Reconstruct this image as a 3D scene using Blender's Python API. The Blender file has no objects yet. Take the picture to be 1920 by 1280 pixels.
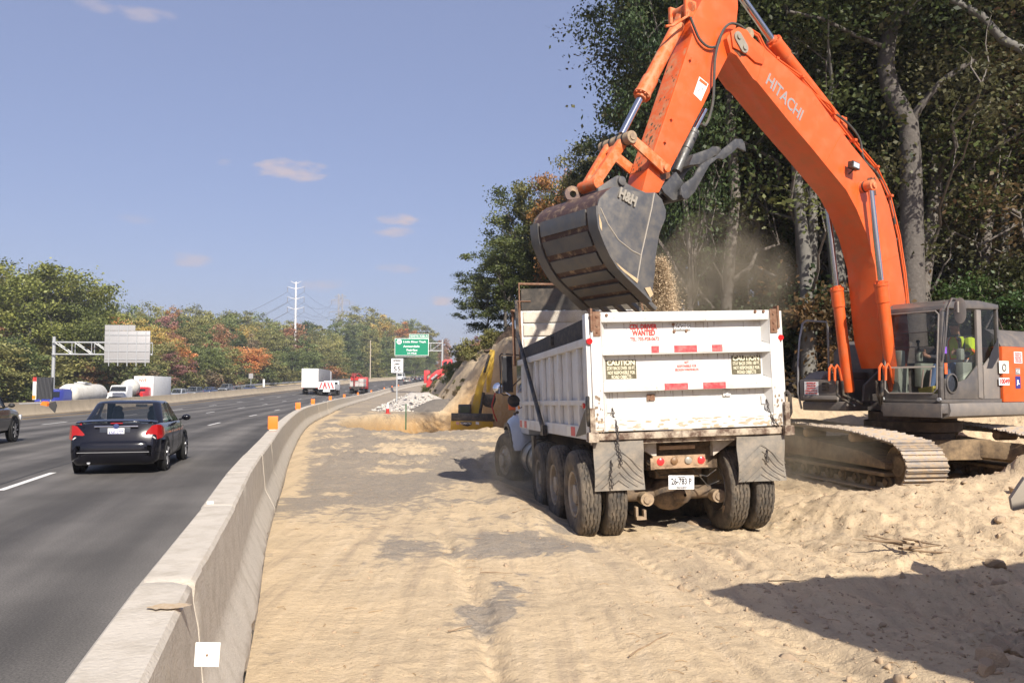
import bpy, bmesh, math, random
import numpy as np
from mathutils import Vector, Matrix
C = bpy.context; D = bpy.data
SC = C.scene
COL = SC.collection
PI = math.pi
R_ = math.radians
# ------------------------------------------------------------------ camera
F = 1560.0; CH = 1.7; HZ = 727.0
PITCH = math.atan((HZ - 640) / F)
cam = D.cameras.new('camera'); cam.sensor_fit = 'HORIZONTAL'; cam.sensor_width = 36
cam.lens = 36 * F / 1920; cam.clip_start = 0.05; cam.clip_end = 9000
co = D.objects.new('camera', cam); COL.objects.link(co)
co.location = (0, 0, CH); co.rotation_euler = (PI / 2 + PITCH, 0, 0)
SC.camera = co
# ------------------------------------------------------------------ exposure
SC.view_settings.view_transform = 'Standard'; SC.view_settings.look = 'None'
SC.view_settings.exposure = 0.68; SC.view_settings.gamma = 1
# ------------------------------------------------------------------ sun
SUN_AZ = R_(20); SUN_EL = R_(38)          # azimuth: to the right of straight behind the camera
TS = Vector((math.sin(SUN_AZ) * math.cos(SUN_EL), -math.cos(SUN_AZ) * math.cos(SUN_EL), math.sin(SUN_EL)))
sl = D.lights.new('sun', 'SUN'); sl.energy = 5.0; sl.angle = R_(0.53); sl.color = (1, 0.93, 0.82)
so = D.objects.new('sun', sl); COL.objects.link(so)
so.rotation_euler = TS.to_track_quat('Z', 'Y').to_euler(); so.location = (30, -60, 60)
# ------------------------------------------------------------------ sky
W = D.worlds.new('World'); SC.world = W; W.use_nodes = True
wn = W.node_tree.nodes; wl = W.node_tree.links
bg = wn['Background']
sky = wn.new('ShaderNodeTexSky'); sky.sky_type = 'NISHITA'; sky.sun_disc = False
sky.sun_elevation = SUN_EL; sky.sun_rotation = PI - SUN_AZ
sky.air_density = 1.0; sky.dust_density = 1.2; sky.ozone_density = 2.0; sky.altitude = 60
bg.inputs['Strength'].default_value = 0.082
def ray(px, py):
    v = Vector(((px - 960) / F, (640 - py) / F, -1))
    v.rotate(co.rotation_euler); return v
def at(px, py, y):
    r = ray(px, py); k = y / r.y
    return Vector((r.x * k, y, CH + r.z * k))
def gnd(px, py, z=0.0):
    r = ray(px, py); k = (z - CH) / r.z
    return Vector((r.x * k, r.y * k, z))
def pxof(p):
    v = Vector(p) - Vector((0, 0, CH)); m = co.rotation_euler.to_matrix().transposed()
    q = m @ v; return (960 + F * q.x / -q.z, 640 - F * q.y / -q.z)
def wmath(op, a, b=None, c=None):
    n = wn.new('ShaderNodeMath'); n.operation = op
    for i, v in enumerate((a, b, c)):
        if v is None: continue
        if isinstance(v, (int, float)): n.inputs[i].default_value = v
        else: wl.new(v, n.inputs[i])
    return n.outputs[0]
tc = wn.new('ShaderNodeTexCoord')
def wdot(vec):
    n = wn.new('ShaderNodeVectorMath'); n.operation = 'DOT_PRODUCT'
    wl.new(tc.outputs['Generated'], n.inputs[0]); n.inputs[1].default_value = vec
    return n.outputs['Value']
nz = wn.new('ShaderNodeTexNoise'); nz.inputs['Scale'].default_value = 38; nz.inputs['Detail'].default_value = 5
mpz = wn.new('ShaderNodeMapping'); mpz.inputs['Scale'].default_value = (1, 1, 2.6)
wl.new(tc.outputs['Generated'], mpz.inputs[0]); wl.new(mpz.outputs[0], nz.inputs['Vector'])
acc = None
for (px, py, w, h, st) in [(545, 318, 74, 24, .75), (742, 412, 42, 15, .8), (740, 434, 46, 14, .6), (605, 534, 52, 14, .5), (828, 564, 32, 11, .75),
                           (355, 487, 40, 14, .5), (742, 504, 52, 10, .35), (258, 24, 60, 16, .4), (185, 12, 40, 12, .35), (255, 412, 40, 9, .2), (640, 566, 30, 8, .35), (420, 306, 16, 8, .25)]:
    d = ray(px, py).normalized(); u = Vector((d.y, -d.x, 0)).normalized(); v = u.cross(d).normalized()
    a = wmath('DIVIDE', wdot(u), w / F); b = wmath('DIVIDE', wdot(v), h / F)
    f = wdot(d)
    r2 = wmath('ADD', wmath('MULTIPLY', a, a), wmath('MULTIPLY', b, b))
    e = wmath('SUBTRACT', 1.0, r2)
    n_ = wmath('MULTIPLY_ADD', nz.outputs['Fac'], 3.2, -1.75)
    g = wmath('ADD', e, n_)
    g = wmath('MULTIPLY', wmath('MINIMUM', wmath('MAXIMUM', g, 0.0), 1.0), st)
    g = wmath('MULTIPLY', g, wmath('GREATER_THAN', f, 0.5))
    g = wmath('MULTIPLY', g, wmath('MINIMUM', wmath('MAXIMUM', wmath('MULTIPLY_ADD', e, 1.1, 0.55), 0.0), 1.0))
    acc = g if acc is None else wmath('MAXIMUM', acc, g)
tint = wn.new('ShaderNodeMix'); tint.data_type = 'RGBA'; tint.blend_type = 'MULTIPLY'; tint.inputs[0].default_value = 1
wl.new(sky.outputs[0], tint.inputs[6]); tint.inputs[7].default_value = (1.04, 0.93, 1.03, 1)
veil = wn.new('ShaderNodeMix'); veil.data_type = 'RGBA'; veil.inputs[0].default_value = .5; wl.new(tint.outputs[2], veil.inputs[6]); veil.inputs[7].default_value = (2.62, 3.05, 4.75, 1)
mixc = wn.new('ShaderNodeMix'); mixc.data_type = 'RGBA'
wl.new(acc, mixc.inputs[0]); wl.new(veil.outputs[2], mixc.inputs[6]); mixc.inputs[7].default_value = (5.4, 4.5, 4.6, 1)
wl.new(mixc.outputs[2], bg.inputs['Color'])
# ------------------------------------------------------------------ materials
MATS = {}
def nt(m): return m.node_tree.nodes, m.node_tree.links
def mat(name, col, rough=.6, metal=0., dirt=None, damt=.0, dscale=3., bump=0., bscale=30., coat=0., var=0.06, spec=.5, emit=None, thr=(.45, .7), trans=0):
    if name in MATS: return MATS[name]
    m = D.materials.new(name); m.use_nodes = True; n, l = nt(m)
    p = n['Principled BSDF']; p.inputs['Roughness'].default_value = rough; p.inputs['Metallic'].default_value = metal
    p.inputs['Coat Weight'].default_value = coat; p.inputs['Specular IOR Level'].default_value = spec
    p.inputs['Transmission Weight'].default_value = trans
    tcn = n.new('ShaderNodeTexCoord')
    no = n.new('ShaderNodeTexNoise'); no.inputs['Scale'].default_value = dscale; no.inputs['Detail'].default_value = 7; no.inputs['Roughness'].default_value = .65
    l.new(tcn.outputs['Object'], no.inputs['Vector'])
    hv = n.new('ShaderNodeMix'); hv.data_type = 'RGBA'
    c0 = [max(0, c * (1 - var * 1.6)) for c in col]; c1 = [min(1, c * (1 + var * 1.6)) for c in col]
    hv.inputs[6].default_value = (*c0, 1); hv.inputs[7].default_value = (*c1, 1); l.new(no.outputs['Fac'], hv.inputs[0])
    out = hv.outputs[2]
    if dirt:
        n2 = n.new('ShaderNodeTexNoise'); n2.inputs['Scale'].default_value = dscale * 1.7; n2.inputs['Detail'].default_value = 9; n2.inputs['Roughness'].default_value = .7
        l.new(tcn.outputs['Object'], n2.inputs['Vector'])
        rp = n.new('ShaderNodeMapRange'); rp.inputs[1].default_value = thr[0]; rp.inputs[2].default_value = thr[1]; rp.inputs[4].default_value = damt
        l.new(n2.outputs['Fac'], rp.inputs[0])
        mx = n.new('ShaderNodeMix'); mx.data_type = 'RGBA'; l.new(rp.outputs[0], mx.inputs[0]); l.new(out, mx.inputs[6]); mx.inputs[7].default_value = (*dirt, 1)
        out = mx.outputs[2]
        rr = n.new('ShaderNodeMath'); rr.operation = 'MULTIPLY_ADD'; l.new(rp.outputs[0], rr.inputs[0]); rr.inputs[1].default_value = .9 - rough; rr.inputs[2].default_value = rough
        l.new(rr.outputs[0], p.inputs['Roughness'])
    l.new(out, p.inputs['Base Color'])
    if bump:
        n3 = n.new('ShaderNodeTexNoise'); n3.inputs['Scale'].default_value = bscale; n3.inputs['Detail'].default_value = 6
        l.new(tcn.outputs['Object'], n3.inputs['Vector'])
        b = n.new('ShaderNodeBump'); b.inputs['Strength'].default_value = bump; b.inputs['Distance'].default_value = .02
        l.new(n3.outputs['Fac'], b.inputs['Height']); l.new(b.outputs[0], p.inputs['Normal'])
    if emit:
        p.inputs['Emission Color'].default_value = (*emit[0], 1); p.inputs['Emission Strength'].default_value = emit[1]
    MATS[name] = m; return m
SAND = (.46, .33, .19); DUST = (.40, .30, .19)
def glassmat(name, col=(.02, .025, .03), alpha=.55):
    if name in MATS: return MATS[name]
    m = D.materials.new(name); m.use_nodes = True; n, l = nt(m)
    p = n['Principled BSDF']; p.inputs['Base Color'].default_value = (*col, 1); p.inputs['Roughness'].default_value = .06
    p.inputs['Coat Weight'].default_value = .5; p.inputs['Coat Roughness'].default_value = .03
    tr = n.new('ShaderNodeBsdfTransparent'); mx = n.new('ShaderNodeMixShader'); mx.inputs[0].default_value = alpha
    l.new(tr.outputs[0], mx.inputs[1]); l.new(p.outputs[0], mx.inputs[2]); l.new(mx.outputs[0], n['Material Output'].inputs[0])
    MATS[name] = m; return m
def leafmat(name, tr=.3):
    m = D.materials.new(name); m.use_nodes = True; n, l = nt(m)
    oi = n.new('ShaderNodeObjectInfo'); at_ = n.new('ShaderNodeAttribute'); at_.attribute_name = 'tint'
    mr = n.new('ShaderNodeMapRange'); l.new(at_.outputs['Fac'], mr.inputs[0]); mr.inputs[3].default_value = .35; mr.inputs[4].default_value = 1.6
    vm = n.new('ShaderNodeVectorMath'); vm.operation = 'SCALE'; l.new(oi.outputs['Color'], vm.inputs[0]); l.new(mr.outputs[0], vm.inputs['Scale'])
    hs = n.new('ShaderNodeHueSaturation'); l.new(vm.outputs[0], hs.inputs['Color'])
    h2 = n.new('ShaderNodeMath'); h2.operation = 'MULTIPLY_ADD'; l.new(at_.outputs['Fac'], h2.inputs[0]); h2.inputs[1].default_value = -.05; h2.inputs[2].default_value = .525
    l.new(h2.outputs[0], hs.inputs['Hue'])
    p = n['Principled BSDF']; p.inputs['Roughness'].default_value = .5; p.inputs['Specular IOR Level'].default_value = .35
    l.new(hs.outputs[0], p.inputs['Base Color'])
    t = n.new('ShaderNodeBsdfTranslucent'); l.new(hs.outputs[0], t.inputs[0])
    mx = n.new('ShaderNodeMixShader'); mx.inputs[0].default_value = tr
    l.new(p.outputs[0], mx.inputs[1]); l.new(t.outputs[0], mx.inputs[2]); l.new(mx.outputs[0], n['Material Output'].inputs[0])
    return m
LEAF = leafmat('leaves')
BARK = mat('bark', (.12, .10, .085), .9, dirt=(.2, .19, .17), damt=.8, dscale=5, bump=.6, bscale=14)
PALEBARK = mat('pale_bark', (.155, .145, .13), .9, dirt=(.09, .09, .075), damt=.75, dscale=2.2, bump=.5, bscale=10, thr=(.42, .75))
ORANGE = mat('machine_orange', (.66, .098, .014), .42, dirt=(.40, .15, .06), damt=.65, dscale=2.2, coat=.2, thr=(.46, .78), var=.09)
ORANGED = mat('dusty_orange', (.66, .12, .022), .5, dirt=(.45, .30, .17), damt=.75, dscale=4.5, thr=(.44, .66), var=.08)
DUSTMETAL = mat('dusty_steel', (.22, .16, .11), .65, dirt=(.42, .31, .19), damt=.9, dscale=7, thr=(.4, .65))
CHROME = mat('chrome_rod', (.6, .6, .62), .12, 1.)
BLACKM = mat('black_metal', (.018, .018, .02), .4, dirt=DUST, damt=.35, dscale=4)
RUBBER = mat('rubber', (.026, .025, .025), .85, dirt=(.23, .18, .125), damt=.8, dscale=4, thr=(.34, .72), bump=.3)
TYRE = mat('tyre_rubber', (.016, .016, .017), .8, dirt=(.06, .055, .05), damt=.5, dscale=5)
DGREY = mat('machine_grey', (.105, .095, .09), .5, dirt=(.26, .2, .15), damt=.5, dscale=2.5)
LGREY = mat('warm_grey', (.19, .172, .158), .5, dirt=(.36, .29, .22), damt=.4, dscale=2.5)
STEEL = mat('bucket_steel', (.125, .125, .128), .42, .55, dirt=(.25, .215, .17), damt=.7, dscale=3.2, thr=(.42, .75), var=.14)
BROWN = mat('worn_brown_steel', (.075, .04, .032), .5, .2, dirt=(.38, .27, .17), damt=.9, dscale=5, thr=(.5, .66))
WHITE = mat('white_paint', (.80, .79, .76), .42, dirt=(.50, .42, .32), damt=.45, dscale=1.6, thr=(.5, .85), var=.02)
WHITE2 = mat('plain_white', (.78, .78, .78), .5, var=.02)
SILVER = mat('galvanised', (.42, .43, .44), .45, .35, var=.08)
RED = mat('red_plastic', (.55, .012, .012), .25, coat=.6, var=.03)
REDLIT = mat('lit_red_lamp', (.8, .02, .02), .3, emit=((1, .02, .02), 1.1))
REDP = mat('red_print', (.6, .04, .03), .5, var=.03)
PRINT = mat('black_print', (.02, .02, .025), .5)
GLASS = glassmat('tinted_glass')
DGLASS = glassmat('dark_glass', (.012, .014, .016), .9)
# ------------------------------------------------------------------ mesh builder
def lin(a, b, n): return [a + (b - a) * i / (n - 1) for i in range(n)]
class MB:
    def __init__(s): s.v = []; s.f = []; s.m = []
    def face(s, idx, mi=0):
        if idx: s.f.append(idx); s.m.append(mi)
    def poly(s, pts, mi=0):  # single face
        o = len(s.v); s.v += [tuple(p) for p in pts]; s.face(list(range(o, o + len(pts))), mi); return s
    def box(s, c, d, rot=None, mi=0, taper=1.0):
        o = len(s.v); c = Vector(c)
        for z in (-.5, .5):
            k = taper if z > 0 else 1
            for x, y in ((-.5, -.5), (.5, -.5), (.5, .5), (-.5, .5)):
                p = Vector((x * d[0] * k, y * d[1] * k, z * d[2]))
                if rot: p = rot @ p
                s.v.append(tuple(c + p))
        for q in ((0, 3, 2, 1), (4, 5, 6, 7), (0, 1, 5, 4), (1, 2, 6, 5), (2, 3, 7, 6), (3, 0, 4, 7)): s.face([o + i for i in q], mi)
        return s
    def bb(s, a, b, mi=0):
        return s.box([(a[i] + b[i]) / 2 for i in range(3)], [abs(b[i] - a[i]) for i in range(3)], mi=mi)
    def beam(s, p0, p1, w, h, up=(0, 0, 1), mi=0):
        p0, p1 = Vector(p0), Vector(p1); d = p1 - p0; L = d.length; y = d.normalized(); up = Vector(up)
        x = y.cross(up)
        if x.length < 1e-4: x = y.cross(Vector((1, 0, 0)))
        x.normalize(); z = x.cross(y)
        m = Matrix((x, y, z)).transposed()
        return s.box((p0 + p1) / 2, (w, L, h), m, mi)
    def cyl(s, p0, p1, r0, r1=None, n=14, cap=True, mi=0):
        return s.tube([p0, p1], [r0, r0 if r1 is None else r1], n, cap, mi)
    def tube(s, pts, r, n=8, cap=True, mi=0):
        pts = [Vector(p) for p in pts]
        if isinstance(r, (int, float)): r = [r] * len(pts)
        o = len(s.v); ref = None
        for i, p in enumerate(pts):
            a = pts[max(0, i - 1)]; b = pts[min(len(pts) - 1, i + 1)]; d = (b - a).normalized()
            if ref is None:
                ref = d.cross(Vector((0, 0, 1)))
                if ref.length < .05: ref = d.cross(Vector((1, 0, 0)))
            ref = (ref - d * ref.dot(d)).normalized(); w = d.cross(ref)
            for k in range(n):
                t = 2 * PI * k / n; s.v.append(tuple(p + (ref * math.cos(t) + w * math.sin(t)) * r[i]))
        for i in range(len(pts) - 1):
            for k in range(n):
                a = o + i * n + k; b = o + i * n + (k + 1) % n
                s.face([a, b, b + n, a + n], mi)
        if cap:
            s.face([o + k for k in range(n)][::-1], mi); s.face([o + (len(pts) - 1) * n + k for k in range(n)], mi)
        return s
    def lathe(s, prof, c, ax, n=24, mi=0, cap=False):
        # prof: (r, h) along axis
        ax = Vector(ax).normalized(); c = Vector(c)
        x = ax.cross(Vector((0, 0, 1)));
        if x.length < .05: x = ax.cross(Vector((1, 0, 0)))
        x.normalize(); y = ax.cross(x); o = len(s.v)
        for r, h in prof:
            for k in range(n):
                t = 2 * PI * k / n; s.v.append(tuple(c + ax * h + (x * math.cos(t) + y * math.sin(t)) * r))
        for i in range(len(prof) - 1):
            for k in range(n):
                a = o + i * n + k; b = o + i * n + (k + 1) % n; s.face([a, b, b + n, a + n], mi)
        return s
    def prism(s, pts, ext, mi=0):
        # pts: list of 3-D points (planar polygon), ext: extrusion vector
        pts = [Vector(p) for p in pts]; ext = Vector(ext); o = len(s.v); n = len(pts)
        s.v += [tuple(p) for p in pts]; s.v += [tuple(p + ext) for p in pts]
        s.face(list(range(o, o + n))[::-1], mi); s.face(list(range(o + n, o + 2 * n)), mi)
        for i in range(n):
            j = (i + 1) % n; s.face([o + i, o + j, o + n + j, o + n + i], mi)
        return s
    def loft(s, rings, closed=True, cap=True, mi=0, skip=()):
        o = len(s.v); n = len(rings[0])
        for r in rings: s.v += [tuple(p) for p in r]
        for i in range(len(rings) - 1):
            for k in range(n if closed else n - 1):
                a = o + i * n + k; b = o + i * n + (k + 1) % n
                if (i, k) not in skip: s.face([a, b, b + n, a + n], mi)
        if cap and closed:
            s.face([o + k for k in range(n)][::-1], mi); s.face([o + (len(rings) - 1) * n + k for k in range(n)], mi)
        return s
    def sph(s, c, r, n=12, mi=0):
        c = Vector(c)
        if isinstance(r, (int, float)): r = (r, r, r)
        rings = []
        for i in range(n // 2 + 1):
            a = -PI / 2 + PI * i / (n // 2); a = max(-PI / 2 + .03, min(PI / 2 - .03, a))
            rings.append([(c.x + r[0] * math.cos(a) * math.cos(2 * PI * k / n), c.y + r[1] * math.cos(a) * math.sin(2 * PI * k / n), c.z + r[2] * math.sin(a)) for k in range(n)])
        return s.loft(rings, mi=mi)
    def build(s, name, mats, parent=None, bevel=0, smooth=35, tf=None, label=None, sub=0):
        me = D.meshes.new(name)
        v = s.v
        if tf is not None: v = [tuple(tf @ Vector(p)) for p in v]
        me.from_pydata(v, [], s.f)
        if not isinstance(mats, (list, tuple)): mats = [mats]
        for m in mats: me.materials.append(m)
        me.polygons.foreach_set('material_index', s.m)
        bm = bmesh.new(); bm.from_mesh(me)
        bmesh.ops.recalc_face_normals(bm, faces=bm.faces)
        if bevel:
            es = [e for e in bm.edges if len(e.link_faces) == 2 and e.calc_face_angle(0) > R_(30) and e.calc_length() > bevel * 2.2]
            if es:
                try: bmesh.ops.bevel(bm, geom=es, offset=bevel, segments=2, affect='EDGES', clamp_overlap=True, profile=.6)
                except Exception: pass
        if sub:
            bmesh.ops.subdivide_edges(bm, edges=bm.edges, cuts=sub, use_grid_fill=True, smooth=1.0)
        bm.to_mesh(me); bm.free()
        if smooth: smoothby(me, smooth)
        o = D.objects.new(name, me); COL.objects.link(o)
        if parent: o.parent = parent
        if label: o['label'] = label
        return o
def smoothby(me, ang):
    me.polygons.foreach_set('use_smooth', [True] * len(me.polygons))
    try: me.set_sharp_from_angle(angle=R_(ang))
    except Exception: pass
def fast(name, verts, faces, mats, parent=None, attr=None, smooth=False, mi=None):
    """numpy mesh: verts (N,3), faces (M,k)"""
    me = D.meshes.new(name); V_ = np.asarray(verts, np.float32); Q = np.asarray(faces, np.int32); k = Q.shape[1]
    me.vertices.add(len(V_)); me.vertices.foreach_set('co', V_.ravel())
    me.loops.add(Q.size); me.loops.foreach_set('vertex_index', Q.ravel())
    me.polygons.add(len(Q)); me.polygons.foreach_set('loop_start', np.arange(0, Q.size, k, dtype=np.int32))
    if mi is not None: me.polygons.foreach_set('material_index', np.asarray(mi, np.int32))
    if smooth: me.polygons.foreach_set('use_smooth', np.ones(len(Q), bool))
    if not isinstance(mats, (list, tuple)): mats = [mats]
    for m in mats: me.materials.append(m)
    for nm, a in (attr or {}).items():
        a = np.asarray(a, np.float32)
        if a.ndim == 1:
            t = me.attributes.new(nm, 'FLOAT', 'POINT'); t.data.foreach_set('value', a)
        elif a.shape[1] == 4:
            t = me.attributes.new(nm, 'FLOAT_COLOR', 'POINT'); t.data.foreach_set('color', a.ravel())
        else:
            t = me.attributes.new(nm, 'FLOAT_VECTOR', 'POINT'); t.data.foreach_set('vector', a.ravel())
    me.update(calc_edges=True); me.validate()
    o = D.objects.new(name, me); COL.objects.link(o)
    if parent: o.parent = parent
    return o
def tag(o, label, cat, group=None):
    o['label'] = label; o['category'] = cat
    if group: o['group'] = group
    return o
def thing(name, label, cat, loc=(0, 0, 0), rz=0, group=None, rot=None):
    o = D.objects.new(name, None); COL.objects.link(o); o.location = loc
    o.rotation_euler = rot if rot else (0, 0, rz); o.empty_display_size = .2
    return tag(o, label, cat, group)
def struct(o): o['kind'] = 'structure'; return o
def stuff(o): o['kind'] = 'stuff'; return o
def dup(root, loc, rz, label=None, group=None, scale=None, color=None, depth=0):
    r = root.copy(); COL.objects.link(r); r.location = loc; r.rotation_euler = (0, 0, rz)
    if label: r['label'] = label
    if group: r['group'] = group
    if scale is not None: r.scale = scale if hasattr(scale, '__len__') else (scale,) * 3
    if color: r.color = color
    for ch in list(root.children):
        c = ch.copy(); COL.objects.link(c); c.parent = r
        if color: c.color = color
        for g in ch.children:
            d = g.copy(); COL.objects.link(d); d.parent = c
    return r
_tc = {}
def text(name, s, size, m, parent, o, xd, yd, width=None, ext=.002, bold=.0, align='CENTER', sx=1.0):
    cu = D.curves.new('t', 'FONT'); cu.body = s; cu.size = size; cu.extrude = ext; cu.offset = bold; cu.align_x = align; cu.align_y = 'CENTER'; cu.resolution_u = 3
    ob = D.objects.new('t', cu); COL.objects.link(ob)
    dg = C.evaluated_depsgraph_get(); me = D.meshes.new_from_object(ob.evaluated_get(dg)); COL.objects.unlink(ob); D.objects.remove(ob); D.curves.remove(cu)
    co_ = np.empty(len(me.vertices) * 3, np.float32); me.vertices.foreach_get('co', co_); co_ = co_.reshape(-1, 3)
    k = sx
    if width and len(co_): k = width / max(1e-4, (co_[:, 0].max() - co_[:, 0].min()))
    xd = Vector(xd).normalized(); yd = Vector(yd).normalized(); zd = xd.cross(yd)
    o = Vector(o)
    M = np.array([[*xd], [*yd], [*zd]], np.float32); co_[:, 0] *= k
    out = co_ @ M + np.array(o, np.float32)
    me.vertices.foreach_set('co', out.ravel()); me.materials.clear(); me.materials.append(m); me.update(); me.name = name
    x = D.objects.new(name, me); COL.objects.link(x)
    if parent: x.parent = parent
    return x
def rotm(ax, a): return Matrix.Rotation(a, 3, ax)
# numpy noise
def vnoise(x, y, seed=0):
    xi = np.floor(x).astype(np.int64); yi = np.floor(y).astype(np.int64); xf = x - xi; yf = y - yi
    def h(a, b):
        n = (a * 374761393 + b * 668265263 + seed * 974634777) & 0x7fffffff
        n = ((n ^ (n >> 13)) * 1274126177) & 0x7fffffff
        return ((n ^ (n >> 16)) & 0xffff) / 65535.0
    u = xf * xf * (3 - 2 * xf); v = yf * yf * (3 - 2 * yf)
    return (h(xi, yi) * (1 - u) + h(xi + 1, yi) * u) * (1 - v) + (h(xi, yi + 1) * (1 - u) + h(xi + 1, yi + 1) * u) * v
def fbm(x, y, o=5, seed=0, g=.5):
    a = 1.; s = 0.; t = 0.
    for i in range(o):
        s = s + a * (vnoise(x * 2 ** i + 17.3 * i, y * 2 ** i - 9.1 * i, seed + i) - .5); t += a; a *= g
    return s / t * 2
def sst(e0, e1, x):
    t = np.clip((x - e0) / (e1 - e0), 0, 1); return t * t * (3 - 2 * t)
# ------------------------------------------------------------------ road line (near barrier centre line)
CP = [(2.3, -10), (-.55, 0), (-1.83, 4.8), (-2.18, 6.2), (-2.51, 7.43), (-2.9, 8.81), (-3.6, 11.7), (-4.45, 15.3), (-5.25, 18.5), (-7.75, 29.5), (-9.8, 39.7),
      (-12.3, 55.5), (-14.4, 69), (-17.7, 95), (-21.2, 130), (-23.2, 165), (-23.2, 210), (-20, 260), (-12.5, 320), (2, 390), (24, 470), (60, 560)]
def catmull(P, step):
    out = []
    P = [np.array(p, float) for p in P]
    for i in range(len(P) - 1):
        p0 = P[i - 1] if i else 2 * P[0] - P[1]; p1 = P[i]; p2 = P[i + 1]; p3 = P[i + 2] if i + 2 < len(P) else 2 * P[-1] - P[-2]
        n = max(2, int(np.linalg.norm(p2 - p1) / step))
        for k in range(n):
            t = k / n
            out.append(.5 * (2 * p1 + (p2 - p0) * t + (2 * p0 - 5 * p1 + 4 * p2 - p3) * t * t + (3 * p1 - p0 - 3 * p2 + p3) * t ** 3))
    out.append(P[-1]); return np.array(out)
CUR = catmull(CP, .8)
for _ in range(30): CUR[1:-1] = (CUR[:-2] + 2 * CUR[1:-1] + CUR[2:]) / 4 if _ < 3 else CUR[1:-1]
seg = np.linalg.norm(np.diff(CUR, axis=0), axis=1); CS = np.concatenate([[0], np.cumsum(seg)])
_i0 = np.interp(0, CUR[:, 1], CS); CS = CS - _i0       # s = 0 beside the camera
def cpt(s):
    return np.array([np.interp(s, CS, CUR[:, 0]), np.interp(s, CS, CUR[:, 1])])
def cdir(s):
    e = 1.2; a = cpt(s + e) - cpt(s - e); return a / np.linalg.norm(a)
def pos(s, t):
    """t > 0 right of the barrier"""
    p = cpt(s); d = cdir(s); return p + np.array([d[1], -d[0]]) * t
def zr(s): return np.interp(s, [-20, 85, 110, 135, 170, 210, 260, 320, 400, 560], [0, 0, .1, .4, 1.15, 2.35, 3.7, 5.1, 6.6, 9])
def zroad(s, t):
    s = np.asarray(s, float); t = np.asarray(t, float)
    se = .028 * sst(55, 130, s)
    z = zr(s) - np.clip(t, -17.5, 0) * se
    return z - np.interp(s, [100, 150], [1.5, .75]) * sst(17.2, 18.2, -t)
def heading(s): d = cdir(s); return math.atan2(-d[0], d[1])     # rotation about z so local +Y points down the road
def solve_px(px, t, lo=3, hi=300):
    best = None
    for s in np.arange(lo, hi, .25):
        p = pos(s, t); e = abs(pxof((p[0], p[1], 0))[0] - px)
        if best is None or e < best[0]: best = (e, s)
    return best[1]
def st_of(X, Y):
    sh = X.shape; X = X.ravel().astype(np.float32); Y = Y.ravel().astype(np.float32)
    A = CUR[::2].astype(np.float32); S = CS[::2]
    s = np.empty(len(X)); t = np.empty(len(X))
    for i in range(0, len(X), 20000):
        x = X[i:i + 20000, None]; y = Y[i:i + 20000, None]
        d2 = (x - A[:, 0]) ** 2 + (y - A[:, 1]) ** 2; k = np.clip(d2.argmin(1), 0, len(A) - 2)
        best = None
        for kk in (np.maximum(k - 1, 0), k):
            a = A[kk]; b = A[kk + 1]; ab = b - a; L2 = (ab ** 2).sum(1)
            lo = np.where(kk == 0, -1e3, 0.); hi = np.where(kk == len(A) - 2, 1e4, 1.)
            u = np.clip(((x[:, 0] - a[:, 0]) * ab[:, 0] + (y[:, 0] - a[:, 1]) * ab[:, 1]) / L2, lo, hi)
            q = a + ab * u[:, None]; dx = x[:, 0] - q[:, 0]; dy = y[:, 0] - q[:, 1]; dist = np.hypot(dx, dy)
            side = np.sign(dx * ab[:, 1] - dy * ab[:, 0]); L = np.sqrt(L2)
            r = (dist, S[kk] + u * L, dist * side)
            if best is None: best = r
            else:
                m = r[0] < best[0]; best = tuple(np.where(m, r[j], best[j]) for j in range(3))
        s[i:i + 20000] = best[1]; t[i:i + 20000] = best[2]
    return s.reshape(sh), t.reshape(sh)
TRK = (2.12, 10.85)      # truck rear axle centre on the ground
THD = R_(8.5)
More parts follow.
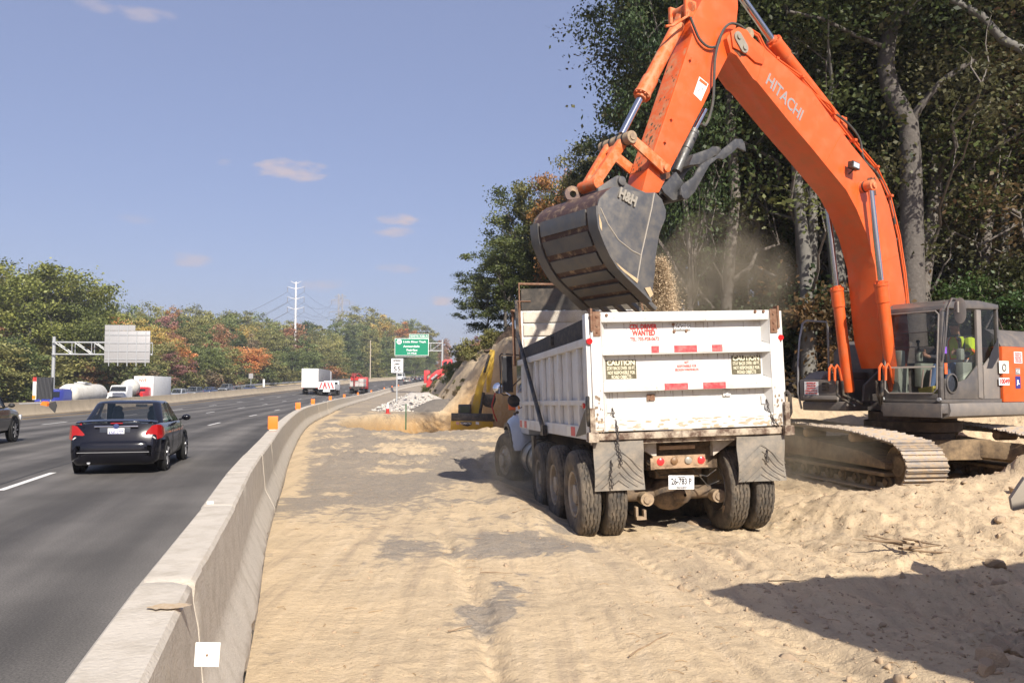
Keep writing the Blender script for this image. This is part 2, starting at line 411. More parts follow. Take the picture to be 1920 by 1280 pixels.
def Tz(X, Y, fine=True):
    X = np.asarray(X, float); Y = np.asarray(Y, float)
    s, t = st_of(X, Y)
    base = np.where(t > 0, zr(s), zroad(s, t))
    # far left: beyond the opposing carriageway
    out = np.clip(-t - 38.5, 0, 400)
    base = base + np.where(t < -38, out * .045 + 1.5 * sst(0, 30, out), 0)
    far = sst(150, 900, np.hypot(X, Y)) * 6
    z = base + far
    r = t > .2
    bankH = np.interp(Y, [16.5, 19, 24, 34, 45, 60, 90, 118, 160, 240], [0, .35, 1.4, 3.0, 4.8, 4.8, 3.4, 1.9, 1.8, 1.5])
    blo = np.interp(Y, [30, 60, 118], [9, 7.5, 6.2]); bhi = np.interp(Y, [30, 45, 60, 90, 118], [18, 13.2, 11.8, 10.4, 9.2]); bank = bankH * sst(0, 1, (t - blo) / (bhi - blo)) + np.clip(t - 18, 0, 60) * .03 * sst(18, 40, Y)
    z = z + np.where(r, bank, 0)
    # sand ridge in front of the tracks
    rh = np.interp(X, [3.4, 4.6, 6.0, 6.9, 7.6, 9.5, 14], [0, .30, .42, .56, 1.1, 1.35, 1.2])
    dy = Y - 11.75; z = z + np.where(r, rh * np.exp(-np.where(dy < 0, (dy / 1.35) ** 2, (dy / .5) ** 2)), 0)
    # spoil heap behind the machine, mound at the far right, dip under the truck
    z = z + np.where(r, 1.5 * np.exp(-((X - 5.6) / 2.7) ** 2 - ((Y - 20.2) / 1.9) ** 2), 0)
    z = z + np.where(r, 1.55 * np.exp(-((X - 14.5) / 4.2) ** 2 - ((Y - 22.5) / 2.6) ** 2), 0)
    z = z + np.where(r, .75 * np.exp(-((X - 11.5) / 3.0) ** 2 - ((Y - 19) / 1.5) ** 2), 0)
    c, sn = math.cos(THD), math.sin(THD); lx = (X - TRK[0]) * c + (Y - TRK[1]) * sn; ly = -(X - TRK[0]) * sn + (Y - TRK[1]) * c
    z = z - np.where(r, .12 * sst(2.6, 1.2, np.abs(lx)) * sst(-2.2, -.4, ly) * sst(10.5, 7.5, ly), 0)
    # ruts trailing behind the wheels
    for rx in (-1.05, 1.05): z = z - np.where(r, .045 * np.exp(-((lx - rx) / .28) ** 2) * sst(0, -1, ly) * sst(-8, -2, ly), 0)
    z = z + np.where(r, .13 * np.exp(-((lx + 1.75) / .35) ** 2) * sst(-.8, .6, ly) * sst(7, 4, ly), 0)
    # excavated pit
    e = ((X + 3.4) / 5.4) ** 2 + ((Y - 46.5) / 13.2) ** 2
    pit = sst(1.12, .72, e); z = z * (1 - pit) + (-2.3) * pit
    # shallow cut at the lower right and rubble heap
    w = sst(2.3, 3.4, X) * sst(7.6, 6.6, Y + (X - 2) * -.25); z = z - np.where(r, .16 * w, 0)
    z = z + np.where(r, .3 * np.exp(-((X - 3.2) / .8) ** 2 - ((Y - 4.7) / .7) ** 2), 0)
    if fine:
        amp = sst(.3, 1.3, t) * (1 - .75 * sst(25, 60, np.hypot(X, Y)))
        n = fbm(X * .5, Y * .5, 6, 3, .55) * .10 + fbm(X * 3.1, Y * 3.1, 6, 9, .68) * .048
        rough = sst(1.2, 4.2, X) * sst(2.5, 6, Y) * 1.0 + sst(16, 20, Y) * 1.6
        cl = np.maximum(0, fbm(X * 5.2, Y * 5.2, 4, 21, .6)) ** 1.3 * .13
        n2 = n * (.42 + rough) + cl * np.clip(rough, 0, 1.2)
        z = z + np.where(r, amp * n2, 0)
        ls = fbm(lx * 4.5, ly * .22, 4, 61, .6); z = z + np.where(r, amp * .035 * ls * sst(30, 14, Y), 0)
        for rx in (-3.1, -1.05, -.2, .9, 1.7, 2.9): z = z - np.where(r, .042 * np.exp(-((lx - rx - .12 * np.sin(ly * .5 + rx)) / .10) ** 2) * sst(.2, -1.2, ly) * (1 + .4 * np.sin(ly * 26 + np.abs(lx - rx) * 30)), 0)
        z = z + np.where(t < -39, fbm(X * .08, Y * .08, 4, 5) * 1.2 * sst(39, 60, -t), 0)
        # hewn face of the bank
        z = z + np.where(r & (Y > 30), (fbm(X * .45, Y * .3, 5, 33, .6) * .8 + fbm(X * 1.6, Y * 1.1, 4, 34, .6) * .5) * sst(8.5, 11, t), 0)
    # keep below the paved surfaces
    z = np.where((t <= .2) & (t > -38.2), zroad(s, t) - .07, z)
    return z, s, t
def gz(x, y): return float(Tz(np.array([x]), np.array([y]))[0][0])
def build_ground():
    y = [-14.]
    while y[-1] < 3200:
        w = math.sqrt(max(y[-1], -2) ** 2 + 4 if y[-1] > 0 else 25)
        y.append(y[-1] + max(.022, .0022 * w ** 1.5 if w < 60 else .0165 * w))
    y = np.array(y)
    tt = np.concatenate([-np.geomspace(4, .72, 50), np.linspace(-.70, -.36, 70), np.linspace(-.355, .66, 300), np.geomspace(.68, 4, 50)])
    wy = np.sqrt(np.maximum(y, 0) ** 2 + 2.2 ** 2) + np.maximum(-y, 0) * .4
    X = tt[None, :] * wy[:, None]; Y = np.repeat(y[:, None], len(tt), 1)
    Z, S, T = Tz(X, Y)
    n, m = X.shape; idx = np.arange(n * m).reshape(n, m)
    q = np.stack([idx[:-1, :-1], idx[:-1, 1:], idx[1:, 1:], idx[1:, :-1]], -1).reshape(-1, 4)
    rr = np.hypot(X, Y)
    lxg = X + Y * .15; lyg = Y
    nb = fbm(X * .35, Y * .35, 5, 41); nb2 = fbm(X * 1.4, Y * 1.1, 5, 42, .6)
    # R: dark asphalt/grey fill, G: leaf litter, B: orange subsoil, A: grass
    along = sst(7, 16, Y) * sst(8.8, 6, T) * sst(.3, 1.0, T)
    R = along * (.74 + 1.1 * nb + .9 * nb2 + .5 * fbm(lxg * 1.3, lyg * .12, 4, 88)) + .9 * sst(.1, .4, nb2 + .6 * nb - .16) * sst(2.2, .2, np.abs(X - .2 * np.sin(Y) - .0)) * sst(14, 9, Y) * sst(4, 7, Y)
    for (bx, by, sx_, sy_, st_) in [(-.25, 6.35, .22, .5, 1.3), (-.5, 8.9, .8, .55, .9), (-3.2, 12.5, .5, 1.6, .9), (-1.9, 5.5, .35, .5, .5), (-2.4, 8.4, .5, .5, .5), (-1.3, 3.9, .4, .2, .5), (0.1, 9.6, .9, .3, .7)]:
        R = R + st_ * np.exp(-((X - bx) / sx_) ** 2 - ((Y - by) / sy_) ** 2) * (.75 + 1.1 * nb2)
    R = np.where((Y > 62) & (T > 0) & (T < 7), .75 + .3 * nb, R)
    R = np.where(T > 6.5, R * sst(8.5, 6.5, T), R)
    e = ((X + 3.4) / 5.4) ** 2 + ((Y - 46.5) / 13.2) ** 2
    B = sst(1.1, .9, e); R = R * (1 - B)
    G = np.where(T > 0, sst(21, 24.5, Y + (X - 6) * .12 + nb * 1.5) * sst(0, 2.5, T + nb - np.interp(Y, [30, 45, 60, 118], [13.5, 15, 13.5, 11])), 0)
    G = np.where((Y > 150) & (T > 9), .9, G)
    A = np.where(T < -38.2, sst(38, 40, -T), 0) + np.where((T > 9) & (Y > 105), .4, 0)
    col = np.stack([np.clip(R, 0, 1), np.clip(G, 0, 1), np.clip(B, 0, 1), np.clip(A, 0, 1)], -1).reshape(-1, 4)
    m = D.materials.new('site_ground'); m.use_nodes = True; nn, l = nt(m); p = nn['Principled BSDF']; p.inputs['Roughness'].default_value = .95; p.inputs['Specular IOR Level'].default_value = .2
    at_ = nn.new('ShaderNodeAttribute'); at_.attribute_name = 'zone'
    sp = nn.new('ShaderNodeSeparateColor'); l.new(at_.outputs['Color'], sp.inputs[0])
    geo = nn.new('ShaderNodeNewGeometry')
    def noise(sc, det=6, ro=.6, dist=0):
        x = nn.new('ShaderNodeTexNoise'); x.inputs['Scale'].default_value = sc; x.inputs['Detail'].default_value = det; x.inputs['Roughness'].default_value = ro; x.inputs['Distortion'].default_value = dist
        l.new(geo.outputs['Position'], x.inputs['Vector']); return x.outputs['Fac']
    def mr(x, a, b, c=0, d=1):
        k = nn.new('ShaderNodeMapRange'); l.new(x, k.inputs[0]); k.inputs[1].default_value = a; k.inputs[2].default_value = b; k.inputs[3].default_value = c; k.inputs[4].default_value = d; return k.outputs[0]
    def mix(f, a, b):
        k = nn.new('ShaderNodeMix'); k.data_type = 'RGBA'
        if isinstance(f, float): k.inputs[0].default_value = f
        else: l.new(f, k.inputs[0])
        for i, c in ((6, a), (7, b)):
            if isinstance(c, tuple): k.inputs[i].default_value = (*c, 1)
            else: l.new(c, k.inputs[i])
        return k.outputs[2]
    def ma(op, a, b):
        k = nn.new('ShaderNodeMath'); k.operation = op
        for i, c in enumerate((a, b)):
            if isinstance(c, (int, float)): k.inputs[i].default_value = c
            else: l.new(c, k.inputs[i])
        return k.outputs[0]
    n1 = noise(.7, 7); n2 = noise(5, 8, .65); n3 = noise(38, 5, .7); n4 = noise(2.0, 6, .6, 1.2); n5 = noise(120, 3, .7)
    base = mix(mr(n1, .35, .65), (.57, .435, .275), (.475, .37, .243))
    base = mix(mr(n2, .5, .78, 0, .6), base, (.33, .245, .16))
    mp = nn.new('ShaderNodeMapping'); mp.vector_type = 'POINT'; mp.inputs['Rotation'].default_value = (0, 0, -.12); mp.inputs['Scale'].default_value = (5.5, .35, 1); l.new(geo.outputs['Position'], mp.inputs[0])
    ns = nn.new('ShaderNodeTexNoise'); ns.inputs['Scale'].default_value = 1; ns.inputs['Detail'].default_value = 7; ns.inputs['Roughness'].default_value = .65; l.new(mp.outputs[0], ns.inputs['Vector'])
    base = mix(mr(ns.outputs['Fac'], .52, .66, 0, .7), base, (.35, .27, .19)); base = mix(mr(ns.outputs['Fac'], .48, .34, 0, .5), base, (.62, .49, .335))
    base = mix(mr(n4, .52, .75, 0, .6), base, (.585, .45, .29))
    base = mix(mr(n3, .6, .75, 0, .75), base, (.24, .165, .10))
    base = mix(mr(n5, .64, .74, 0, .6), base, (.62, .52, .38))
    grey = mix(mr(n3, .3, .7), (.13, .118, .105), (.33, .285, .235))
    grey = mix(mr(n2, .45, .7, 0, .55), grey, (.37, .29, .2))
    fR = mr(ma('ADD', sp.outputs[0], ma('MULTIPLY', ma('SUBTRACT', n2, .5), 2.2)), .34, .66, 0, .9)
    c = mix(fR, base, grey); n6 = noise(17, 5, .75); c = mix(mr(n6, .58, .66, 0, .5), c, (.25, .18, .115)); c = mix(mr(n6, .40, .33, 0, .4), c, (.60, .48, .33))
    c = mix(ma('MULTIPLY', sp.outputs[2], mr(n4, .2, .6, .4, 1)), c, (.42, .245, .095))
    lit = mix(mr(n3, .35, .7), (.035, .026, .018), (.13, .085, .045))
    c = mix(mr(ma('ADD', sp.outputs[1], ma('MULTIPLY', ma('SUBTRACT', n2, .5), .6)), .3, .7), c, lit)
    gr = mix(mr(n2, .35, .7), (.05, .075, .02), (.15, .14, .05))
    ga = nn.new('ShaderNodeMath'); ga.operation = 'MULTIPLY'; l.new(at_.outputs['Alpha'], ga.inputs[0]); ga.inputs[1].default_value = 1
    c = mix(ga.outputs[0], c, gr)
    l.new(c, p.inputs['Base Color'])
    b1 = nn.new('ShaderNodeBump'); b1.inputs['Strength'].default_value = .8; b1.inputs['Distance'].default_value = .05; l.new(n2, b1.inputs['Height'])
    b2 = nn.new('ShaderNodeBump'); b2.inputs['Strength'].default_value = .8; b2.inputs['Distance'].default_value = .018; l.new(n3, b2.inputs['Height']); l.new(b1.outputs[0], b2.inputs['Normal'])
    l.new(b2.outputs[0], p.inputs['Normal'])
    o = fast('ground', np.stack([X, Y, Z], -1).reshape(-1, 3), q, m, attr={'zone': col}, smooth=True)
    return struct(o)
build_ground()
# ------------------------------------------------------------------ roads
def asphalt():
    m = D.materials.new('asphalt'); m.use_nodes = True; nn, l = nt(m); p = nn['Principled BSDF']; p.inputs['Roughness'].default_value = .85; p.inputs['Specular IOR Level'].default_value = .3
    a = nn.new('ShaderNodeAttribute'); a.attribute_name = 'st'
    mp = nn.new('ShaderNodeMapping'); mp.inputs['Scale'].default_value = (1, .05, 1); l.new(a.outputs['Vector'], mp.inputs[0])
    n1 = nn.new('ShaderNodeTexNoise'); n1.inputs['Scale'].default_value = 1.1; n1.inputs['Detail'].default_value = 5; l.new(mp.outputs[0], n1.inputs['Vector'])
    n2 = nn.new('ShaderNodeTexNoise'); n2.inputs['Scale'].default_value = 60; n2.inputs['Detail'].default_value = 4; n2.inputs['Roughness'].default_value = .8; l.new(a.outputs['Vector'], n2.inputs['Vector'])
    n3 = nn.new('ShaderNodeTexNoise'); n3.inputs['Scale'].default_value = .5; n3.inputs['Detail'].default_value = 6; l.new(a.outputs['Vector'], n3.inputs['Vector'])
    r1 = nn.new('ShaderNodeValToRGB'); r1.color_ramp.elements[0].position = .35; r1.color_ramp.elements[0].color = (.060, .057, .055, 1); r1.color_ramp.elements[1].position = .68; r1.color_ramp.elements[1].color = (.130, .123, .115, 1)
    l.new(n1.outputs['Fac'], r1.inputs[0])
    def mx(f, A, B, t='MIX'):
        k = nn.new('ShaderNodeMix'); k.data_type = 'RGBA'; k.blend_type = t
        if isinstance(f, float): k.inputs[0].default_value = f
        else: l.new(f, k.inputs[0])
        for i, c in ((6, A), (7, B)):
            if isinstance(c, tuple): k.inputs[i].default_value = (*c, 1)
            else: l.new(c, k.inputs[i])
        return k.outputs[2]
    r2 = nn.new('ShaderNodeValToRGB'); r2.color_ramp.elements[0].position = .3; r2.color_ramp.elements[0].color = (.45, .45, .45, 1); r2.color_ramp.elements[1].position = .75; r2.color_ramp.elements[1].color = (1.75, 1.7, 1.65, 1); l.new(n2.outputs['Fac'], r2.inputs[0])
    r3 = nn.new('ShaderNodeValToRGB'); r3.color_ramp.elements[0].position = .35; r3.color_ramp.elements[0].color = (.8, .8, .8, 1); r3.color_ramp.elements[1].position = .7; r3.color_ramp.elements[1].color = (1.2, 1.2, 1.2, 1); l.new(n3.outputs['Fac'], r3.inputs[0])
    c = mx(1.0, r1.outputs[0], r2.outputs[0], 'MULTIPLY'); c = mx(1.0, c, r3.outputs[0], 'MULTIPLY')
    # paler wheel paths, oil down each lane centre
    sx = nn.new('ShaderNodeSeparateXYZ'); l.new(a.outputs['Vector'], sx.inputs[0])
    w = nn.new('ShaderNodeMath'); w.operation = 'MULTIPLY_ADD'; l.new(sx.outputs[0], w.inputs[0]); w.inputs[1].default_value = 2 * PI / 1.83; w.inputs[2].default_value = 2.6
    si = nn.new('ShaderNodeMath'); si.operation = 'SINE'; l.new(w.outputs[0], si.inputs[0])
    mr = nn.new('ShaderNodeMapRange'); l.new(si.outputs[0], mr.inputs[0]); mr.inputs[1].default_value = -1; mr.inputs[2].default_value = 1; mr.inputs[3].default_value = .84; mr.inputs[4].default_value = 1.2
    cc = nn.new('ShaderNodeVectorMath'); cc.operation = 'SCALE'; l.new(c, cc.inputs[0]); l.new(mr.outputs[0], cc.inputs['Scale'])
    l.new(cc.outputs[0], p.inputs['Base Color'])
    b = nn.new('ShaderNodeBump'); b.inputs['Strength'].default_value = .5; b.inputs['Distance'].default_value = .006; l.new(n2.outputs['Fac'], b.inputs['Height']); l.new(b.outputs[0], p.inputs['Normal'])
    return m
ASPH = asphalt()
def strip(name, t0, t1, s0, s1, m, nt_=8, dz=0, ds=1.0):
    S = np.arange(s0, s1 + ds, ds); T = np.linspace(t0, t1, nt_)
    P = np.array([[[*pos(s, t), float(zroad(s, t)) + dz] for t in T] for s in S]); n, k = P.shape[:2]
    idx = np.arange(n * k).reshape(n, k)
    q = np.stack([idx[:-1, :-1], idx[:-1, 1:], idx[1:, 1:], idx[1:, :-1]], -1).reshape(-1, 4)
    st_ = np.stack(np.broadcast_arrays(T[None, :], S[:, None], np.zeros((n, k))), -1).reshape(-1, 3)
    return fast(name, P.reshape(-1, 3), q, m, attr={'st': st_}, smooth=True)
struct(strip('road', -17.1, .3, -9, 540, ASPH, 10))
struct(strip('opposite_road', -38.0, -18.2, 20, 540, ASPH, 8, ds=3))
PAINT = mat('road_paint', (.72, .70, .66), .7, dirt=(.12, .115, .11), damt=.6, dscale=14, thr=(.52, .72))
YPAINT = mat('yellow_paint', (.62, .36, .06), .7, dirt=(.15, .13, .1), damt=.6, dscale=10)
mb = MB()
def dash(mb, s0, s1, t, w=.13):
    n = max(2, int((s1 - s0) / 1.5) + 1); ss = np.linspace(s0, s1, n)
    for a, b in zip(ss[:-1], ss[1:]):
        q = [pos(a, t - w / 2), pos(a, t + w / 2), pos(b, t + w / 2), pos(b, t - w / 2)]; zz = [float(zroad(a, t)), float(zroad(a, t)), float(zroad(b, t)), float(zroad(b, t))]
        mb.poly([(x[0], x[1], z + .006) for x, z in zip(q, zz)])
for t, s0 in ((-4.25, 15.4), (-8.15, 22.6), (-12.0, 17.5)):
    s = s0 - 12.2
    while s < 330: dash(mb, s, s + 3.0, t); s += 12.2
for t in (-22.5, -26.2, -29.9):
    s = 40
    while s < 300: dash(mb, s, s + 3.0, t); s += 12.2
struct(mb.build('lane_markings', PAINT, smooth=0))
mb = MB(); dash(mb, 30, 400, -15.7, .14); struct(mb.build('yellow_edge_line', YPAINT, smooth=0))
# crack sealing seam and expansion joints of the near lane
mb = MB(); 
s = 9.
SEAM = mat('seam_tar', (.03, .03, .03), .6)
pts = [(9, -4.55), (12, -4.62), (15, -4.55), (19, -4.6), (24, -4.52), (34, -4.58)]
for (a, ta), (b, tb) in zip(pts[:-1], pts[1:]):
    pa, pb = pos(a, ta), pos(b, tb); pa2, pb2 = pos(a, ta + .025), pos(b, tb + .025)
    mb.poly([(pa[0], pa[1], .005), (pa2[0], pa2[1], .005), (pb2[0], pb2[1], .005), (pb[0], pb[1], .005)])
rc = random.Random(31)
for _ in range(26):
    s = rc.uniform(5, 60); t = rc.choice((-2.3, -4.5, -6.2, -8.2, -10, -12.2)) + rc.uniform(-.5, .5); ang = rc.choice((0, 0, 1.5)) + rc.uniform(-.2, .2); p = pos(s, t); q = Vector((p[0], p[1], .0052)); hd_ = heading(s) + PI / 2 + ang; wq = rc.uniform(.006, .014)
    for k in range(rc.randint(5, 14)):
        hd_ += rc.uniform(-.3, .3); L_ = rc.uniform(.12, .4); q2 = q + Vector((math.cos(hd_) * L_, math.sin(hd_) * L_, 0)); n_ = Vector((-math.sin(hd_), math.cos(hd_), 0)) * wq; mb.poly([q - n_, q2 - n_, q2 + n_, q + n_]); q = q2
struct(mb.build('road_seam', SEAM, smooth=0))
# ------------------------------------------------------------------ barriers
CONC = mat('barrier_concrete', (.50, .45, .38), .85, dirt=(.36, .315, .25), damt=.7, dscale=3.4, bump=.35, bscale=50, var=.1, thr=(.47, .68))
MCONC = mat('median_concrete', (.47, .39, .28), .88, dirt=(.33, .27, .20), damt=.7, dscale=.6, bump=.2, bscale=8)
def jersey(L, seed, h=.81):
    rng = random.Random(seed)
    prof = [(-.30, 0), (-.30, .075), (-.17, .33), (-.125, h - .02), (-.105, h), (.105, h), (.125, h - .02), (.17, .33), (.30, .075), (.30, 0)]
    # denser profile
    P = []
    for (a, b), (c, d) in zip(prof[:-1], prof[1:]):
        k = 1 + int(math.hypot(c - a, d - b) / .07)
        for i in range(k): P.append((a + (c - a) * i / k, b + (d - b) * i / k))
    P.append(prof[-1])
    ys = [-L / 2 + .008, -L / 2 + .035] + lin(-L / 2 + .12, L / 2 - .12, 18) + [L / 2 - .035, L / 2 - .008]
    chips = [(rng.uniform(-L / 2, L / 2) if rng.random() < .4 else rng.choice((-1, 1)) * L / 2, rng.choice((-1, 1)) * .12, rng.uniform(h - .15, h), rng.uniform(.05, .12)) for _ in range(5)]
    chips += [(rng.uniform(-L / 2, L / 2), .3, 0, rng.uniform(.06, .12)) for _ in range(4)]
    rings = []
    for y in ys:
        e = .985 if abs(y) > L / 2 - .02 else 1
        r = []
        for (x, z) in P:
            x2, z2 = x * e, z * (.99 if e < 1 else 1)
            for (cy, cx, cz, cr) in chips:
                d = math.sqrt((y - cy) ** 2 + (x - cx) ** 2 + (z - cz) ** 2)
                if d < cr: k = (1 - d / cr) * .45; x2 *= 1 - k * .35; z2 -= k * .04 if z > .4 else -k * .03
            r.append((x2 + rng.uniform(-.0005, .0005), y, z2))
        rings.append(r)
    m = MB().loft(rings); return m.build('concrete_barrier', CONC, smooth=28)
PT = [solve_px(p, 0) for p in (510, 558, 586, 619, 645, 671, 696, 720.5, 735, 747)]
Lb = 2.55; variants = []
s = 4.08 - 3 * Lb + Lb / 2; i = 0
marks_txt = ['big orange marker', 'second orange marker', 'third orange marker', 'fourth orange marker', 'fifth orange marker', 'sixth orange marker', 'seventh orange marker', 'eighth orange marker', 'ninth orange marker', 'tenth orange marker']
near_lbl = {3: 'nearest concrete barrier block, with an oval rust stain on its top', 4: 'concrete barrier block just beyond the one with the oval rust stain',
            5: 'concrete barrier block with a small white tab on its road side', 6: 'concrete barrier block beyond the one with the white tab',
            7: 'concrete barrier block before the first orange marker, beside the black car lane'}
while s < 262:
    p0, p1 = pos(s - Lb / 2, 0), pos(s + Lb / 2, 0); c = (p0 + p1) / 2
    z = float(zr(s)) ; a = math.atan2(-(p1 - p0)[0], (p1 - p0)[1])
    if i < 6: o = jersey(Lb, i); variants.append(o)
    else: o = variants[(i * 5) % 6].copy(); COL.objects.link(o)
    o.location = (c[0], c[1], z - .004); o.rotation_euler = (math.atan2(float(zr(s + 1.2) - zr(s - 1.2)), 2.4), 0, a + random.Random(i).uniform(-.006, .006))
    if i in near_lbl: lb = near_lbl[i]
    elif i < 3: lb = 'concrete barrier block beside the camera, before the one with the rust stain'
    else:
        k = sum(1 for q in PT if q < s)
        lb = 'concrete barrier block before the ' + marks_txt[0] if k == 0 else ('concrete barrier block of the run beyond the last orange marker' if k >= 10 else 'concrete barrier block between %s and %s' % (marks_txt[k - 1].replace('big', 'first'), marks_txt[k]))
    tag(o, lb, 'barrier', 'concrete blocks of the temporary barrier along the work zone')
    s += Lb; i += 1
# median wall
S = np.arange(18, 330, 3.); rings = []
for s in S:
    z = float(zroad(s, -17.1)); r = []
    for (x, h) in [(-1.2, -1.9), (-1.0, .0), (-.78, .33), (-.72, .84), (-.5, .84), (-.44, .33), (-.24, .075), (-.22, -.4)]:
        p = pos(s, -17.2 + x * .8 + .12); r.append((p[0], p[1], z + h * (1.0)))
    rings.append(r)
o = MB().loft(rings).build('median_barrier', MCONC, smooth=30); tag(o, 'long tan concrete median wall across the highway, dividing the two carriageways', 'barrier')
# orange markers on the barrier
ORM = mat('orange_marker_sheet', (.90, .19, .02), .45, var=.04)
for k, s in enumerate(PT):
    p = pos(s, 0); z = float(zr(s)) + .81; a = heading(s)
    t = thing('orange_marker', ['large bright orange marker panel on the barrier, nearest of the row', 'second orange marker on the barrier, behind the large one', 'third orange marker panel along the barrier',
              'fourth orange marker panel along the barrier', 'fifth orange marker along the barrier, left of the speed sign', 'sixth orange marker along the barrier', 'seventh orange marker along the barrier, next to the red flatbed truck lane',
              'eighth small orange marker on the far barrier', 'small orange marker left of the speed limit sign post', 'farthest tiny orange marker, right of the speed limit sign post'][k], 'marker', (p[0], p[1], z), a, 'orange marker panels on the barrier')
    b = MB().box((0, 0, .165), (.2, .012, .27)); b.build('panel', ORM, t, bevel=.003)
    MB().box((0, .0, .014), (.15, .09, .028)).build('foot', mat('marker_base', (.5, .42, .35), .8), t, bevel=.004)
# ------------------------------------------------------------------ dump truck
def tyre_mesh(name, R, w, rim, parent, loc, m, ax=(1, 0, 0), ribs=4, nseg=84, nx=34, mesh=None):
    if mesh is None:
        xs = np.linspace(-w / 2, w / 2, nx); V_ = []; cr = .018
        cent = np.linspace(-w / 2 + w / (ribs + 1), w / 2 - w / (ribs + 1), ribs)
        for k in range(nseg):
            th = 2 * PI * k / nseg; zig = .007 * (1 if (k // 2) % 2 else -1); r_ = []
            for x in xs:
                r = R - .03 * (abs(x) / (w / 2)) ** 4
                if min(abs(x - c - zig) for c in cent) < w / nx * .62: r -= cr
                elif abs(x) > w / 2 - w / (ribs + 1) * .45 and k % 4 == 0: r -= cr * .8
                r_.append((x, r))
            side = [(w / 2 + .004, R - .05), (w / 2 + .012, (R + rim) / 2 + .04), (w / 2 + .012, (R + rim) / 2 - .03), (w / 2 - .01, rim + .015), (w / 2 - .03, rim)]
            prof = [(-a, b) for a, b in side[::-1]] + r_ + side
            V_.append([(x, math.cos(th) * r, math.sin(th) * r) for x, r in prof])
        b = MB(); n = len(V_[0]); V_.append(V_[0])
        b.loft(V_, closed=False, cap=False)
        o = b.build(name, m, parent, smooth=40)
    else:
        o = D.objects.new(name, mesh); COL.objects.link(o); o.parent = parent
    o.location = loc; return o
def rim_mesh(b, rr, w, out, holes=8, depth=.11, mi=0):
    # dished wheel, outer side towards sign(out) x
    s = out
    b.lathe([(rr, -w / 2), (rr + .012, w / 2 - .02), (rr - .004, w / 2), (rr - .03, w / 2 - .015), (rr - .045, w / 2 - depth), (rr * .55, w / 2 - depth + .02), (rr * .42, w / 2 - depth + .05), (rr * .4, w / 2 - depth + .09), (.001, w / 2 - depth + .1)], (0, 0, 0), (s, 0, 0), 28, mi)
    for k in range(holes):
        t = 2 * PI * k / holes
        b.cyl((s * (w / 2 - depth + .045), math.cos(t) * rr * .48, math.sin(t) * rr * .48), (s * (w / 2 - depth + .085), math.cos(t) * rr * .48, math.sin(t) * rr * .48), .014, n=6, mi=mi)
BOXW = mat('tipper_white', (.60, .59, .565), .45, dirt=(.50, .41, .30), damt=.55, dscale=2.0, thr=(.45, .8), bump=.05, bscale=10)
GATEW = mat('tailgate_white', (.60, .585, .555), .45, dirt=(.40, .325, .235), damt=.75, dscale=1.7, thr=(.5, .8), bump=.05, bscale=12)
BOARD = mat('sideboard_black', (.03, .03, .032), .8, dirt=(.16, .13, .1), damt=.5, dscale=6)
RUST = mat('rusty_steel', (.16, .075, .04), .8, dirt=(.30, .21, .14), damt=.7, dscale=12)
FRAMEM = mat('dusty_chassis', (.06, .045, .035), .85, dirt=(.28, .19, .11), damt=.8, dscale=5, thr=(.35, .7))
BEIGE = mat('tip_inner_beige', (.55, .5, .42), .6, dirt=(.35, .28, .2), damt=.7, dscale=3)
FLAP = mat('mud_flap_rubber', (.15, .14, .125), .85, dirt=(.34, .28, .21), damt=.75, dscale=4, thr=(.35, .7))
RIMM = mat('dusty_rim', (.34, .32, .29), .55, .2, dirt=(.30, .22, .13), damt=.9, dscale=4, thr=(.35, .65))
HOODM = mat('hood_silver', (.42, .44, .48), .35, .2, dirt=(.4, .34, .27), damt=.3, dscale=2, coat=.4)
MIRROR = mat('mirror_glass', (.75, .77, .8), .03, 1., var=0)
rng = random.Random(4)
dt = thing('dump_truck', 'white tri-axle dump truck seen from behind, its tipper box being loaded by the excavator', 'dump truck', (TRK[0], TRK[1], -.15), rot=(R_(-1.1), R_(-1.6), THD)); dt.scale = (1.03, 1, 1); dt.location.x += .03
YB = -.58; ZB = 1.34; ZT = 2.79; HW = 1.235; YF = 4.9
# tipper body
b = MB()
b.bb((-1.16, YB + .06, ZB), (-1.12, YF, ZT - .32)); b.bb((1.12, YB + .06, ZB), (1.16, YF, ZT - .02))
b.bb((-1.12, YB + .06, ZB), (1.12, YF, ZB + .06))
for s in (-1, 1):
    b.bb((s * 1.162, YB, ZB - .12), (s * 1.238, YB + .16, ZT - .01))          # corner post
    b.bb((s * 1.162, YB + .163, ZB - .1), (s * 1.225, YF, ZB + .06))           # bottom rail
    b.bb((s * 1.162, YB + .163, 1.66), (s * 1.215, YF, 1.73))
    zt = ZT - .40 if s < 0 else ZT - .12
    b.bb((s * 1.162, YB + .163, zt), (s * 1.232, YF, zt + .1))
    for k in range(8):
        y = YB + .62 + k * .62
        b.box((s * 1.19, y, (ZB + zt) / 2 + .03), (.056, .085, zt - ZB - .06))
b.bb((-1.16, YF + .002, ZB), (1.16, YF + .06, 3.42))
body = b.build('tipper_box', BOXW, dt, bevel=.006)
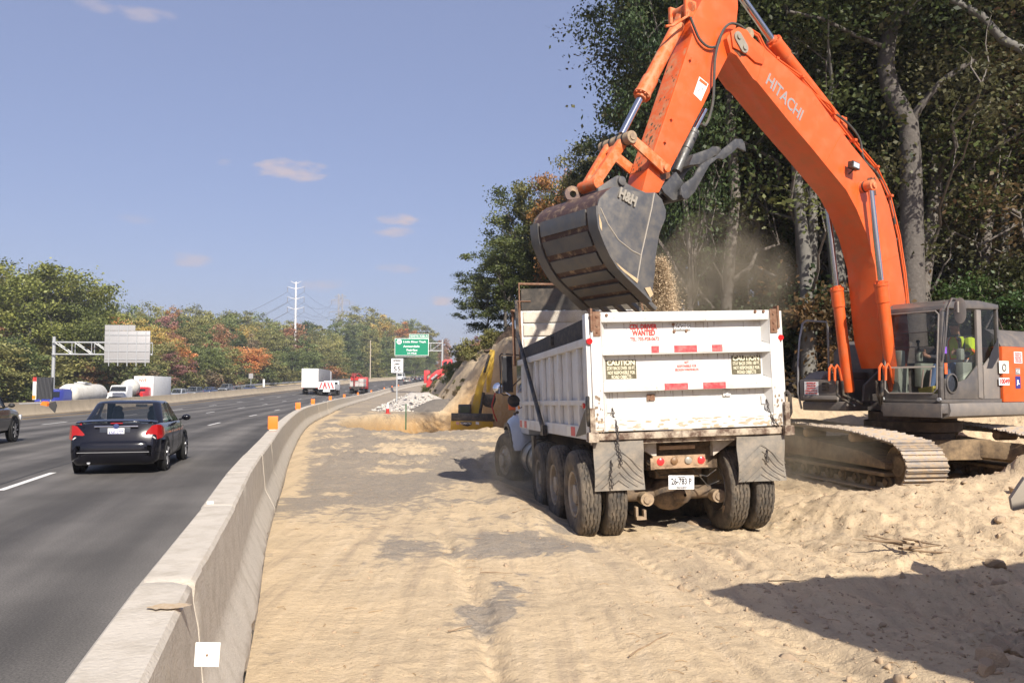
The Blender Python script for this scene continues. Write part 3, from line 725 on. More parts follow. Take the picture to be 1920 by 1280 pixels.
# triangular gussets on the side, inner headboard panels
b = MB()
for z0, z1 in ((2.95, 3.16), (3.2, 3.4), (2.55, 2.9)): b.bb((-1.1, YF - .03, z0), (1.1, YF - .002, z1))
b.build('headboard_panel', BEIGE, dt, bevel=.004)
b = MB(); b.tube([(-1.16, YF, 2.6), (-1.16, YF, 3.93), (1.1, YF, 3.88), (1.16, YF, 3.4)], .028, 8)
b.tube([(-1.19, YF - .1, 2.5), (-1.19, YF + .05, 3.62)], .02, 6); b.tube([(-1.25, YF + .2, 2.4), (-1.25, YF + .25, 3.45)], .03, 6)
b.bb((-1.3, YF + .1, 3.42), (-1.22, YF + .26, 3.46)); b.tube([(-1.2, YF, 3.6), (-.95, YF, 3.6)], .012, 6)
b.build('headboard_frame', RUST, dt)
b = MB(); b.bb((-1.12, YF + .01, 3.43), (1.08, YF + .03, 3.84)); b.build('tarp_mesh', mat('tarp_mesh', (.045, .04, .035), .9, dirt=(.2, .16, .12), damt=.5), dt)
# sideboard
b = MB(); b.prism([(-1.15, YB + .16, ZT - .29), (-1.15, YB + .16, ZT - .045), (-1.15, YF, ZT - .10), (-1.15, YF, ZT - .29)], (-.045, 0, 0)); b.bb((-1.16, 1.6, 2.55), (-1.24, 1.72, 2.68)); b.build('sideboard', BOARD, dt, bevel=.003)
# load in the box
g = []
for i in range(16):
    g.append([(-1.1 + 2.2 * j / 12, YB + .1 + (YF - YB - .15) * i / 15, 2.0 + .45 * math.exp(-((j - 6) / 4) ** 2 - ((i - 7) / 5) ** 2) + rng.uniform(-.03, .03)) for j in range(13)])
load = MB().loft(g, closed=False, cap=False).build('soil_load', mat('loose_soil', (.42, .29, .165), .95, dirt=(.2, .13, .07), damt=.5, dscale=8, bump=.8), None)
load.matrix_world = Matrix.LocRotScale(dt.location, dt.rotation_euler, (1.0, 1, 1)); tag(load, 'heap of sandy soil lying inside the white dump truck box', 'soil')
# tailgate
b = MB(); X = 1.185
y0 = YB - .03; y1 = YB + .105
b.bb((-1.06, YB + .075, ZB + .02), (1.06, YB + .10, ZT - .02))                     # back sheet
for s in (-1, 1): b.bb((s * 1.055, y0, ZB), (s * X, y1, ZT))
for z0, z1 in ((2.67, ZT), (2.265, 2.365), (1.817, 1.935)): b.bb((-1.052, y0, z0), (1.052, y1, z1))
b.bb((-1.052, y0, ZB), (1.052, y1, 1.50))
for z0, z1 in ((2.365, 2.67), (1.935, 2.265), (1.50, 1.817)):                    # bevelled recess edges
    for s in (-1, 1): b.poly([(s * 1.052, y0 + .004, z0), (s * 1.052, y0 + .004, z1), (s * .99, YB + .074, z1 - .0), (s * .99, YB + .074, z0 + .05)])
    b.poly([(-1.05, y0 + .004, z0), (1.05, y0 + .004, z0), (.99, YB + .074, z0 + .04), (-.99, YB + .074, z0 + .04)])
tg = b.build('tailgate', GATEW, dt, bevel=.005)
rng2 = random.Random(9)
def grime(name, z0, z1, n, y, wmax, hmax, par, xr=1.17, m=None):
    b = MB()
    for _ in range(n):
        x = rng2.uniform(-xr, xr); z = z0 + (z1 - z0) * rng2.random() ** 1.5; w = rng2.uniform(.2, 1) * wmax; hh = rng2.uniform(.2, 1) * hmax; k = rng2.randint(6, 9)
        b.poly([(x + w * math.cos(2 * PI * i / k) * rng2.uniform(.5, 1), y - rng2.uniform(0, .0012), max(ZB + .003, z + hh * math.sin(2 * PI * i / k) * rng2.uniform(.5, 1))) for i in range(k)])
    return b.build(name, m or mat('grime_film', (.40, .32, .22), .9, dirt=(.55, .5, .42), damt=.7, dscale=9), par, smooth=0)
stuff(grime('road_dirt', ZB + .01, ZB + .14, 90, y0 - .002, .08, .022, tg))
for s_ in (-1, 1):
    b = MB()
    for _ in range(26):
        x = s_ * rng2.uniform(1.07, 1.175); z = ZB + rng2.random() ** 1.6 * .5; w = rng2.uniform(.004, .018); b.poly([(x + w * math.cos(a) * rng2.uniform(.5, 1.1), y0 - .003 - rng2.uniform(0, .001), z + w * 1.8 * math.sin(a) * rng2.uniform(.5, 1.2)) for a in lin(0, 5.5, 7)])
    stuff(b.build('paint_chips', mat('chip_rust', (.22, .16, .11), .9), tg, smooth=0))
b = MB()
for _ in range(70):
    x = rng2.uniform(-.98, .98); zt_ = rng2.choice((2.66, 2.26, 1.81)); L_ = rng2.uniform(.02, .14); w = rng2.uniform(.0015, .004); b.poly([(x - w, YB + .0735, zt_), (x + w, YB + .0735, zt_), (x + w * .4, YB + .0735, zt_ - L_)])
for _ in range(40):
    x = rng2.uniform(-1.0, 1.0); z = rng2.choice((2.70, 2.73, 2.31, 1.87)) + rng2.uniform(-.03, .03); r = rng2.uniform(.002, .007); b.poly([(x + r * math.cos(a), y0 - .001, z + r * math.sin(a)) for a in lin(0, 5.2, 6)])
stuff(b.build('rust_runs', mat('rust_stain_mark', (.20, .13, .09), .9), tg, smooth=0))
b = MB()
for zt_ in (2.365, 1.935, 1.50):
    xs = lin(-1.04, 1.04, 60); b.loft([[(x, y0 + .003, zt_ + .0015), (x, YB + .07, zt_ + .0015 + rng2.uniform(.002, .014))] for x in xs], closed=False, cap=False)
b.build('ledge_dust', mat('ledge_sand', (.46, .36, .24), .95), tg, smooth=0)
def lx(px): return (px - 1285) / 149.5
def lz(py): return 1.85 - (py - 727) / 152.5
yt = YB - .0325
def decal(px0, py0, px1, py1, m, name='decal', dy=0., par=None, lab=None):
    b = MB(); y = (yt if dy == 0 else dy)
    b.bb((lx(px0), y - .003, lz(py1)), (lx(px1), y, lz(py0))); return b.build(name, m, par or tg, smooth=0, label=lab)
REFR = mat('reflective_red', (.62, .05, .06), .4, dirt=(.5, .4, .33), damt=.4, dscale=9)
REFW = mat('reflective_white', (.68, .67, .62), .4)
for a0, a1, m in ((1218, 1232, REFR), (1232, 1260, REFW), (1260, 1303, REFR), (1303, 1331, REFW), (1331, 1351, REFR)): decal(a0, 648.5, a1, 661, m, 'reflector_strip')
for a0, a1, m in ((1226, 1239, REFW), (1239, 1283, REFR), (1283, 1311, REFW), (1311, 1354, REFR)): decal(a0, 719, a1, 731, m, 'reflector_strip')
def ttx(s, px, py, size, m, width=None, y=YB + .072, name='lettering', bold=.0, par=None):
    return text(name, s, size, m, par or tg, (lx(px), y, lz(py)), (1, 0, 0), (0, 0, 1), width / 149.5 if width else None, bold=bold)
ttx('CDL DRIVER', 1209, 611, .085, REDP, 51, bold=.003); ttx('WANTED', 1210, 622.5, .095, REDP, 43, bold=.004); ttx('TEL: 703-928-0672', 1211, 634, .062, REDP, 54, bold=.001)
decal(1265, 607, 1298, 619.5, mat('grey_plate', (.28, .27, .25), .6, dirt=(.1, .09, .08), damt=.6, dscale=20), 'nameplate', YB + .071)
ttx('ROGERS', 1282, 612.5, .085, WHITE2, 30, y=YB + .066, bold=.002)
for t_, py, w in (('NOT', 680, 8), ('RESPONSIBLE FOR', 687, 36), ('BROKEN WINDSHIELDS', 694, 44)): ttx(t_, 1288, py, .045, REDP, w)
CAUT = mat('weathered_caution_sign', (.09, .075, .04), .7, dirt=(.42, .38, .28), damt=.5, dscale=14, thr=(.52, .66)); CREAM = mat('cream_print', (.72, .68, .5), .6, dirt=(.3, .26, .17), damt=.3, dscale=20)
for cx in (1165, 1401.5):
    dy = 0 if cx < 1200 else -3.4
    sg = decal(cx - 28, 672.5 + dy, cx + 28, 708.5 + dy, CAUT, 'caution_sign', YB + .071, lab='weathered black and yellow caution sign on the %s side of the tailgate' % ('left' if cx < 1200 else 'right'))
    for s_, py, w, sz in (('CAUTION', 678, 51, .085), ('STAY BACK OVER 100 FT.', 688, 52, .055), ('NOT RESPONSIBLE FOR', 696.5, 50, .055), ('ROAD OBJECTS', 704.5, 36, .055)):
        ttx(s_, cx, py + dy, sz, CREAM, w, y=YB + .0665, bold=.003 if sz > .08 else .001, par=sg)
for px, py in ((1109, 589), (1124, 589), (1138, 589), (1417, 586.5), (1433, 586.5), (1266, 607), (1267, 620.5), (1290, 619.5)):
    if px > 1200 and px < 1400: yb = YB + .069
    else: yb = yt
    MB().cyl((lx(px), yb + .004, lz(py)), (lx(px), yb - .014, lz(py)), .02, .016, 10).build('bolt', RUST, tg)
for s, xx in ((-1, -1.11), (1, 1.11)):
    b = MB(); b.bb((xx - .045, yt - .012, 2.50), (xx + .045, yt - .001, 2.80))
    b.bb((xx + s * .05, yt - .02, 2.56), (xx + s * .075, yt + .1, 2.84))
    for z in (2.55, 2.63, 2.74): b.cyl((xx, yt - .012, z), (xx, yt - .024, z), .014, n=8)
    b.build('hinge_bracket', RUST, tg)
for px, py in ((1217.5, 744), (1361, 740)):
    b = MB(); b.bb((lx(px) - .048, YB + .052, lz(py) - .04), (lx(px) + .048, YB + .073, lz(py) + .04)); b.beam((lx(px) - .02, YB + .046, lz(py) - .03), (lx(px) + .02, YB + .044, lz(py) + .03), .012, .02)
    b.build('coal_door_latch', RUST if px < 1300 else BOXW, tg)
CHAIN = mat('chain_steel', (.07, .06, .055), .6, .4)
def chain(b, p0, p1, sag=0, L=.045, r=.006):
    p0, p1 = Vector(p0), Vector(p1); n = max(2, int((p1 - p0).length / (L * .78)))
    for i in range(n):
        t = (i + .5) / n; c = p0.lerp(p1, t) + Vector((math.sin(t * 9) * .008, 0, 0)); d = (p1 - p0).normalized()
        side = Vector((1, 0, 0)) if i % 2 else Vector((0, 1, 0)); side = (side - d * side.dot(d)).normalized()
        pts = [c + d * (L / 2 * math.cos(a)) + side * (L * .28 * math.sin(a)) for a in lin(0, 2 * PI, 9)]
        b.tube(pts, r, 5, cap=False)
for px0, py0, end in ((1144, 762, (lx(1151), YB - .1, .95)), (1434.5, 755, (lx(1446), YB - .08, 1.34))):
    b = MB(); b.bb((lx(px0) - .052, YB + .056, lz(py0) - .052), (lx(px0) + .052, YB + .073, lz(py0) + .052)); pl = b.build('chain_plate', BOXW, tg)
    b = MB(); chain(b, (lx(px0), YB + .045, lz(py0)), (lx(px0) + .02, YB - .045, ZB + .1)); chain(b, (lx(px0) + .02, YB - .045, ZB + .1), end); b.build('chain', CHAIN, pl)
b = MB(); chain(b, (lx(1134), YB - .07, 1.0), (lx(1134), YB - .07, .66)); b.build('loose_chain', CHAIN, dt)
b = MB(); chain(b, (lx(1423), YB - .07, 1.05), (lx(1423), YB - .07, .9)); b.build('loose_chain', CHAIN, dt)
# rear sill, lamps on posts
b = MB(); b.bb((-1.25, YB - .05, ZB - .1), (1.25, YB + .1, ZB - .02)); b.bb((-1.2, YB + .02, ZB - .16), (1.2, YB + .12, ZB - .1))
for s in (-1, 1): b.box((s * 1.21, YB - .06, ZB + .12), (.06, .06, .34)); b.box((s * 1.21, YB - .07, ZB - .06), (.12, .1, .12))
b.build('rear_sill', mat('dirty_sill', (.10, .06, .04), .8, dirt=(.5, .42, .32), damt=.85, dscale=4, thr=(.42, .6)), dt, bevel=.006)
for s in (-1, 1):
    b = MB(); b.cyl((s * 1.2, YB + .0, 2.44), (s * 1.2, YB - .035, 2.44), .042, .036, 16); b.build('marker_lamp', RED, dt)
    b = MB(); b.tube([(s * 1.245, YB - .01, 1.76), (s * 1.26, YB - .06, 1.72), (s * 1.26, YB - .06, 1.5), (s * 1.24, YB - .02, 1.42)], .025, 8); b.build('gate_latch', BLACKM, dt)
b = MB(); b.cyl((-1.235, YB + .2, 1.66), (-1.26, YB + .2, 1.66), .035, n=12); b.build('side_lamp', RED, dt)
b = MB(); b.cyl((-1.235, YF - .1, 1.62), (-1.26, YF - .1, 1.62), .035, n=12); b.build('side_lamp', mat('amber_lens', (.8, .25, .02), .3), dt)
# side: reflectors, gusset, tarp arm
for y, m in ((4.6, REFR), (4.35, REFW), (4.1, REFR), (3.8, REFW), (.5, REFW), (.25, REFR)):
    b = MB(); b.bb((-1.2255, y, 1.26), (-1.2285, y + .24, 1.38)); b.build('side_reflector', m, dt, smooth=0)
b = MB(); b.prism([(-1.226, YB + .16, 1.62), (-1.226, YB + .16, 1.32), (-1.226, YB + .75, 1.26)], (-.012, 0, 0)); b.build('corner_gusset', BLACKM, dt)
b = MB(); b.tube([(-1.27, 2.25, 1.27), (-1.28, YF - .45, 2.95), (-1.24, YF - .12, 3.6)], [.035, .032, .028], 8); b.bb((-1.3, 2.15, 1.2), (-1.24, 2.35, 1.36)); b.build('tarp_arm', BLACKM, dt)
b = MB(); b.tube([(1.2, 2.9, 2.85), (1.17, 3.6, 3.5), (1.0, 3.6, 3.52), (.86, 3.6, 3.48)], .03, 8); b.build('tarp_bow', mat('tube_steel', (.5, .48, .44), .4, .5), dt)
# chassis
b = MB()
for s in (-1, 1): b.bb((s * .38, YB + .35, .82), (s * .46, 7.3, 1.1))
b.bb((-.46, YB + .35, .82), (.46, YB + .42, 1.1)); b.bb((-.5, YB + .3, 1.1), (.5, 5, 1.2)); b.bb((-.75, YB + .4, 1.08), (.75, YB + .5, 1.22))
b.bb((-.3, -.1, .7), (.3, .2, 1.0)); b.bb((-.25, 1.2, .7), (.25, 1.5, 1.0)); b.bb((-.35, 2, .6), (.35, 6.5, .85))
b.build('chassis_frame', FRAMEM, dt, bevel=.008)
for s in (-1, 1):
    b = MB(); b.prism([(s * .36, YB + .22, 1.22), (s * .72, YB + .22, 1.22), (s * .36, YB + .22, .98)], (0, .1, 0)); b.build('hinge_gusset', mat('dirty_white', (.5, .46, .4), .7, dirt=(.3, .2, .13), damt=.7, dscale=7), dt)
for y in (0, 1.25, 2.55):
    b = MB(); b.cyl((-1.2, y, .5), (.95, y, .5), .085, n=12); b.sph((-.1, y + .02, .5), (.26, .22, .22), 14)
    b.lathe([(.02, -.3), (.12, -.2), (.13, 0)], (0, y, .5), (0, 1, 0), 12); b.build('axle', FRAMEM, dt)
    for s in (-1, 1):
        b = MB(); b.cyl((s * .46, y - .24, .46), (s * .46, y - .06, .46), .085, n=14); b.cyl((s * .46, y - .26, .46), (s * .46, y - .24, .46), .05, n=10); b.build('brake_chamber', DUSTMETAL, dt)
    if y == 0:
        for s in (-1, 1):
            b = MB(); b.bb((s * .50, -.3, .22), (s * .62, -.22, .26)); b.bb((s * .5, -.3, .26), (s * .53, -.22, .34)); b.bb((s * .60, -.3, .26), (s * .63, -.22, .38)); b.build('shackle', DUSTMETAL, dt)
b = MB(); b.tube([(-.45, YB + .3, .95), (-.3, YB + .32, .75), (0, YB + .36, .78), (.3, YB + .3, .72), (.42, YB + .3, .8)], .008, 5); b.tube([(.1, YB + .32, .86), (.3, YB + .3, .6), (.5, YB + .35, .66)], .008, 5); b.build('air_hose', BLACKM, dt)
# light bar
b = MB(); b.bb((-.44, YB + .12, .875), (.22, YB + .19, 1.01), mi=0); b.bb((-.48, YB + .09, .855), (.24, YB + .2, .875)); b.bb((-.48, YB + .09, .85), (-.43, YB + .12, .99)); lb = b.build('light_bar', mat('lightbar_tan', (.38, .25, .15), .7, dirt=(.08, .05, .03), damt=.8, dscale=5), dt, bevel=.004)
for i, (x, m) in enumerate(((-.345, REDLIT), (-.175, mat('dusty_amber', (.2, .11, .05), .5)), (.0, mat('dusty_clear_lens', (.3, .27, .22), .4)), (.165, REDLIT))):
    b = MB(); b.lathe([(.046, 0), (.043, .016), (.026, .025), (.001, .027)], (x, YB + .118, .945), (0, -1, 0), 18); b.build('tail_lamp', m, lb)
b = MB(); b.bb((-.33, YB + .2, 1.08), (.13, YB + .26, 1.13)); b.build('id_light_strip', mat('lightbar_tan', (0, 0, 0)), dt, bevel=.01)
b = MB(); b.box((-.105, YB + .1, .68), (.32, .01, .17), rotm('Y', R_(2.5))); lp = b.build('licence_plate', WHITE2, dt, bevel=.004)
text('plate_number', '26-783 P', .105, PRINT, lp, (-.105, YB + .092, .69), (1, 0, -.03), (0, 0, 1), .255, bold=.002)
text('plate_caption', 'PERMANENT', .028, PRINT, lp, (-.105, YB + .092, .615), (1, 0, -.03), (0, 0, 1), .13)
text('plate_state', 'VIRGINIA', .024, PRINT, lp, (-.105, YB + .092, .745), (1, 0, -.03), (0, 0, 1), .10)
# mud flaps
for s in (-1, 1):
    xc = -.90 if s < 0 else .87; w = .60
    g = [[(xc - w / 2 + w * j / 12, YB - .03 + .02 * math.sin(i * .7 + j * .3), 1.22 - (.56 + (.03 if s < 0 else .0)) * i / 10) for j in range(13)] for i in range(11)]
    b = MB(); b.loft(g, closed=False, cap=False); b.loft([[(x, y + .014, z) for x, y, z in r] for r in g], closed=False, cap=False)
    fl = b.build('mud_flap', FLAP, dt)
    b = MB()
    for k in range(9):
        zt = 1.12 - k * .085
        for q in (-1, 1):
            L = .29
            a0 = Vector((xc, YB - .055, zt)); a1 = Vector((xc + q * L, YB - .055, zt - L * .85))
            if a1.z < .68: f = (zt - .68) / (zt - a1.z); a1 = a0.lerp(a1, max(0, f))
            if (a1 - a0).length > .04: b.tube([a0, a1], .0045, 5)
    b.build('chevron_tread', FLAP, fl)
# wheels
TR = .555
tm = None
for y in (0, 1.25):
    for s in (-1, 1):
        for kk, xo in enumerate((1.085, .765)):
            w = thing('wheel', '', '', ); del w['label']; del w['category']
            w.parent = dt; w.location = (s * xo - .14, y, TR - .01)
            t = tyre_mesh('tyre', TR, .232, .29, w, (0, 0, 0), RUBBER, mesh=tm); tm = tm or t.data
            t.rotation_euler = (rng.uniform(0, 6), 0, 0)
            b = MB(); rim_mesh(b, .288, .22, s); r = b.build('rim', RIMM, w)
for s in (-1, 1):
    w = thing('wheel', '', ''); del w['label']; del w['category']; w.parent = dt; w.location = (s * 1.07 - .14, 2.55, .535)
    t = tyre_mesh('tyre', TR, .232, .29, w, (0, 0, 0), RUBBER, mesh=tm); t.scale = (1, .95, .95); b = MB(); rim_mesh(b, .275, .22, s); b.build('rim', RIMM, w)
    w = thing('wheel', '', ''); del w['label']; del w['category']; w.parent = dt; w.location = (s * 1.08 - .14, 6.35, TR); w.rotation_euler = (0, 0, R_(14))
    t = tyre_mesh('tyre', TR, .29, .29, w, (0, 0, 0), RUBBER, mesh=tm); b = MB(); rim_mesh(b, .288, .24, s, 10, depth=.03); b.build('rim', RIMM, w)
# fuel tank, steps
b = MB(); b.lathe([(.001, 0), (.29, .0), (.32, .03), (.32, 1.1), (.29, 1.13), (.001, 1.13)], (-.95, 3.6, .70), (0, 1, 0), 24); b.build('fuel_tank', mat('tank_alloy', (.4, .38, .34), .3, .6, dirt=(.3, .22, .14), damt=.8, dscale=3), dt)
b = MB()
for y in (3.85, 4.5): MB().lathe([(.33, 0), (.345, .0), (.345, .06), (.33, .06)], (-.95, y, .70), (0, 1, 0), 24).build('tank_strap', BLACKM, dt)
b.bb((-1.25, 3.3, .3), (-1.2, 3.5, 1.15)); b.build('tank_step', BLACKM, dt)
# cab, hood, fender, bumper
CABW = mat('cab_silver', (.5, .52, .55), .4, dirt=(.4, .34, .27), damt=.3)
b = MB(); b.loft([[(-1.05, y, z0), (1.05, y, z0), (1.05, y, z1 * .6 + z0 * .4), (.95, y, z1), (-.95, y, z1), (-1.05, y, z1 * .6 + z0 * .4)] for y, z0, z1 in ((5.02, 1.1, 2.75), (6.0, 1.1, 2.78), (6.35, 1.1, 2.6), (6.55, 1.1, 1.9))]); cabo = b.build('cab', CABW, dt, bevel=.03)
for s in (-1, 1): MB().bb((s * 1.04, 5.2, 1.9), (s * 1.06, 6.15, 2.6)).build('cab_window', DGLASS, cabo)
b = MB()
ring = []
for y, w, z1 in ((6.3, .80, 1.86), (6.8, .78, 1.80), (7.4, .74, 1.66), (7.75, .66, 1.45), (7.85, .6, 1.2)):
    ring.append([(-w, y, .85), (-w - .02, y, z1 - .25), (-w + .08, y, z1 - .06), (-w + .28, y, z1), (w - .28, y, z1), (w - .08, y, z1 - .06), (w + .02, y, z1 - .25), (w, y, .85)])
b.loft(ring); hood = b.build('hood', HOODM, dt, smooth=40)
for s in (-1, 1):
    b = MB(); rg = []
    for a in lin(R_(-8), R_(172), 15):
        r1 = .66; c = (6.45, .6); y = c[0] - math.cos(a) * r1 * 1.02; z = c[1] + math.sin(a) * r1 + .06
        rg.append([(s * .72, y, z + .28 * max(0, math.sin(a)) ** .6), (s * .95, y, z + .24 * max(0, math.sin(a)) ** .6), (s * 1.2, y, z + .05), (s * 1.235, y, z - .02), (s * 1.2, y, z - .05), (s * .72, y, z - .04)])
    b.loft(rg); b.build('front_fender', HOODM, dt, smooth=50)
    b = MB(); rg = []
    for a in lin(R_(60), R_(186), 9):
        y = 6.45 - math.cos(a) * -.69; z = .62 + math.sin(a) * .69
        rg.append([(s * 1.05, y, z), (s * 1.26, y, z), (s * 1.26, y, z - .07), (s * 1.05, y, z - .07)])
    b.loft(rg); b.build('fender_flare', BLACKM, dt)
b = MB(); b.bb((-1.05, 7.75, .4), (1.05, 7.95, .75)); b.build('front_bumper', CHROME, dt, bevel=.03)
# mirrors
b = MB(); b.tube([(-1.05, 5.55, 2.62), (-1.44, 5.5, 2.66), (-1.47, 5.5, 2.62), (-1.47, 5.5, 1.9), (-1.42, 5.5, 1.86), (-1.33, 5.5, 1.86)], .015, 6); b.tube([(-1.33, 5.5, 1.95), (-1.05, 5.55, 2.2)], .012, 6)
b.box((-1.34, 5.5, 2.26), (.20, .07, .70)); mo = b.build('side_mirror', BLACKM, dt, bevel=.02)
b = MB(); b.box((-1.34, 5.462, 2.26), (.165, .006, .64)); b.build('mirror_pane', mat('mirror_dark', (.05, .05, .055), .05, .3), mo)
b = MB(); b.lathe([(.001, .05), (.09, .04), (.125, .01), (.125, -.01), (.1, -.015), (.001, -.02)], (-1.23, 5.5, 1.74), (-.25, 1, -.3), 18); b.tube([(-1.23, 5.52, 1.78), (-1.12, 5.5, 1.6), (-1.07, 5.5, 1.62)], .014, 6); b.sph((-1.17, 5.5, 1.52), .035, 8); b.sph((-1.22, 5.5, 1.49), .03, 8); b.build('convex_mirror', BLACKM, dt)
b = MB(); b.lathe([(.001, .05), (.07, .038), (.115, .0), (.12, -.012), (.001, -.014)], (-1.33, 6.9, 2.02), (.1, -1, .1), 20, mi=0); fm = b.build('fender_mirror', MIRROR, dt)
b = MB(); b.tube([(-1.31, 6.93, 2.02), (-.95, 6.6, 1.72)], .014, 6); b.build('mirror_arm', CHROME, fm)
b = MB(); b.box((-1.10, 6.6, 1.62), (.16, .05, .13)); b.build('turn_signal', mat('amber_orange', (.75, .16, .05), .4), dt, bevel=.008)
# ------------------------------------------------------------------ big orange excavator
EC = Vector((7.35, 15.35, 0)); EH = Vector((-.846, -.534, 0)).normalized(); ELn = Vector((-EH.y, EH.x, 0))
ERZ = math.atan2(EH.y, EH.x)
ex = thing('excavator', 'large orange crawler excavator loading the white dump truck in front of the woods', 'excavator', (EC.x, EC.y, 0), ERZ)
def ep(px, py, y=0.0):
    """pixel -> excavator-local (u, z) in the vertical plane at local y"""
    r = ray(px, py); o = Vector((0, 0, CH)); P0 = EC + ELn * y
    k = (P0 - o).dot(ELn) / r.dot(ELn); w = o + r * k
    return ((w - EC).dot(EH), w.z)
def plate(b, pix, y, th, mi=0, yref=None):
    """outline in photo pixels read in the plane at local y, extruded by th towards -y"""
    pts = [ep(px, py, y if yref is None else yref) for px, py in pix]
    b.prism([(u, y, z) for u, z in pts], (0, -th, 0), mi); return pts
def lp_(px, py, y): u, z = ep(px, py, y); return Vector((u, y, z))
# boom
BW = .56
BN = [(1363, 72), (1370, 60), (1382, 54), (1398, 58), (1431, 88), (1476, 128), (1520, 167), (1560, 222), (1597, 272), (1640, 325), (1652, 345), (1667, 385), (1680, 444), (1691, 514), (1700, 575), (1706, 650), (1700, 690), (1668, 690),
      (1655, 640), (1647, 560), (1641, 498), (1625, 439), (1606, 392), (1587, 357), (1559, 323), (1524, 280), (1478, 226), (1420, 154), (1412, 148), (1381, 104), (1370, 98)]
b = MB(); bp = plate(b, BN, BW / 2, BW)
b.build('boom', ORANGE, ex, bevel=.008)
# rounded side bosses at the boom tip
for s in (-1, 1):
    b = MB(); c = lp_(1388, 81, BW / 2); d = lp_(1412, 120, BW / 2)
    m_ = [(1368, 60), (1382, 52), (1398, 58), (1412, 78), (1425, 104), (1432, 112), (1428, 122), (1414, 118), (1400, 105), (1372, 90)]
    pts = [ep(px, py, BW / 2) for px, py in m_]
    b.prism([(u, s * (BW / 2 + .002), z) for u, z in pts], (0, s * .03, 0)); b.build('boom_tip_boss', ORANGE, ex, bevel=.008)
    b = MB(); p0 = ep(1383, 70, BW / 2 + .03); p1 = ep(1394, 90, BW / 2 + .03); du = Vector((p1[0] - p0[0], p1[1] - p0[1])); n_ = Vector((-du.y, du.x)).normalized() * .085
    ring = []
    for k in range(9):
        a = PI * k / 8; ring.append(Vector(p0) + n_ * math.cos(a) - du.normalized() * .085 * math.sin(a))
    for k in range(9):
        a = PI * k / 8; ring.append(Vector(p1) - n_ * math.cos(a) + du.normalized() * .085 * math.sin(a))
    b.prism([(q.x, s * (BW / 2 + .034), q.y) for q in ring], (0, s * .02, 0))
    for q in (p0, p1): b.cyl((q[0], s * (BW / 2 + .056), q[1]), (q[0], s * (BW / 2 + .075), q[1]), .04, n=12)
    b.build('pin_keeper_plate', mat('worn_plate', (.36, .33, .27), .5, .4, dirt=(.2, .15, .1), damt=.6), ex)
LET = mat('grey_lettering', (.27, .255, .25), .5, var=.02)
h0 = lp_(1453, 178, BW / 2); ha = lp_(1437, 150, BW / 2 + .004); hb = lp_(1500, 224, BW / 2 + .004)
xd = (hb - ha); mid = (lp_(1441, 152, BW / 2 + .004) + lp_(1501, 216, BW / 2 + .004)) / 2
lower = lp_(1434, 156, BW / 2 + .004) - lp_(1444, 141, BW / 2 + .004)
xd = (lp_(1503, 219, BW / 2) - lp_(1440, 149, BW / 2)); yd = Vector((0, 1, 0)).cross(xd).normalized() * -1
yd = Vector((-xd.z, 0, xd.x)); yd = yd if yd.z > 0 else -yd
mid = lp_(1471, 184, BW / 2) + Vector((0, .004, 0))
text('lettering', 'HITACHI', .30, LET, ex, mid, xd, yd, xd.length * 1.02, bold=.006)
# seam welds
for a, c in (((1434, 92), (1420, 152)), ((1578, 252), (1548, 305)), ((1684, 478), (1652, 492))):
    b = MB(); b.tube([lp_(*a, BW / 2), lp_(*c, BW / 2)], .006, 5); b.build('weld_seam', ORANGE, ex)
# arm (stick)
AW = .40
AN = [(1316, 0), (1325, -50), (1340, -62), (1370, -55), (1383, -10), (1384, 15), (1380, 52), (1368, 74), (1370, 96), (1337, 160), (1318, 200), (1247, 338), (1236, 361), (1203, 363), (1216, 313), (1226, 283), (1254, 200), (1293, 83), (1298, 66), (1295, 42)]
b = MB(); plate(b, AN, AW / 2, AW); b.build('arm', [ORANGE], ex, bevel=.01)
# dusty top face of the arm, muddy splash marks
MUD = mat('dried_mud', (.36, .26, .14), .95, dirt=(.25, .17, .09), damt=.5)
b = MB(); f0 = [ep(*q, AW / 2) for q in ((1215, 316), (1226, 283), (1254, 200), (1291, 88))]
for (u0, z0), (u1, z1) in zip(f0[:-1], f0[1:]):
    n_ = Vector((-(z1 - z0), 0, u1 - u0)).normalized(); n_ = n_ if n_.x > 0 else -n_
    q0 = Vector((u0, 0, z0)) + n_ * .004; q1 = Vector((u1, 0, z1)) + n_ * .004
    b.poly([q0 + Vector((0, -AW / 2 + .02, 0)), q0 + Vector((0, AW / 2 - .02, 0)), q1 + Vector((0, AW / 2 - .02, 0)), q1 + Vector((0, -AW / 2 + .02, 0))])
b.build('dusty_wear_coat', ORANGED, ex)
rng = random.Random(11); b = MB()
for k in range(60):
    t = rng.random(); i = min(2, int(t * 3)); u0, z0 = f0[i]; u1, z1 = f0[i + 1]; f = t * 3 - i
    n_ = Vector((-(z1 - z0), 0, u1 - u0)).normalized(); n_ = n_ if n_.x > 0 else -n_
    c = Vector((u0 + (u1 - u0) * f, rng.uniform(-.17, .17), z0 + (z1 - z0) * f)) + n_ * .006; dd = Vector((u1 - u0, 0, z1 - z0)).normalized()
    r = rng.uniform(.006, .022); b.poly([c + dd * (math.cos(a) * r * rng.uniform(.8, 2.2)) + Vector((0, math.sin(a) * r * rng.uniform(.6, 1.2), 0)) for a in lin(0, 2 * PI * 7 / 8, 8)])
ob = b.build('mud_spatter', mat('mud_spatter', (.13, .085, .05), .9), ex, smooth=0)
b = MB(); n4 = [ep(*q, AW / 2) for q in ((1311, 144), (1328, 158), (1314, 190), (1300, 176))]
st = b.prism([(u, AW / 2 + .003, z) for u, z in n4], (0, .002, 0)).build('warning_sticker', WHITE2, ex, smooth=0)
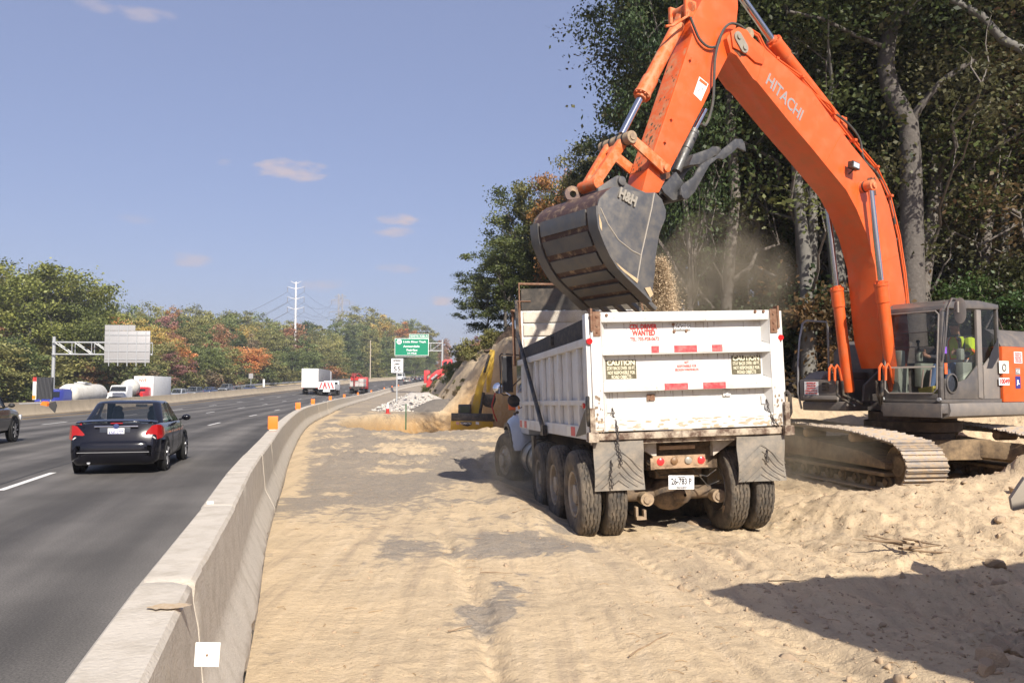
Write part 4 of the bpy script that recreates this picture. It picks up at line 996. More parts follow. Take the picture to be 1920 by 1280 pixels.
b = MB(); n4 = [ep(*q, AW / 2) for q in ((1312, 147), (1326, 158), (1324, 163), (1310, 152))]; b.prism([(u, AW / 2 + .006, z) for u, z in n4], (0, .001, 0)).build('sticker_header', mat('sticker_orange', (.6, .12, .03), .5), st, smooth=0)
b = MB()
for q in ((1312, 162), (1317, 168), (1310, 170)):
    u, z = ep(*q, AW / 2); b.box((u, AW / 2 + .0065, z), (.05, .001, .012), rotm('Y', rng.uniform(0, 3)))
b.build('sticker_pictogram', PRINT, st, smooth=0)
for q in ((1293, 112), (1258, 223), (1246, 266)):
    b = MB(); p = lp_(*q, AW / 2); b.box(p + Vector((0, .02, 0)), (.05, .04, .025), rotm('Y', R_(50))); b.build('hose_lug', ORANGE, ex)
# arm to boom pin
b = MB(); p = lp_(1378, 75, 0); b.cyl((p.x, -BW / 2 - .02, p.z), (p.x, BW / 2 + .03, p.z), .09, n=16); b.build('arm_pin', DUSTMETAL, ex)
def ram(name, p0, p1, p2, rb, rr, parent=ex, mb_=ORANGE, rod=CHROME, collar=True, n=18):
    """barrel p0-p1, rod p1-p2"""
    p0, p1, p2 = Vector(p0), Vector(p1), Vector(p2)
    b = MB(); d = (p1 - p0).normalized()
    b.lathe([(.001, 0), (rb * .9, 0), (rb, .04), (rb, (p1 - p0).length - .34), (rb * 1.14, (p1 - p0).length - .33), (rb * 1.14, (p1 - p0).length - .05), (rb * 1.24, (p1 - p0).length - .045), (rb * 1.24, (p1 - p0).length - .0), (rb * .8, (p1 - p0).length), (rb * .8, (p1 - p0).length + .05), (.001, (p1 - p0).length + .05)], p0, d, n)
    for k in range(10):
        a = 2 * PI * k / 10; x = d.orthogonal().normalized(); y = d.cross(x); c = p1 + (x * math.cos(a) + y * math.sin(a)) * rb * 1.05; b.cyl(c, c + d * .02, .012, n=6)
    o = b.build(name, mb_, parent)
    b = MB(); b.cyl(p1, p2, rr, n=n, cap=True); b.build('rod', rod, o)
    return o
# bucket cylinder
ram('bucket_cylinder', lp_(1272, 48, 0), lp_(1203, 180, 0), lp_(1166, 252, 0), .105, .052, mb_=ORANGED)
b = MB(); p = lp_(1280, 22, 0); b.cyl((p.x, -.19, p.z), (p.x, .19, p.z), .085, n=14); b.bb((p.x - .1, -.19, p.z - .16), (p.x + .12, -.14, p.z + .1)); b.bb((p.x - .1, .14, p.z - .16), (p.x + .12, .19, p.z + .1)); b.beam(p, lp_(1270, 52, 0), .12, .12); b.build('cylinder_bracket', ORANGED, ex, bevel=.006)
# linkage pins and links
pA = lp_(1184, 256, .30)                       # near end of the roller
pB = lp_(1245, 317, AW / 2 + .05); pA0 = ep(1184, 257, .31)
b = MB(); b.cyl((pA0[0], -.33, pA0[1]), (pA0[0], .33, pA0[1]), .088, n=18)
for y in (-.24, -.08, .08, .20): b.cyl((pA0[0], y - .015, pA0[1]), (pA0[0], y + .015, pA0[1]), .094, n=18, mi=1)
b.cyl((pA0[0], .33, pA0[1]), (pA0[0], .345, pA0[1]), .045, n=10); b.build('link_pin', [DUSTMETAL, BLACKM], ex)
for s in (-1, 1):
    b = MB(); b.beam((pA0[0], s * .27, pA0[1]), (pB.x, s * .26, pB.z), .045, .13, up=(0, 1, 0)) if False else None
    a0 = Vector((pA0[0], s * .265, pA0[1])); a1 = Vector((pB.x, s * .255, pB.z)); d = (a1 - a0).normalized(); n_ = Vector((-d.z, 0, d.x))
    b.prism([a0 + n_ * .07, a0 - n_ * .07, a1 - n_ * .085, a1 + d * .08, a1 + n_ * .085], (0, s * .035, 0)); b.cyl((a1.x, s * .2, a1.z), (a1.x, s * .33, a1.z), .062, n=14); b.build('side_link', ORANGED, ex, bevel=.006)
pC = ep(1116, 345, .12)
b = MB(); a0 = Vector((pA0[0], 0, pA0[1])); a1 = Vector((pC[0], 0, pC[1])); d = (a1 - a0).normalized(); n_ = Vector((-d.z, 0, d.x))
for s in (-1, 1):
    b.prism([a0 + Vector((0, s * .19, 0)) + n_ * .07, a0 + Vector((0, s * .19, 0)) - n_ * .07, a1 + Vector((0, s * .12, 0)) - n_ * .075, a1 + Vector((0, s * .12, 0)) + n_ * .075], (0, -s * .09, 0))
b.prism([a0 + Vector((0, -.1, 0)) + n_ * .03 + d * .08, a0 + Vector((0, -.1, 0)) - n_ * .03 + d * .08, a0 + Vector((0, -.1, 0)) - n_ * .03 + d * .22, a0 + Vector((0, -.1, 0)) + n_ * .03 + d * .22], (0, .2, 0))
b.cyl((pC[0], -.2, pC[1]), (pC[0], .2, pC[1]), .085, n=16); b.build('bucket_link', ORANGED, ex, bevel=.01)
# bucket: outer profile in the near plate plane
KW = 1.50; KY = KW / 2
arc = [(1150, 350), (1138, 358), (1124, 373), (1120.5, 387), (1121, 402), (1124, 425), (1136, 457), (1146, 478), (1159, 499), (1176, 517), (1194, 534), (1208, 548), (1222, 562)]
inner = [(1229, 504), (1229, 487), (1236.5, 438), (1248, 410), (1249, 394), (1241, 373), (1229.5, 361), (1206, 361)]
NP = arc + inner; A_ = [ep(*q, KY) for q in arc]; I_ = [ep(*q, KY) for q in inner]
bk = MB()
for s in (-1, 1): bk.prism([(u, s * KY, z) for u, z in A_ + I_], (0, -s * .028, 0))
n = len(A_)
cx = sum(u for u, z in A_ + I_) / len(A_ + I_); cz = sum(z for u, z in A_ + I_) / len(A_ + I_)
def off(i, d):
    a = Vector(A_[max(0, i - 1)]); c = Vector(A_[min(n - 1, i + 1)]); t = (c - a).normalized(); n_ = Vector((-t.y, t.x))
    if (Vector(A_[i]) + n_ - Vector((cx, cz))).length < (Vector(A_[i]) - n_ - Vector((cx, cz))).length: n_ = -n_
    return Vector(A_[i]) + n_ * d
bucket = bk.build('bucket', STEEL, ex, bevel=.008)
def skin(name, i0, i1, y0, y1, d, th, m, frac=(0, 1)):
    b = MB(); P = [off(i, d) for i in range(i0, i1 + 1)]; Q = [off(i, d - th) for i in range(i0, i1 + 1)]
    rings = [[(p.x, y0, p.y), (p.x, y1, p.y), (q.x, y1, q.y), (q.x, y0, q.y)] for p, q in zip(P, Q)]
    b.loft(rings); return b.build(name, m, bucket, smooth=30)
skin('shell', 0, n - 1, -KY + .03, KY - .03, 0, .03, BROWN)
for s in (-1, 1): skin('heel_band', 3, n - 1, s * (KY + .012) - (0 if s < 0 else .19), s * (KY + .012) + (.19 if s < 0 else 0), .035, .034, STEEL)
# wear plates: interpolate along arc by length
L_ = [0]
for i in range(1, n): L_.append(L_[-1] + math.dist(A_[i - 1], A_[i]))
def arcp(l, d):
    l = max(0, min(L_[-1], l)); i = max(k for k in range(n) if L_[k] <= l + 1e-9); i = min(i, n - 2); f = (l - L_[i]) / (L_[i + 1] - L_[i]); return off(i, d).lerp(off(i + 1, d), f)
tot = L_[-1]; l3 = L_[3]; span = tot - l3
edges = [(.0, .13), (.18, .31), (.37, .49), (.55, .66), (.72, .82), (.88, .99)]
for a, c in edges:
    b = MB(); P = [arcp(l3 + span * (a + (c - a) * k / 4), .03) for k in range(5)]; Q = [arcp(l3 + span * (a + (c - a) * k / 4), .002) for k in range(5)]
    b.loft([[(p.x, -KY + .23, p.y), (p.x, KY - .23, p.y), (q.x, KY - .23, q.y), (q.x, -KY + .23, q.y)] for p, q in zip(P, Q)]); b.build('wear_plate', STEEL, bucket, smooth=30)
# cutting edge, teeth
b = MB(); tip = Vector(A_[-1]); dr = (Vector(A_[-1]) - Vector(A_[-2])).normalized()
for k in range(5):
    y = -KY + .12 + k * (KW - .24) / 4; b.box((tip.x + dr.x * .07, y, tip.y + dr.y * .07), (.2, .09, .06), rotm('Y', -math.atan2(dr.y, dr.x)), taper=.6)
    MB().box((tip.x + dr.x * .07, y, tip.y + dr.y * .07), (.24, .09, .06), rotm('Y', -math.atan2(dr.y, dr.x))).build('bucket_tooth', STEEL, bucket, bevel=.01)
b = MB()
for s in (-1, 1):
    pts = [ep(*q, KY) for q in ((1222, 562), (1229, 504), (1232, 498), (1226, 512), (1236, 545), (1226, 566))]
# ears and lifting eye
for s in (-1, 1):
    b = MB(); pts = [ep(*q, .26) for q in ((1122, 352), (1140, 340), (1158, 329), (1166, 330), (1176, 344), (1194, 354), (1210, 360), (1210, 372), (1150, 372), (1122, 362))]
    b.prism([(u, s * .26, z) for u, z in pts], (0, -s * .05, 0)); q = ep(1164, 340, .26); b.cyl((q[0], s * .2, q[1]), (q[0], s * .30, q[1]), .065, n=14); b.build('bucket_ear', STEEL, bucket, bevel=.01)
b = MB(); q = ep(1083, 362, -.1); c0 = Vector((q[0], -.22, q[1] - .0))
b.lathe([(.05, -.03), (.12, -.03), (.12, .03), (.05, .03), (.05, -.03)], c0, (.3, 1, .1), 18); b.bb((c0.x - .09, c0.y - .03, c0.z - .18), (c0.x + .09, c0.y + .03, c0.z - .08)); b.build('lifting_eye', BROWN, bucket)
# raised badge letters on the bucket side, weld bead lines
q = lp_(1176, 371, KY + .004); q2 = lp_(1190, 380, KY + .004); q1 = lp_(1164, 364, KY + .004); xd = q2 - q1; yd = Vector((-xd.z, 0, xd.x)); yd = yd if yd.z > 0 else -yd
text('badge_lettering', 'H&H', .19, mat('badge_metal', (.33, .30, .25), .6, .3), bucket, q + Vector((0, .01, 0)), xd, yd, .30, ext=.01, bold=.008)
BEAD = mat('weld_bead', (.45, .40, .33), .5, .3)
b = MB(); b.tube([lp_(*p, KY + .003) for p in ((1227, 362), (1222, 390), (1213, 430), (1203, 475), (1194, 530))], .008, 5); b.build('weld_bead', BEAD, bucket)
b = MB(); b.tube([lp_(*p, KY + .003) for p in ((1126, 390), (1140, 420), (1160, 450), (1185, 470), (1201, 478))], .008, 5); b.build('weld_bead', BEAD, bucket)
CAKE = mat('caked_sand', (.50, .37, .22), .95, dirt=(.3, .2, .11), damt=.4, dscale=8)
b = MB()
b.prism([(*lp_(*p, KY),) for p in ((1150, 488), (1163, 500), (1178, 512), (1196, 524), (1194, 531), (1178, 517), (1160, 503))], (0, .012, 0))
b.build('caked_soil', CAKE, bucket, smooth=0)
MB().prism([(*lp_(*p, KY),) for p in ((1122, 402), (1127, 418), (1128, 434), (1123, 424))], (0, .012, 0)).build('caked_soil', CAKE, bucket, smooth=0)
MB().prism([(*lp_(*p, KY),) for p in ((1208, 540), (1218, 538), (1224, 552), (1218, 558))], (0, .014, 0)).build('caked_soil', CAKE, bucket, smooth=0)
# thumb
THM = mat('thumb_steel', (.085, .085, .088), .42, .5, dirt=(.2, .19, .17), damt=.6, dscale=5)
TN = [(1277, 351), (1281, 345), (1292, 338), (1301, 331), (1308, 318), (1317, 307), (1332, 298), (1345, 292), (1352, 283), (1362, 275), (1380, 260), (1392, 261), (1397, 270), (1399, 284), (1383, 277), (1372, 288), (1357, 299), (1346, 297), (1331, 309), (1322, 325), (1313, 342), (1303, 360), (1290, 373), (1282, 373), (1276, 365)]
th = None
for s in (1, -1):
    b = MB(); pts = [ep(*q, .26) for q in TN]; b.prism([(u, s * .26, z) for u, z in pts], (0, -s * .045, 0)); o = b.build('thumb' if th is None else 'thumb_plate', THM, ex if th is None else th, bevel=.008); th = th or o
b = MB()
pts = [ep(*q, .2) for q in ((1300, 290), (1318, 283), (1345, 274), (1352, 283), (1330, 300), (1312, 308), (1292, 310))]; b.prism([(u, .2, z) for u, z in pts], (0, -.40, 0)); b.build('thumb_web', THM, th, bevel=.01)
b = MB(); q = ep(1284, 364, .26); b.cyl((q[0], -.3, q[1]), (q[0], .27, q[1]), .075, n=16); q2 = ep(1248, 350, .15); b.bb((min(q[0], q2[0]), -.16, q2[1] - .12), (max(q[0], q2[0]), -.1, q2[1] + .16))
pts = [ep(*q, .18) for q in ((1240, 352), (1268, 322), (1284, 345), (1282, 372), (1262, 376), (1246, 362))]; b.prism([(u, .18, z) for u, z in pts], (0, -.05, 0)); b.prism([(u, -.18, z) for u, z in pts], (0, .05, 0)); b.build('thumb_pivot', THM, th, bevel=.006)
ram('thumb_cylinder', lp_(1268, 322, 0) - Vector((0, 0, 0)), lp_(1300, 248, 0), lp_(1322, 206, 0), .075, .04, parent=th, mb_=THM)
# lift cylinders
for s in (-1, 1):
    u2, z2 = ep(1632, 348, .44); u1, z1 = ep(1652, 531, .44); u0, z0 = ep(1676, 735, .44); y = s * .44
    ram('lift_cylinder', (u0, y, z0), (u1, y, z1), (u2, y, z2), .10, .048)
    b = MB(); b.cyl((u2, s * .28, z2), (u2, s * .50, z2), .095, n=18); b.cyl((u2, s * .5, z2), (u2, s * .53, z2), .05, n=12); b.cyl((u2, s * .33, z2), (u2, s * .36, z2), .10, n=18, mi=1); b.build('cylinder_pin', [ORANGED, BLACKM], ex)
    b = MB()
    for dy in (-.0, .12):
        b.tube([(u0 + .12, y + s * dy - .05, z0 + .15), (u0 + .2, y + s * dy - .05, z0 + .42), (u0 + .26, y + s * dy - .05, z0 + .48), (u0 + .32, y + s * dy - .05, z0 + .42), (u0 + .33, y + s * dy - .05, z0 + .2)], .022, 8)
    b.build('hydraulic_pipe', ORANGE, ex)
    b = MB(); b.tube([(u0 + .33, y, z0 + .2), (u0 + .34, y, z0 - .05), (u0 + .1, y * .6, z0 - .25)], .026, 8); b.tube([(u0 + .33, y - s * .1, z0 + .2), (u0 + .3, y - s * .1, z0 - .05), (u0 + .0, y * .4, z0 - .2)], .026, 8); b.build('hydraulic_hose', BLACKM, ex)
# arm cylinder above the boom
p0 = lp_(1600, 262, 0); p0 = lp_(1552, 196, 0)
ram('arm_cylinder', lp_(1566, 226, 0), lp_(1449, 78, 0), lp_(1380, -20, 0), .115, .062)
b = MB(); p = lp_(1566, 228, 0); b.bb((p.x - .15, -.13, p.z - .25), (p.x + .2, -.08, p.z + .06)); b.bb((p.x - .15, .08, p.z - .25), (p.x + .2, .13, p.z + .06)); b.cyl((p.x, -.15, p.z), (p.x, .15, p.z), .06); b.build('cylinder_bracket', ORANGE, ex)
# pipes along the boom top
for k, (dy, off_) in enumerate(((.20, 0), (.12, 3), (-.05, 2))):
    b = MB(); pts = [(1404, 62), (1420, 72), (1432, 96), (1452, 116), (1500, 150), (1560, 218), (1598, 268), (1640, 318), (1666, 372), (1684, 448), (1695, 520), (1702, 590)]
    b.tube([lp_(x + off_, y - 4 - off_, dy) for x, y in pts], .018, 7)
    if k == 0:
        for q in pts[3:9]: b.box(lp_(q[0], q[1] - 4, dy), (.06, .16, .04))
    b.build('hydraulic_pipe', ORANGE, ex)
b = MB(); b.tube([lp_(*q, .2) for q in ((1528, 178), (1556, 196), (1565, 210))], .022, 7); b.build('hydraulic_pipe', ORANGE, ex)
HOSE = mat('grey_hose', (.05, .05, .045), .6, dirt=(.16, .14, .1), damt=.5)
b = MB(); b.tube([Vector(p) for p in catmull([tuple(lp_(*q, .2)) for q in ((1565, 212), (1590, 232), (1612, 262), (1620, 300), (1645, 326), (1668, 372), (1678, 420))], .08)], .022, 7); b.build('hydraulic_hose', HOSE, ex)
b = MB(); b.tube([Vector(p) for p in catmull([tuple(lp_(*q, AW / 2 + .09)) for q in ((1402, 62), (1390, 50), (1372, 44), (1358, 54), (1348, 78), (1341, 110), (1339, 150), (1337, 190), (1330, 220), (1322, 236), (1315, 232))], .06)], .021, 7); b.build('hydraulic_hose', HOSE, ex)
b = MB(); b.tube([Vector(p) for p in catmull([tuple(lp_(*q, AW / 2 + .05)) for q in ((1294, 32), (1302, 52), (1312, 74), (1328, 88), (1345, 86), (1352, 66))], .06)], .02, 7); b.build('hydraulic_hose', HOSE, ex)
b = MB(); b.tube([lp_(*q, AW / 2 + .06) for q in ((1292, 22), (1290, 30), (1262, 48), (1248, 50))], .02, 7); b.build('hydraulic_pipe', ORANGED, ex)
GREASE = mat('grease', (.09, .03, .012), .5, dirt=(.3, .18, .1), damt=.5, dscale=9); SCR = mat('scratch', (.62, .22, .10), .6)
for q, r_, yy in (((1388, 84), .15, BW / 2), ((1634, 345), .17, BW / 2), ((1246, 318), .11, AW / 2)):
    u, z = ep(*q, yy); b = MB(); o_ = [(u + r_ * math.cos(a) * rng.uniform(.7, 1.15), yy + .0025, z - .04 + r_ * 1.2 * math.sin(a) * rng.uniform(.7, 1.2)) for a in lin(0, 6.0, 20)]; b.poly(o_); b.build('grease_stain', GREASE, ex, smooth=0)
b = MB()
for (qa, qb, yy, nn_) in (((1300, 60), (1225, 340), AW / 2, 46), ((1400, 90), (1600, 330), BW / 2, 40), ((1600, 330), (1670, 600), BW / 2, 26)):
    for _ in range(nn_):
        f = rng.random(); px = qa[0] + (qb[0] - qa[0]) * f + rng.uniform(8, 42); py = qa[1] + (qb[1] - qa[1]) * f + rng.uniform(-8, 8); u, z = ep(px, py, yy); a = rng.uniform(0, PI); L = rng.uniform(.02, .16); w = rng.uniform(.0012, .003)
        dx, dz = math.cos(a) * L, math.sin(a) * L; b.poly([(u, yy + .0018, z), (u + dx, yy + .0018, z + dz), (u + dx * .9 + dz / L * w, yy + .0018, z + dz * .9 - dx / L * w)])
# (scratches stay on the measured faces)
sc_ = b.build('scratches', SCR, ex, smooth=0); stuff(sc_)
# work lamp
b = MB(); p = lp_(1601, 311, BW / 2 + .12); b.box(p, (.20, .10, .12), rotm('Y', R_(-8))); b.tube([p - Vector((0, 0, .06)), p - Vector((.0, .1, .12))], .015, 6); wlm = b.build('work_lamp', BLACKM, ex, bevel=.012)
b = MB(); b.box(p + Vector((.0, .052, 0)), (.15, .006, .085), rotm('Y', R_(-8))); b.build('lamp_lens', mat('lamp_lens', (.6, .6, .62), .15, .3), wlm)
# ---- upper structure
b = MB()
b.prism([(1.38, .30, 1.28), (1.38, 1.38, 1.28), (1.30, 1.42, 1.28), (-2.9, 1.42, 1.28), (-3.2, .9, 1.28), (-3.2, -.9, 1.28), (-2.9, -1.42, 1.28), (1.2, -1.45, 1.28), (1.3, -1.38, 1.28), (1.3, -.42, 1.28), (.6, -.42, 1.28), (.6, .30, 1.28)], (0, 0, .17))
deck = b.build('revolving_deck', DGREY, ex, bevel=.03)
b = MB(); b.lathe([(.001, 1.27), (.74, 1.27), (.74, 1.12), (.82, 1.1), (.82, .93), (.70, .9), (.70, .75), (.001, .75)], (0, 0, 0), (0, 0, 1), 40); b.build('swing_bearing', mat('greasy_steel', (.07, .05, .035), .7, dirt=(.25, .17, .1), damt=.6, dscale=4), ex)
# cab skirt, boom foot brackets, tool box, engine hood, counterweight
b = MB(); b.prism([(1.37, .345, 1.452), (1.37, 1.37, 1.452), (-.42, 1.40, 1.452), (-.42, .345, 1.452)], (0, 0, .06)); b.build('cab_mount', DGREY, ex)
for s in (-1, 1): MB().prism([(.0, s * .34, 1.46), (1.0, s * .34, 1.46), (.95, s * .34, 1.75), (.45, s * .34, 2.05), (-.1, s * .34, 2.1), (-.4, s * .34, 1.46)], (0, -s * .05, 0)).build('boom_bracket', DGREY, ex, bevel=.01)
def rbox(a, c, r=.05): return MB().bb(a, c)
b = MB(); b.loft([[(1.30, -1.45, z) , (1.30, -.62, z), (.35, -.62, z), (.35, -1.45, z)] for z in (1.452, 1.86)]); tb = b.build('tool_box', DGREY, ex, bevel=.03)
b = MB(); b.loft([[(1.24 - i * .14, -1.42 + i * .06, z), (1.24 - i * .14, -1.0 - i * .03, z), (.9, -1.0, z), (.9, -1.42 + i * .06, z)] for i, z in enumerate((1.862, 1.98, 2.02))]); b.build('tool_box_lid', LGREY, ex, bevel=.02)
b = MB(); b.bb((.86, -.98, 1.862), (.36, -.64, 2.0)); b.build('step_box', DGREY, ex, bevel=.02)
b = MB(); b.box((1.33, -.95, 1.52), (.06, .75, .07)); b.build('front_step', LGREY, ex, bevel=.01)
b = MB(); b.bb((1.302, -1.33, 1.57), (1.306, -1.02, 1.82)); sg = b.build('warning_sign', WHITE2, tb, smooth=0)
for i, t_ in enumerate(('UNLAWFUL TO', 'OPERATE THIS', 'EQUIPMENT', 'WITHIN 10 FEET OF', 'HIGH VOLTAGE LINES')): text('lettering', t_, .036, REDP, sg, (1.309, -1.175, 1.79 - i * .048), (0, 1, 0), (0, 0, 1), .26 if i > 2 else .2, bold=.0008)
b = MB()
for k in range(3): b.box((1.305, -.86 + 0, 1.66 + k * .06), (.02, .14, .035))
b.build('tool_box_latch', BLACKM, tb)
b = MB(); b.tube([(1.22, -1.47, 1.3), (1.28, -1.5, 1.6), (1.26, -1.5, 2.2), (1.2, -1.5, 2.65), (1.1, -1.5, 2.95), (1.0, -1.5, 3.0), (.4, -1.5, 3.0), (.36, -1.5, 2.9), (.36, -1.48, 1.86)], .02, 8); b.build('handrail', mat('rail_steel', (.28, .27, .27), .35, .5), ex)
b = MB(); b.tube([(1.25, -1.5, 1.86), (1.3, -2.1, 1.86), (1.3, -2.14, 2.0)], .012, 6); b.lathe([(.001, .03), (.14, .02), (.15, 0), (.001, -.01)], (1.3, -2.1, 2.2), (-.8, .3, 0), 18); mo = b.build('side_mirror', BLACKM, ex); mo.scale = (1, 1, 1)
b = MB(); b.loft([[(x, -1.40, 1.452), (x, -1.40, zt - .14), (x, -1.26, zt), (x, -.60, zt), (x, -.52, zt - .05), (x, -.52, 1.452)] for x, zt in ((.34, 2.52), (.2, 2.6), (-1.0, 2.62))]); eh = b.build('fuel_tank_cover', DGREY, ex, bevel=.03)
b = MB(); b.bb((.342, -1.22, 2.26), (.348, -1.04, 2.44)); b.build('yellow_label', mat('label_yellow', (.6, .42, .03), .5), eh, smooth=0)
b = MB(); b.bb((-1.05, -1.40, 1.452), (-2.75, 1.05, 2.5)); b.build('engine_hood', DGREY, ex, bevel=.08)
b = MB(); rg = []
for t in lin(-1.25, 1.25, 13): rg.append([(-2.76, t * 1.12, 1.3), (-2.76, t * 1.12, 2.56), (-3.05 - .35 * math.cos(t), t * 1.12, 2.5), (-3.12 - .35 * math.cos(t), t * 1.12, 1.9), (-3.0 - .35 * math.cos(t), t * 1.12, 1.3)])
b.loft(rg); b.build('counterweight', ORANGE, ex, bevel=.03)
# orange side door, grey hood top
b = MB(); b.bb((-.44, 1.06, 1.454), (-2.74, 1.425, 2.42)); sd = b.build('side_door', ORANGE, ex, bevel=.03)
b = MB(); b.loft([[(x, 1.40, 2.422), (x, 1.30, 2.62), (x, 1.12, 2.74), (x, .2, 2.76), (x, .2, 2.422)] for x in (-.45, -2.74)]); b.build('hood_top', DGREY, ex, bevel=.01)
b = MB(); b.tube([(-.9, .9, 2.76), (-1.25, .9, 3.12), (-1.5, .9, 2.76)], .018, 6); b.build('hood_rail', BLACKM, ex)
def sdec(px0, py0, px1, py1, m, name, off_=.0):
    a = ep(px0, py0, 1.43); c = ep(px1, py1, 1.43); b = MB(); b.bb((a[0], 1.427 + off_, c[1]), (c[0], 1.43 + off_, a[1])); return b.build(name, m, sd, smooth=0), a, c
o, a, c = sdec(1873, 676, 1892, 700, mat('cream_sticker', (.7, .66, .58), .5), 'sticker'); 
u_, z_ = ep(1882.5, 689, 1.43); b = MB(); b.lathe([(.05, 0), (.068, .004), (.05, .006)], (u_, 1.431, z_), (0, 1, 0), 14); b.build('sticker_ring', PRINT, o, smooth=0)
o, a, c = sdec(1873, 708, 1893, 722, WHITE2, 'number_plate')
text('number', '10049', .12, REDP, o, ((a[0] + c[0]) / 2, 1.433, (a[1] + c[1]) / 2), (-1, 0, 0), (0, 0, 1), abs(c[0] - a[0]) * .88, bold=.003)
o, a, c = sdec(1901, 659, 1917, 681, WHITE2, 'notice_sticker')
for i, t_ in enumerate(('UNLAWFUL TO', 'OPERATE THIS', 'EQUIPMENT', 'WITHIN 10 FEET', 'OF HIGH VOLTAGE')): text('lettering', t_, .03, REDP, o, ((a[0] + c[0]) / 2, 1.433, a[1] - .03 - i * .036), (-1, 0, 0), (0, 0, 1), abs(c[0] - a[0]) * .8, bold=.0008)
o, a, c = sdec(1904, 705, 1914, 728, mat('navy_sticker', (.03, .03, .2), .4), 'emblem_sticker')
text('emblem', 'JL', .10, WHITE2, o, ((a[0] + c[0]) / 2, 1.433, (a[1] + c[1]) / 2), (-1, 0, 0), (0, 0, 1), abs(c[0] - a[0]) * .6, bold=.004)
o, a, c = sdec(1904, 690, 1913, 702, mat('grey_sticker', (.25, .25, .24), .5), 'small_sticker'); text('lettering', 'GJ', .07, WHITE2, o, ((a[0] + c[0]) / 2, 1.433, (a[1] + c[1]) / 2), (-1, 0, 0), (0, 0, 1), abs(c[0] - a[0]) * .7)
# lower side beam
b = MB(); rg = [[(x, 1.30, 1.20), (x, 1.43, 1.24), (x, 1.462, 1.33), (x, 1.44, 1.45), (x, 1.30, 1.452)] for x in (1.25, -2.9)]; b.loft(rg); b.build('side_beam', LGREY, ex, smooth=40)
b = MB(); b.bb((1.385, .36, 1.22), (1.42, 1.40, 1.45)); b.build('cab_skirt', DGREY, ex, bevel=.02)
# ---- cab
x0, x1, yA, yB, z0, z1 = 1.38, -.42, .345, 1.385, 1.515, 3.12
CABG = mat('cab_grey', (.085, .078, .074), .42, dirt=(.26, .21, .16), damt=.35, dscale=3, coat=.2)
cab = MB()
fr = [(x0, z0), (x0 + .0, 2.05), (x0 - .10, 2.95), (x0 - .24, z1 - .01)]
def post(pts, y0_, y1_, w):
    b = cab
    for (xa, za), (xb, zb) in zip(pts[:-1], pts[1:]): b.prism([(xa, y0_, za), (xb, y0_, zb), (xb - w, y0_, zb), (xa - w, y0_, za)], (0, y1_ - y0_, 0))
post(fr, yA, yA + .06, .07); post(fr, yB - .06, yB, .09)
cab.bb((x1, yA, z0), (x1 + .08, yA + .06, z1)); cab.bb((x1, yB - .06, z0), (x1 + .05, yB, z1))
cab.bb((x1, yA, z0 - .06), (x0, yB, z0)); cab.bb((x0 - .05, yA + .06, z0), (x0 + .002, yB - .06, z0 + .09))
cab.prism([(x1, yA - .01, z1 - .06), (x1, yA - .01, z1 + .02), (.2, yA - .01, z1 + .06), (x0 - .35, yA - .01, z1 + .03), (x0 - .16, yA - .01, z1 - .07), (x0 - .14, yA - .01, z1 - .14), (x0 - .2, yA - .01, z1 - .12)], (0, yB - yA + .02, 0))
cab.bb((.52, yB - .05, z0), (.46, yB + .004, z1 - .05)) if False else None
cabo = cab.build('cab', CABG, ex, bevel=.012)
b = MB(); b.prism([(.16, yB - .03, z0), (.30, yB - .03, z0 + .02), (.30, yB - .03, z1 - .1), (.16, yB - .03, z1 - .1)], (0, .05, 0)); b.build('door_pillar', LGREY, cabo, bevel=.01)
# door lower panel: diagonal from the round port up to the rear
b = MB(); b.prism([(1.28, yB - .02, z0 + .0), (1.28, yB - .02, z0 + .34), (.98, yB - .02, z0 + .26), (.62, yB - .02, z0 + .34), (.28, yB - .02, z0 + .58), (.14, yB - .02, z0 + .60), (.14, yB - .02, z0)], (0, .028, 0)); dr = b.build('door_panel', CABG, cabo, bevel=.008)
b = MB(); b.prism([(.12, yB - .02, z0), (.12, yB - .02, z0 + .55), (x1 + .05, yB - .02, z0 + .9), (x1 + .05, yB - .02, z0)], (0, .03, 0)); rp = b.build('rear_panel', LGREY, cabo, bevel=.01)
b = MB(); b.prism([(.02, yB + .012, z0 + .52), (-.12, yB + .012, z0 + .78), (-.36, yB + .012, z0 + 1.05), (-.37, yB + .012, z0 + .72), (-.15, yB + .012, z0 + .52)], (0, .004, 0)); b.build('vent_panel', PRINT, rp, smooth=0)
b = MB(); b.lathe([(.15, 0), (.165, .012), (.165, .03), (.14, .035)], (1.10, yB + .0, z0 + .26), (0, 1, 0), 22); b.build('port_ring', CABG, dr)
b = MB(); b.lathe([(.001, 0), (.15, 0)], (1.10, yB + .012, z0 + .26), (0, 1, 0), 22); b.build('port_glass', DGLASS, dr)
# glass
CG = glassmat('cab_glass', (.012, .014, .012), .38)
b = MB(); b.poly([(x0 - .008, yA + .06, z0 + .09), (x0 - .008, yB - .06, z0 + .09), (x0 - .008, yB - .06, 2.05), (x0 - .1, yB - .06, 2.95), (x0 - .1, yA + .06, 2.95), (x0 - .008, yA + .06, 2.05)][:4] + [(x0 - .1, yA + .06, 2.95), (x0 - .008, yA + .06, 2.05)]); b.build('windscreen', CG, cabo, smooth=0)
b = MB(); b.poly([(1.26, yB - .03, z0 + .3), (.3, yB - .03, z0 + .5), (.3, yB - .03, z1 - .1), (1.18, yB - .03, z1 - .14), (1.26, yB - .03, 2.1)]); b.build('door_window', CG, cabo, smooth=0)
b = MB(); b.poly([(.15, yB - .03, z0 + .5), (x1 + .06, yB - .03, z0 + .8), (x1 + .06, yB - .03, z1 - .07), (.15, yB - .03, z1 - .07)]); b.build('rear_side_window', CG, cabo, smooth=0)
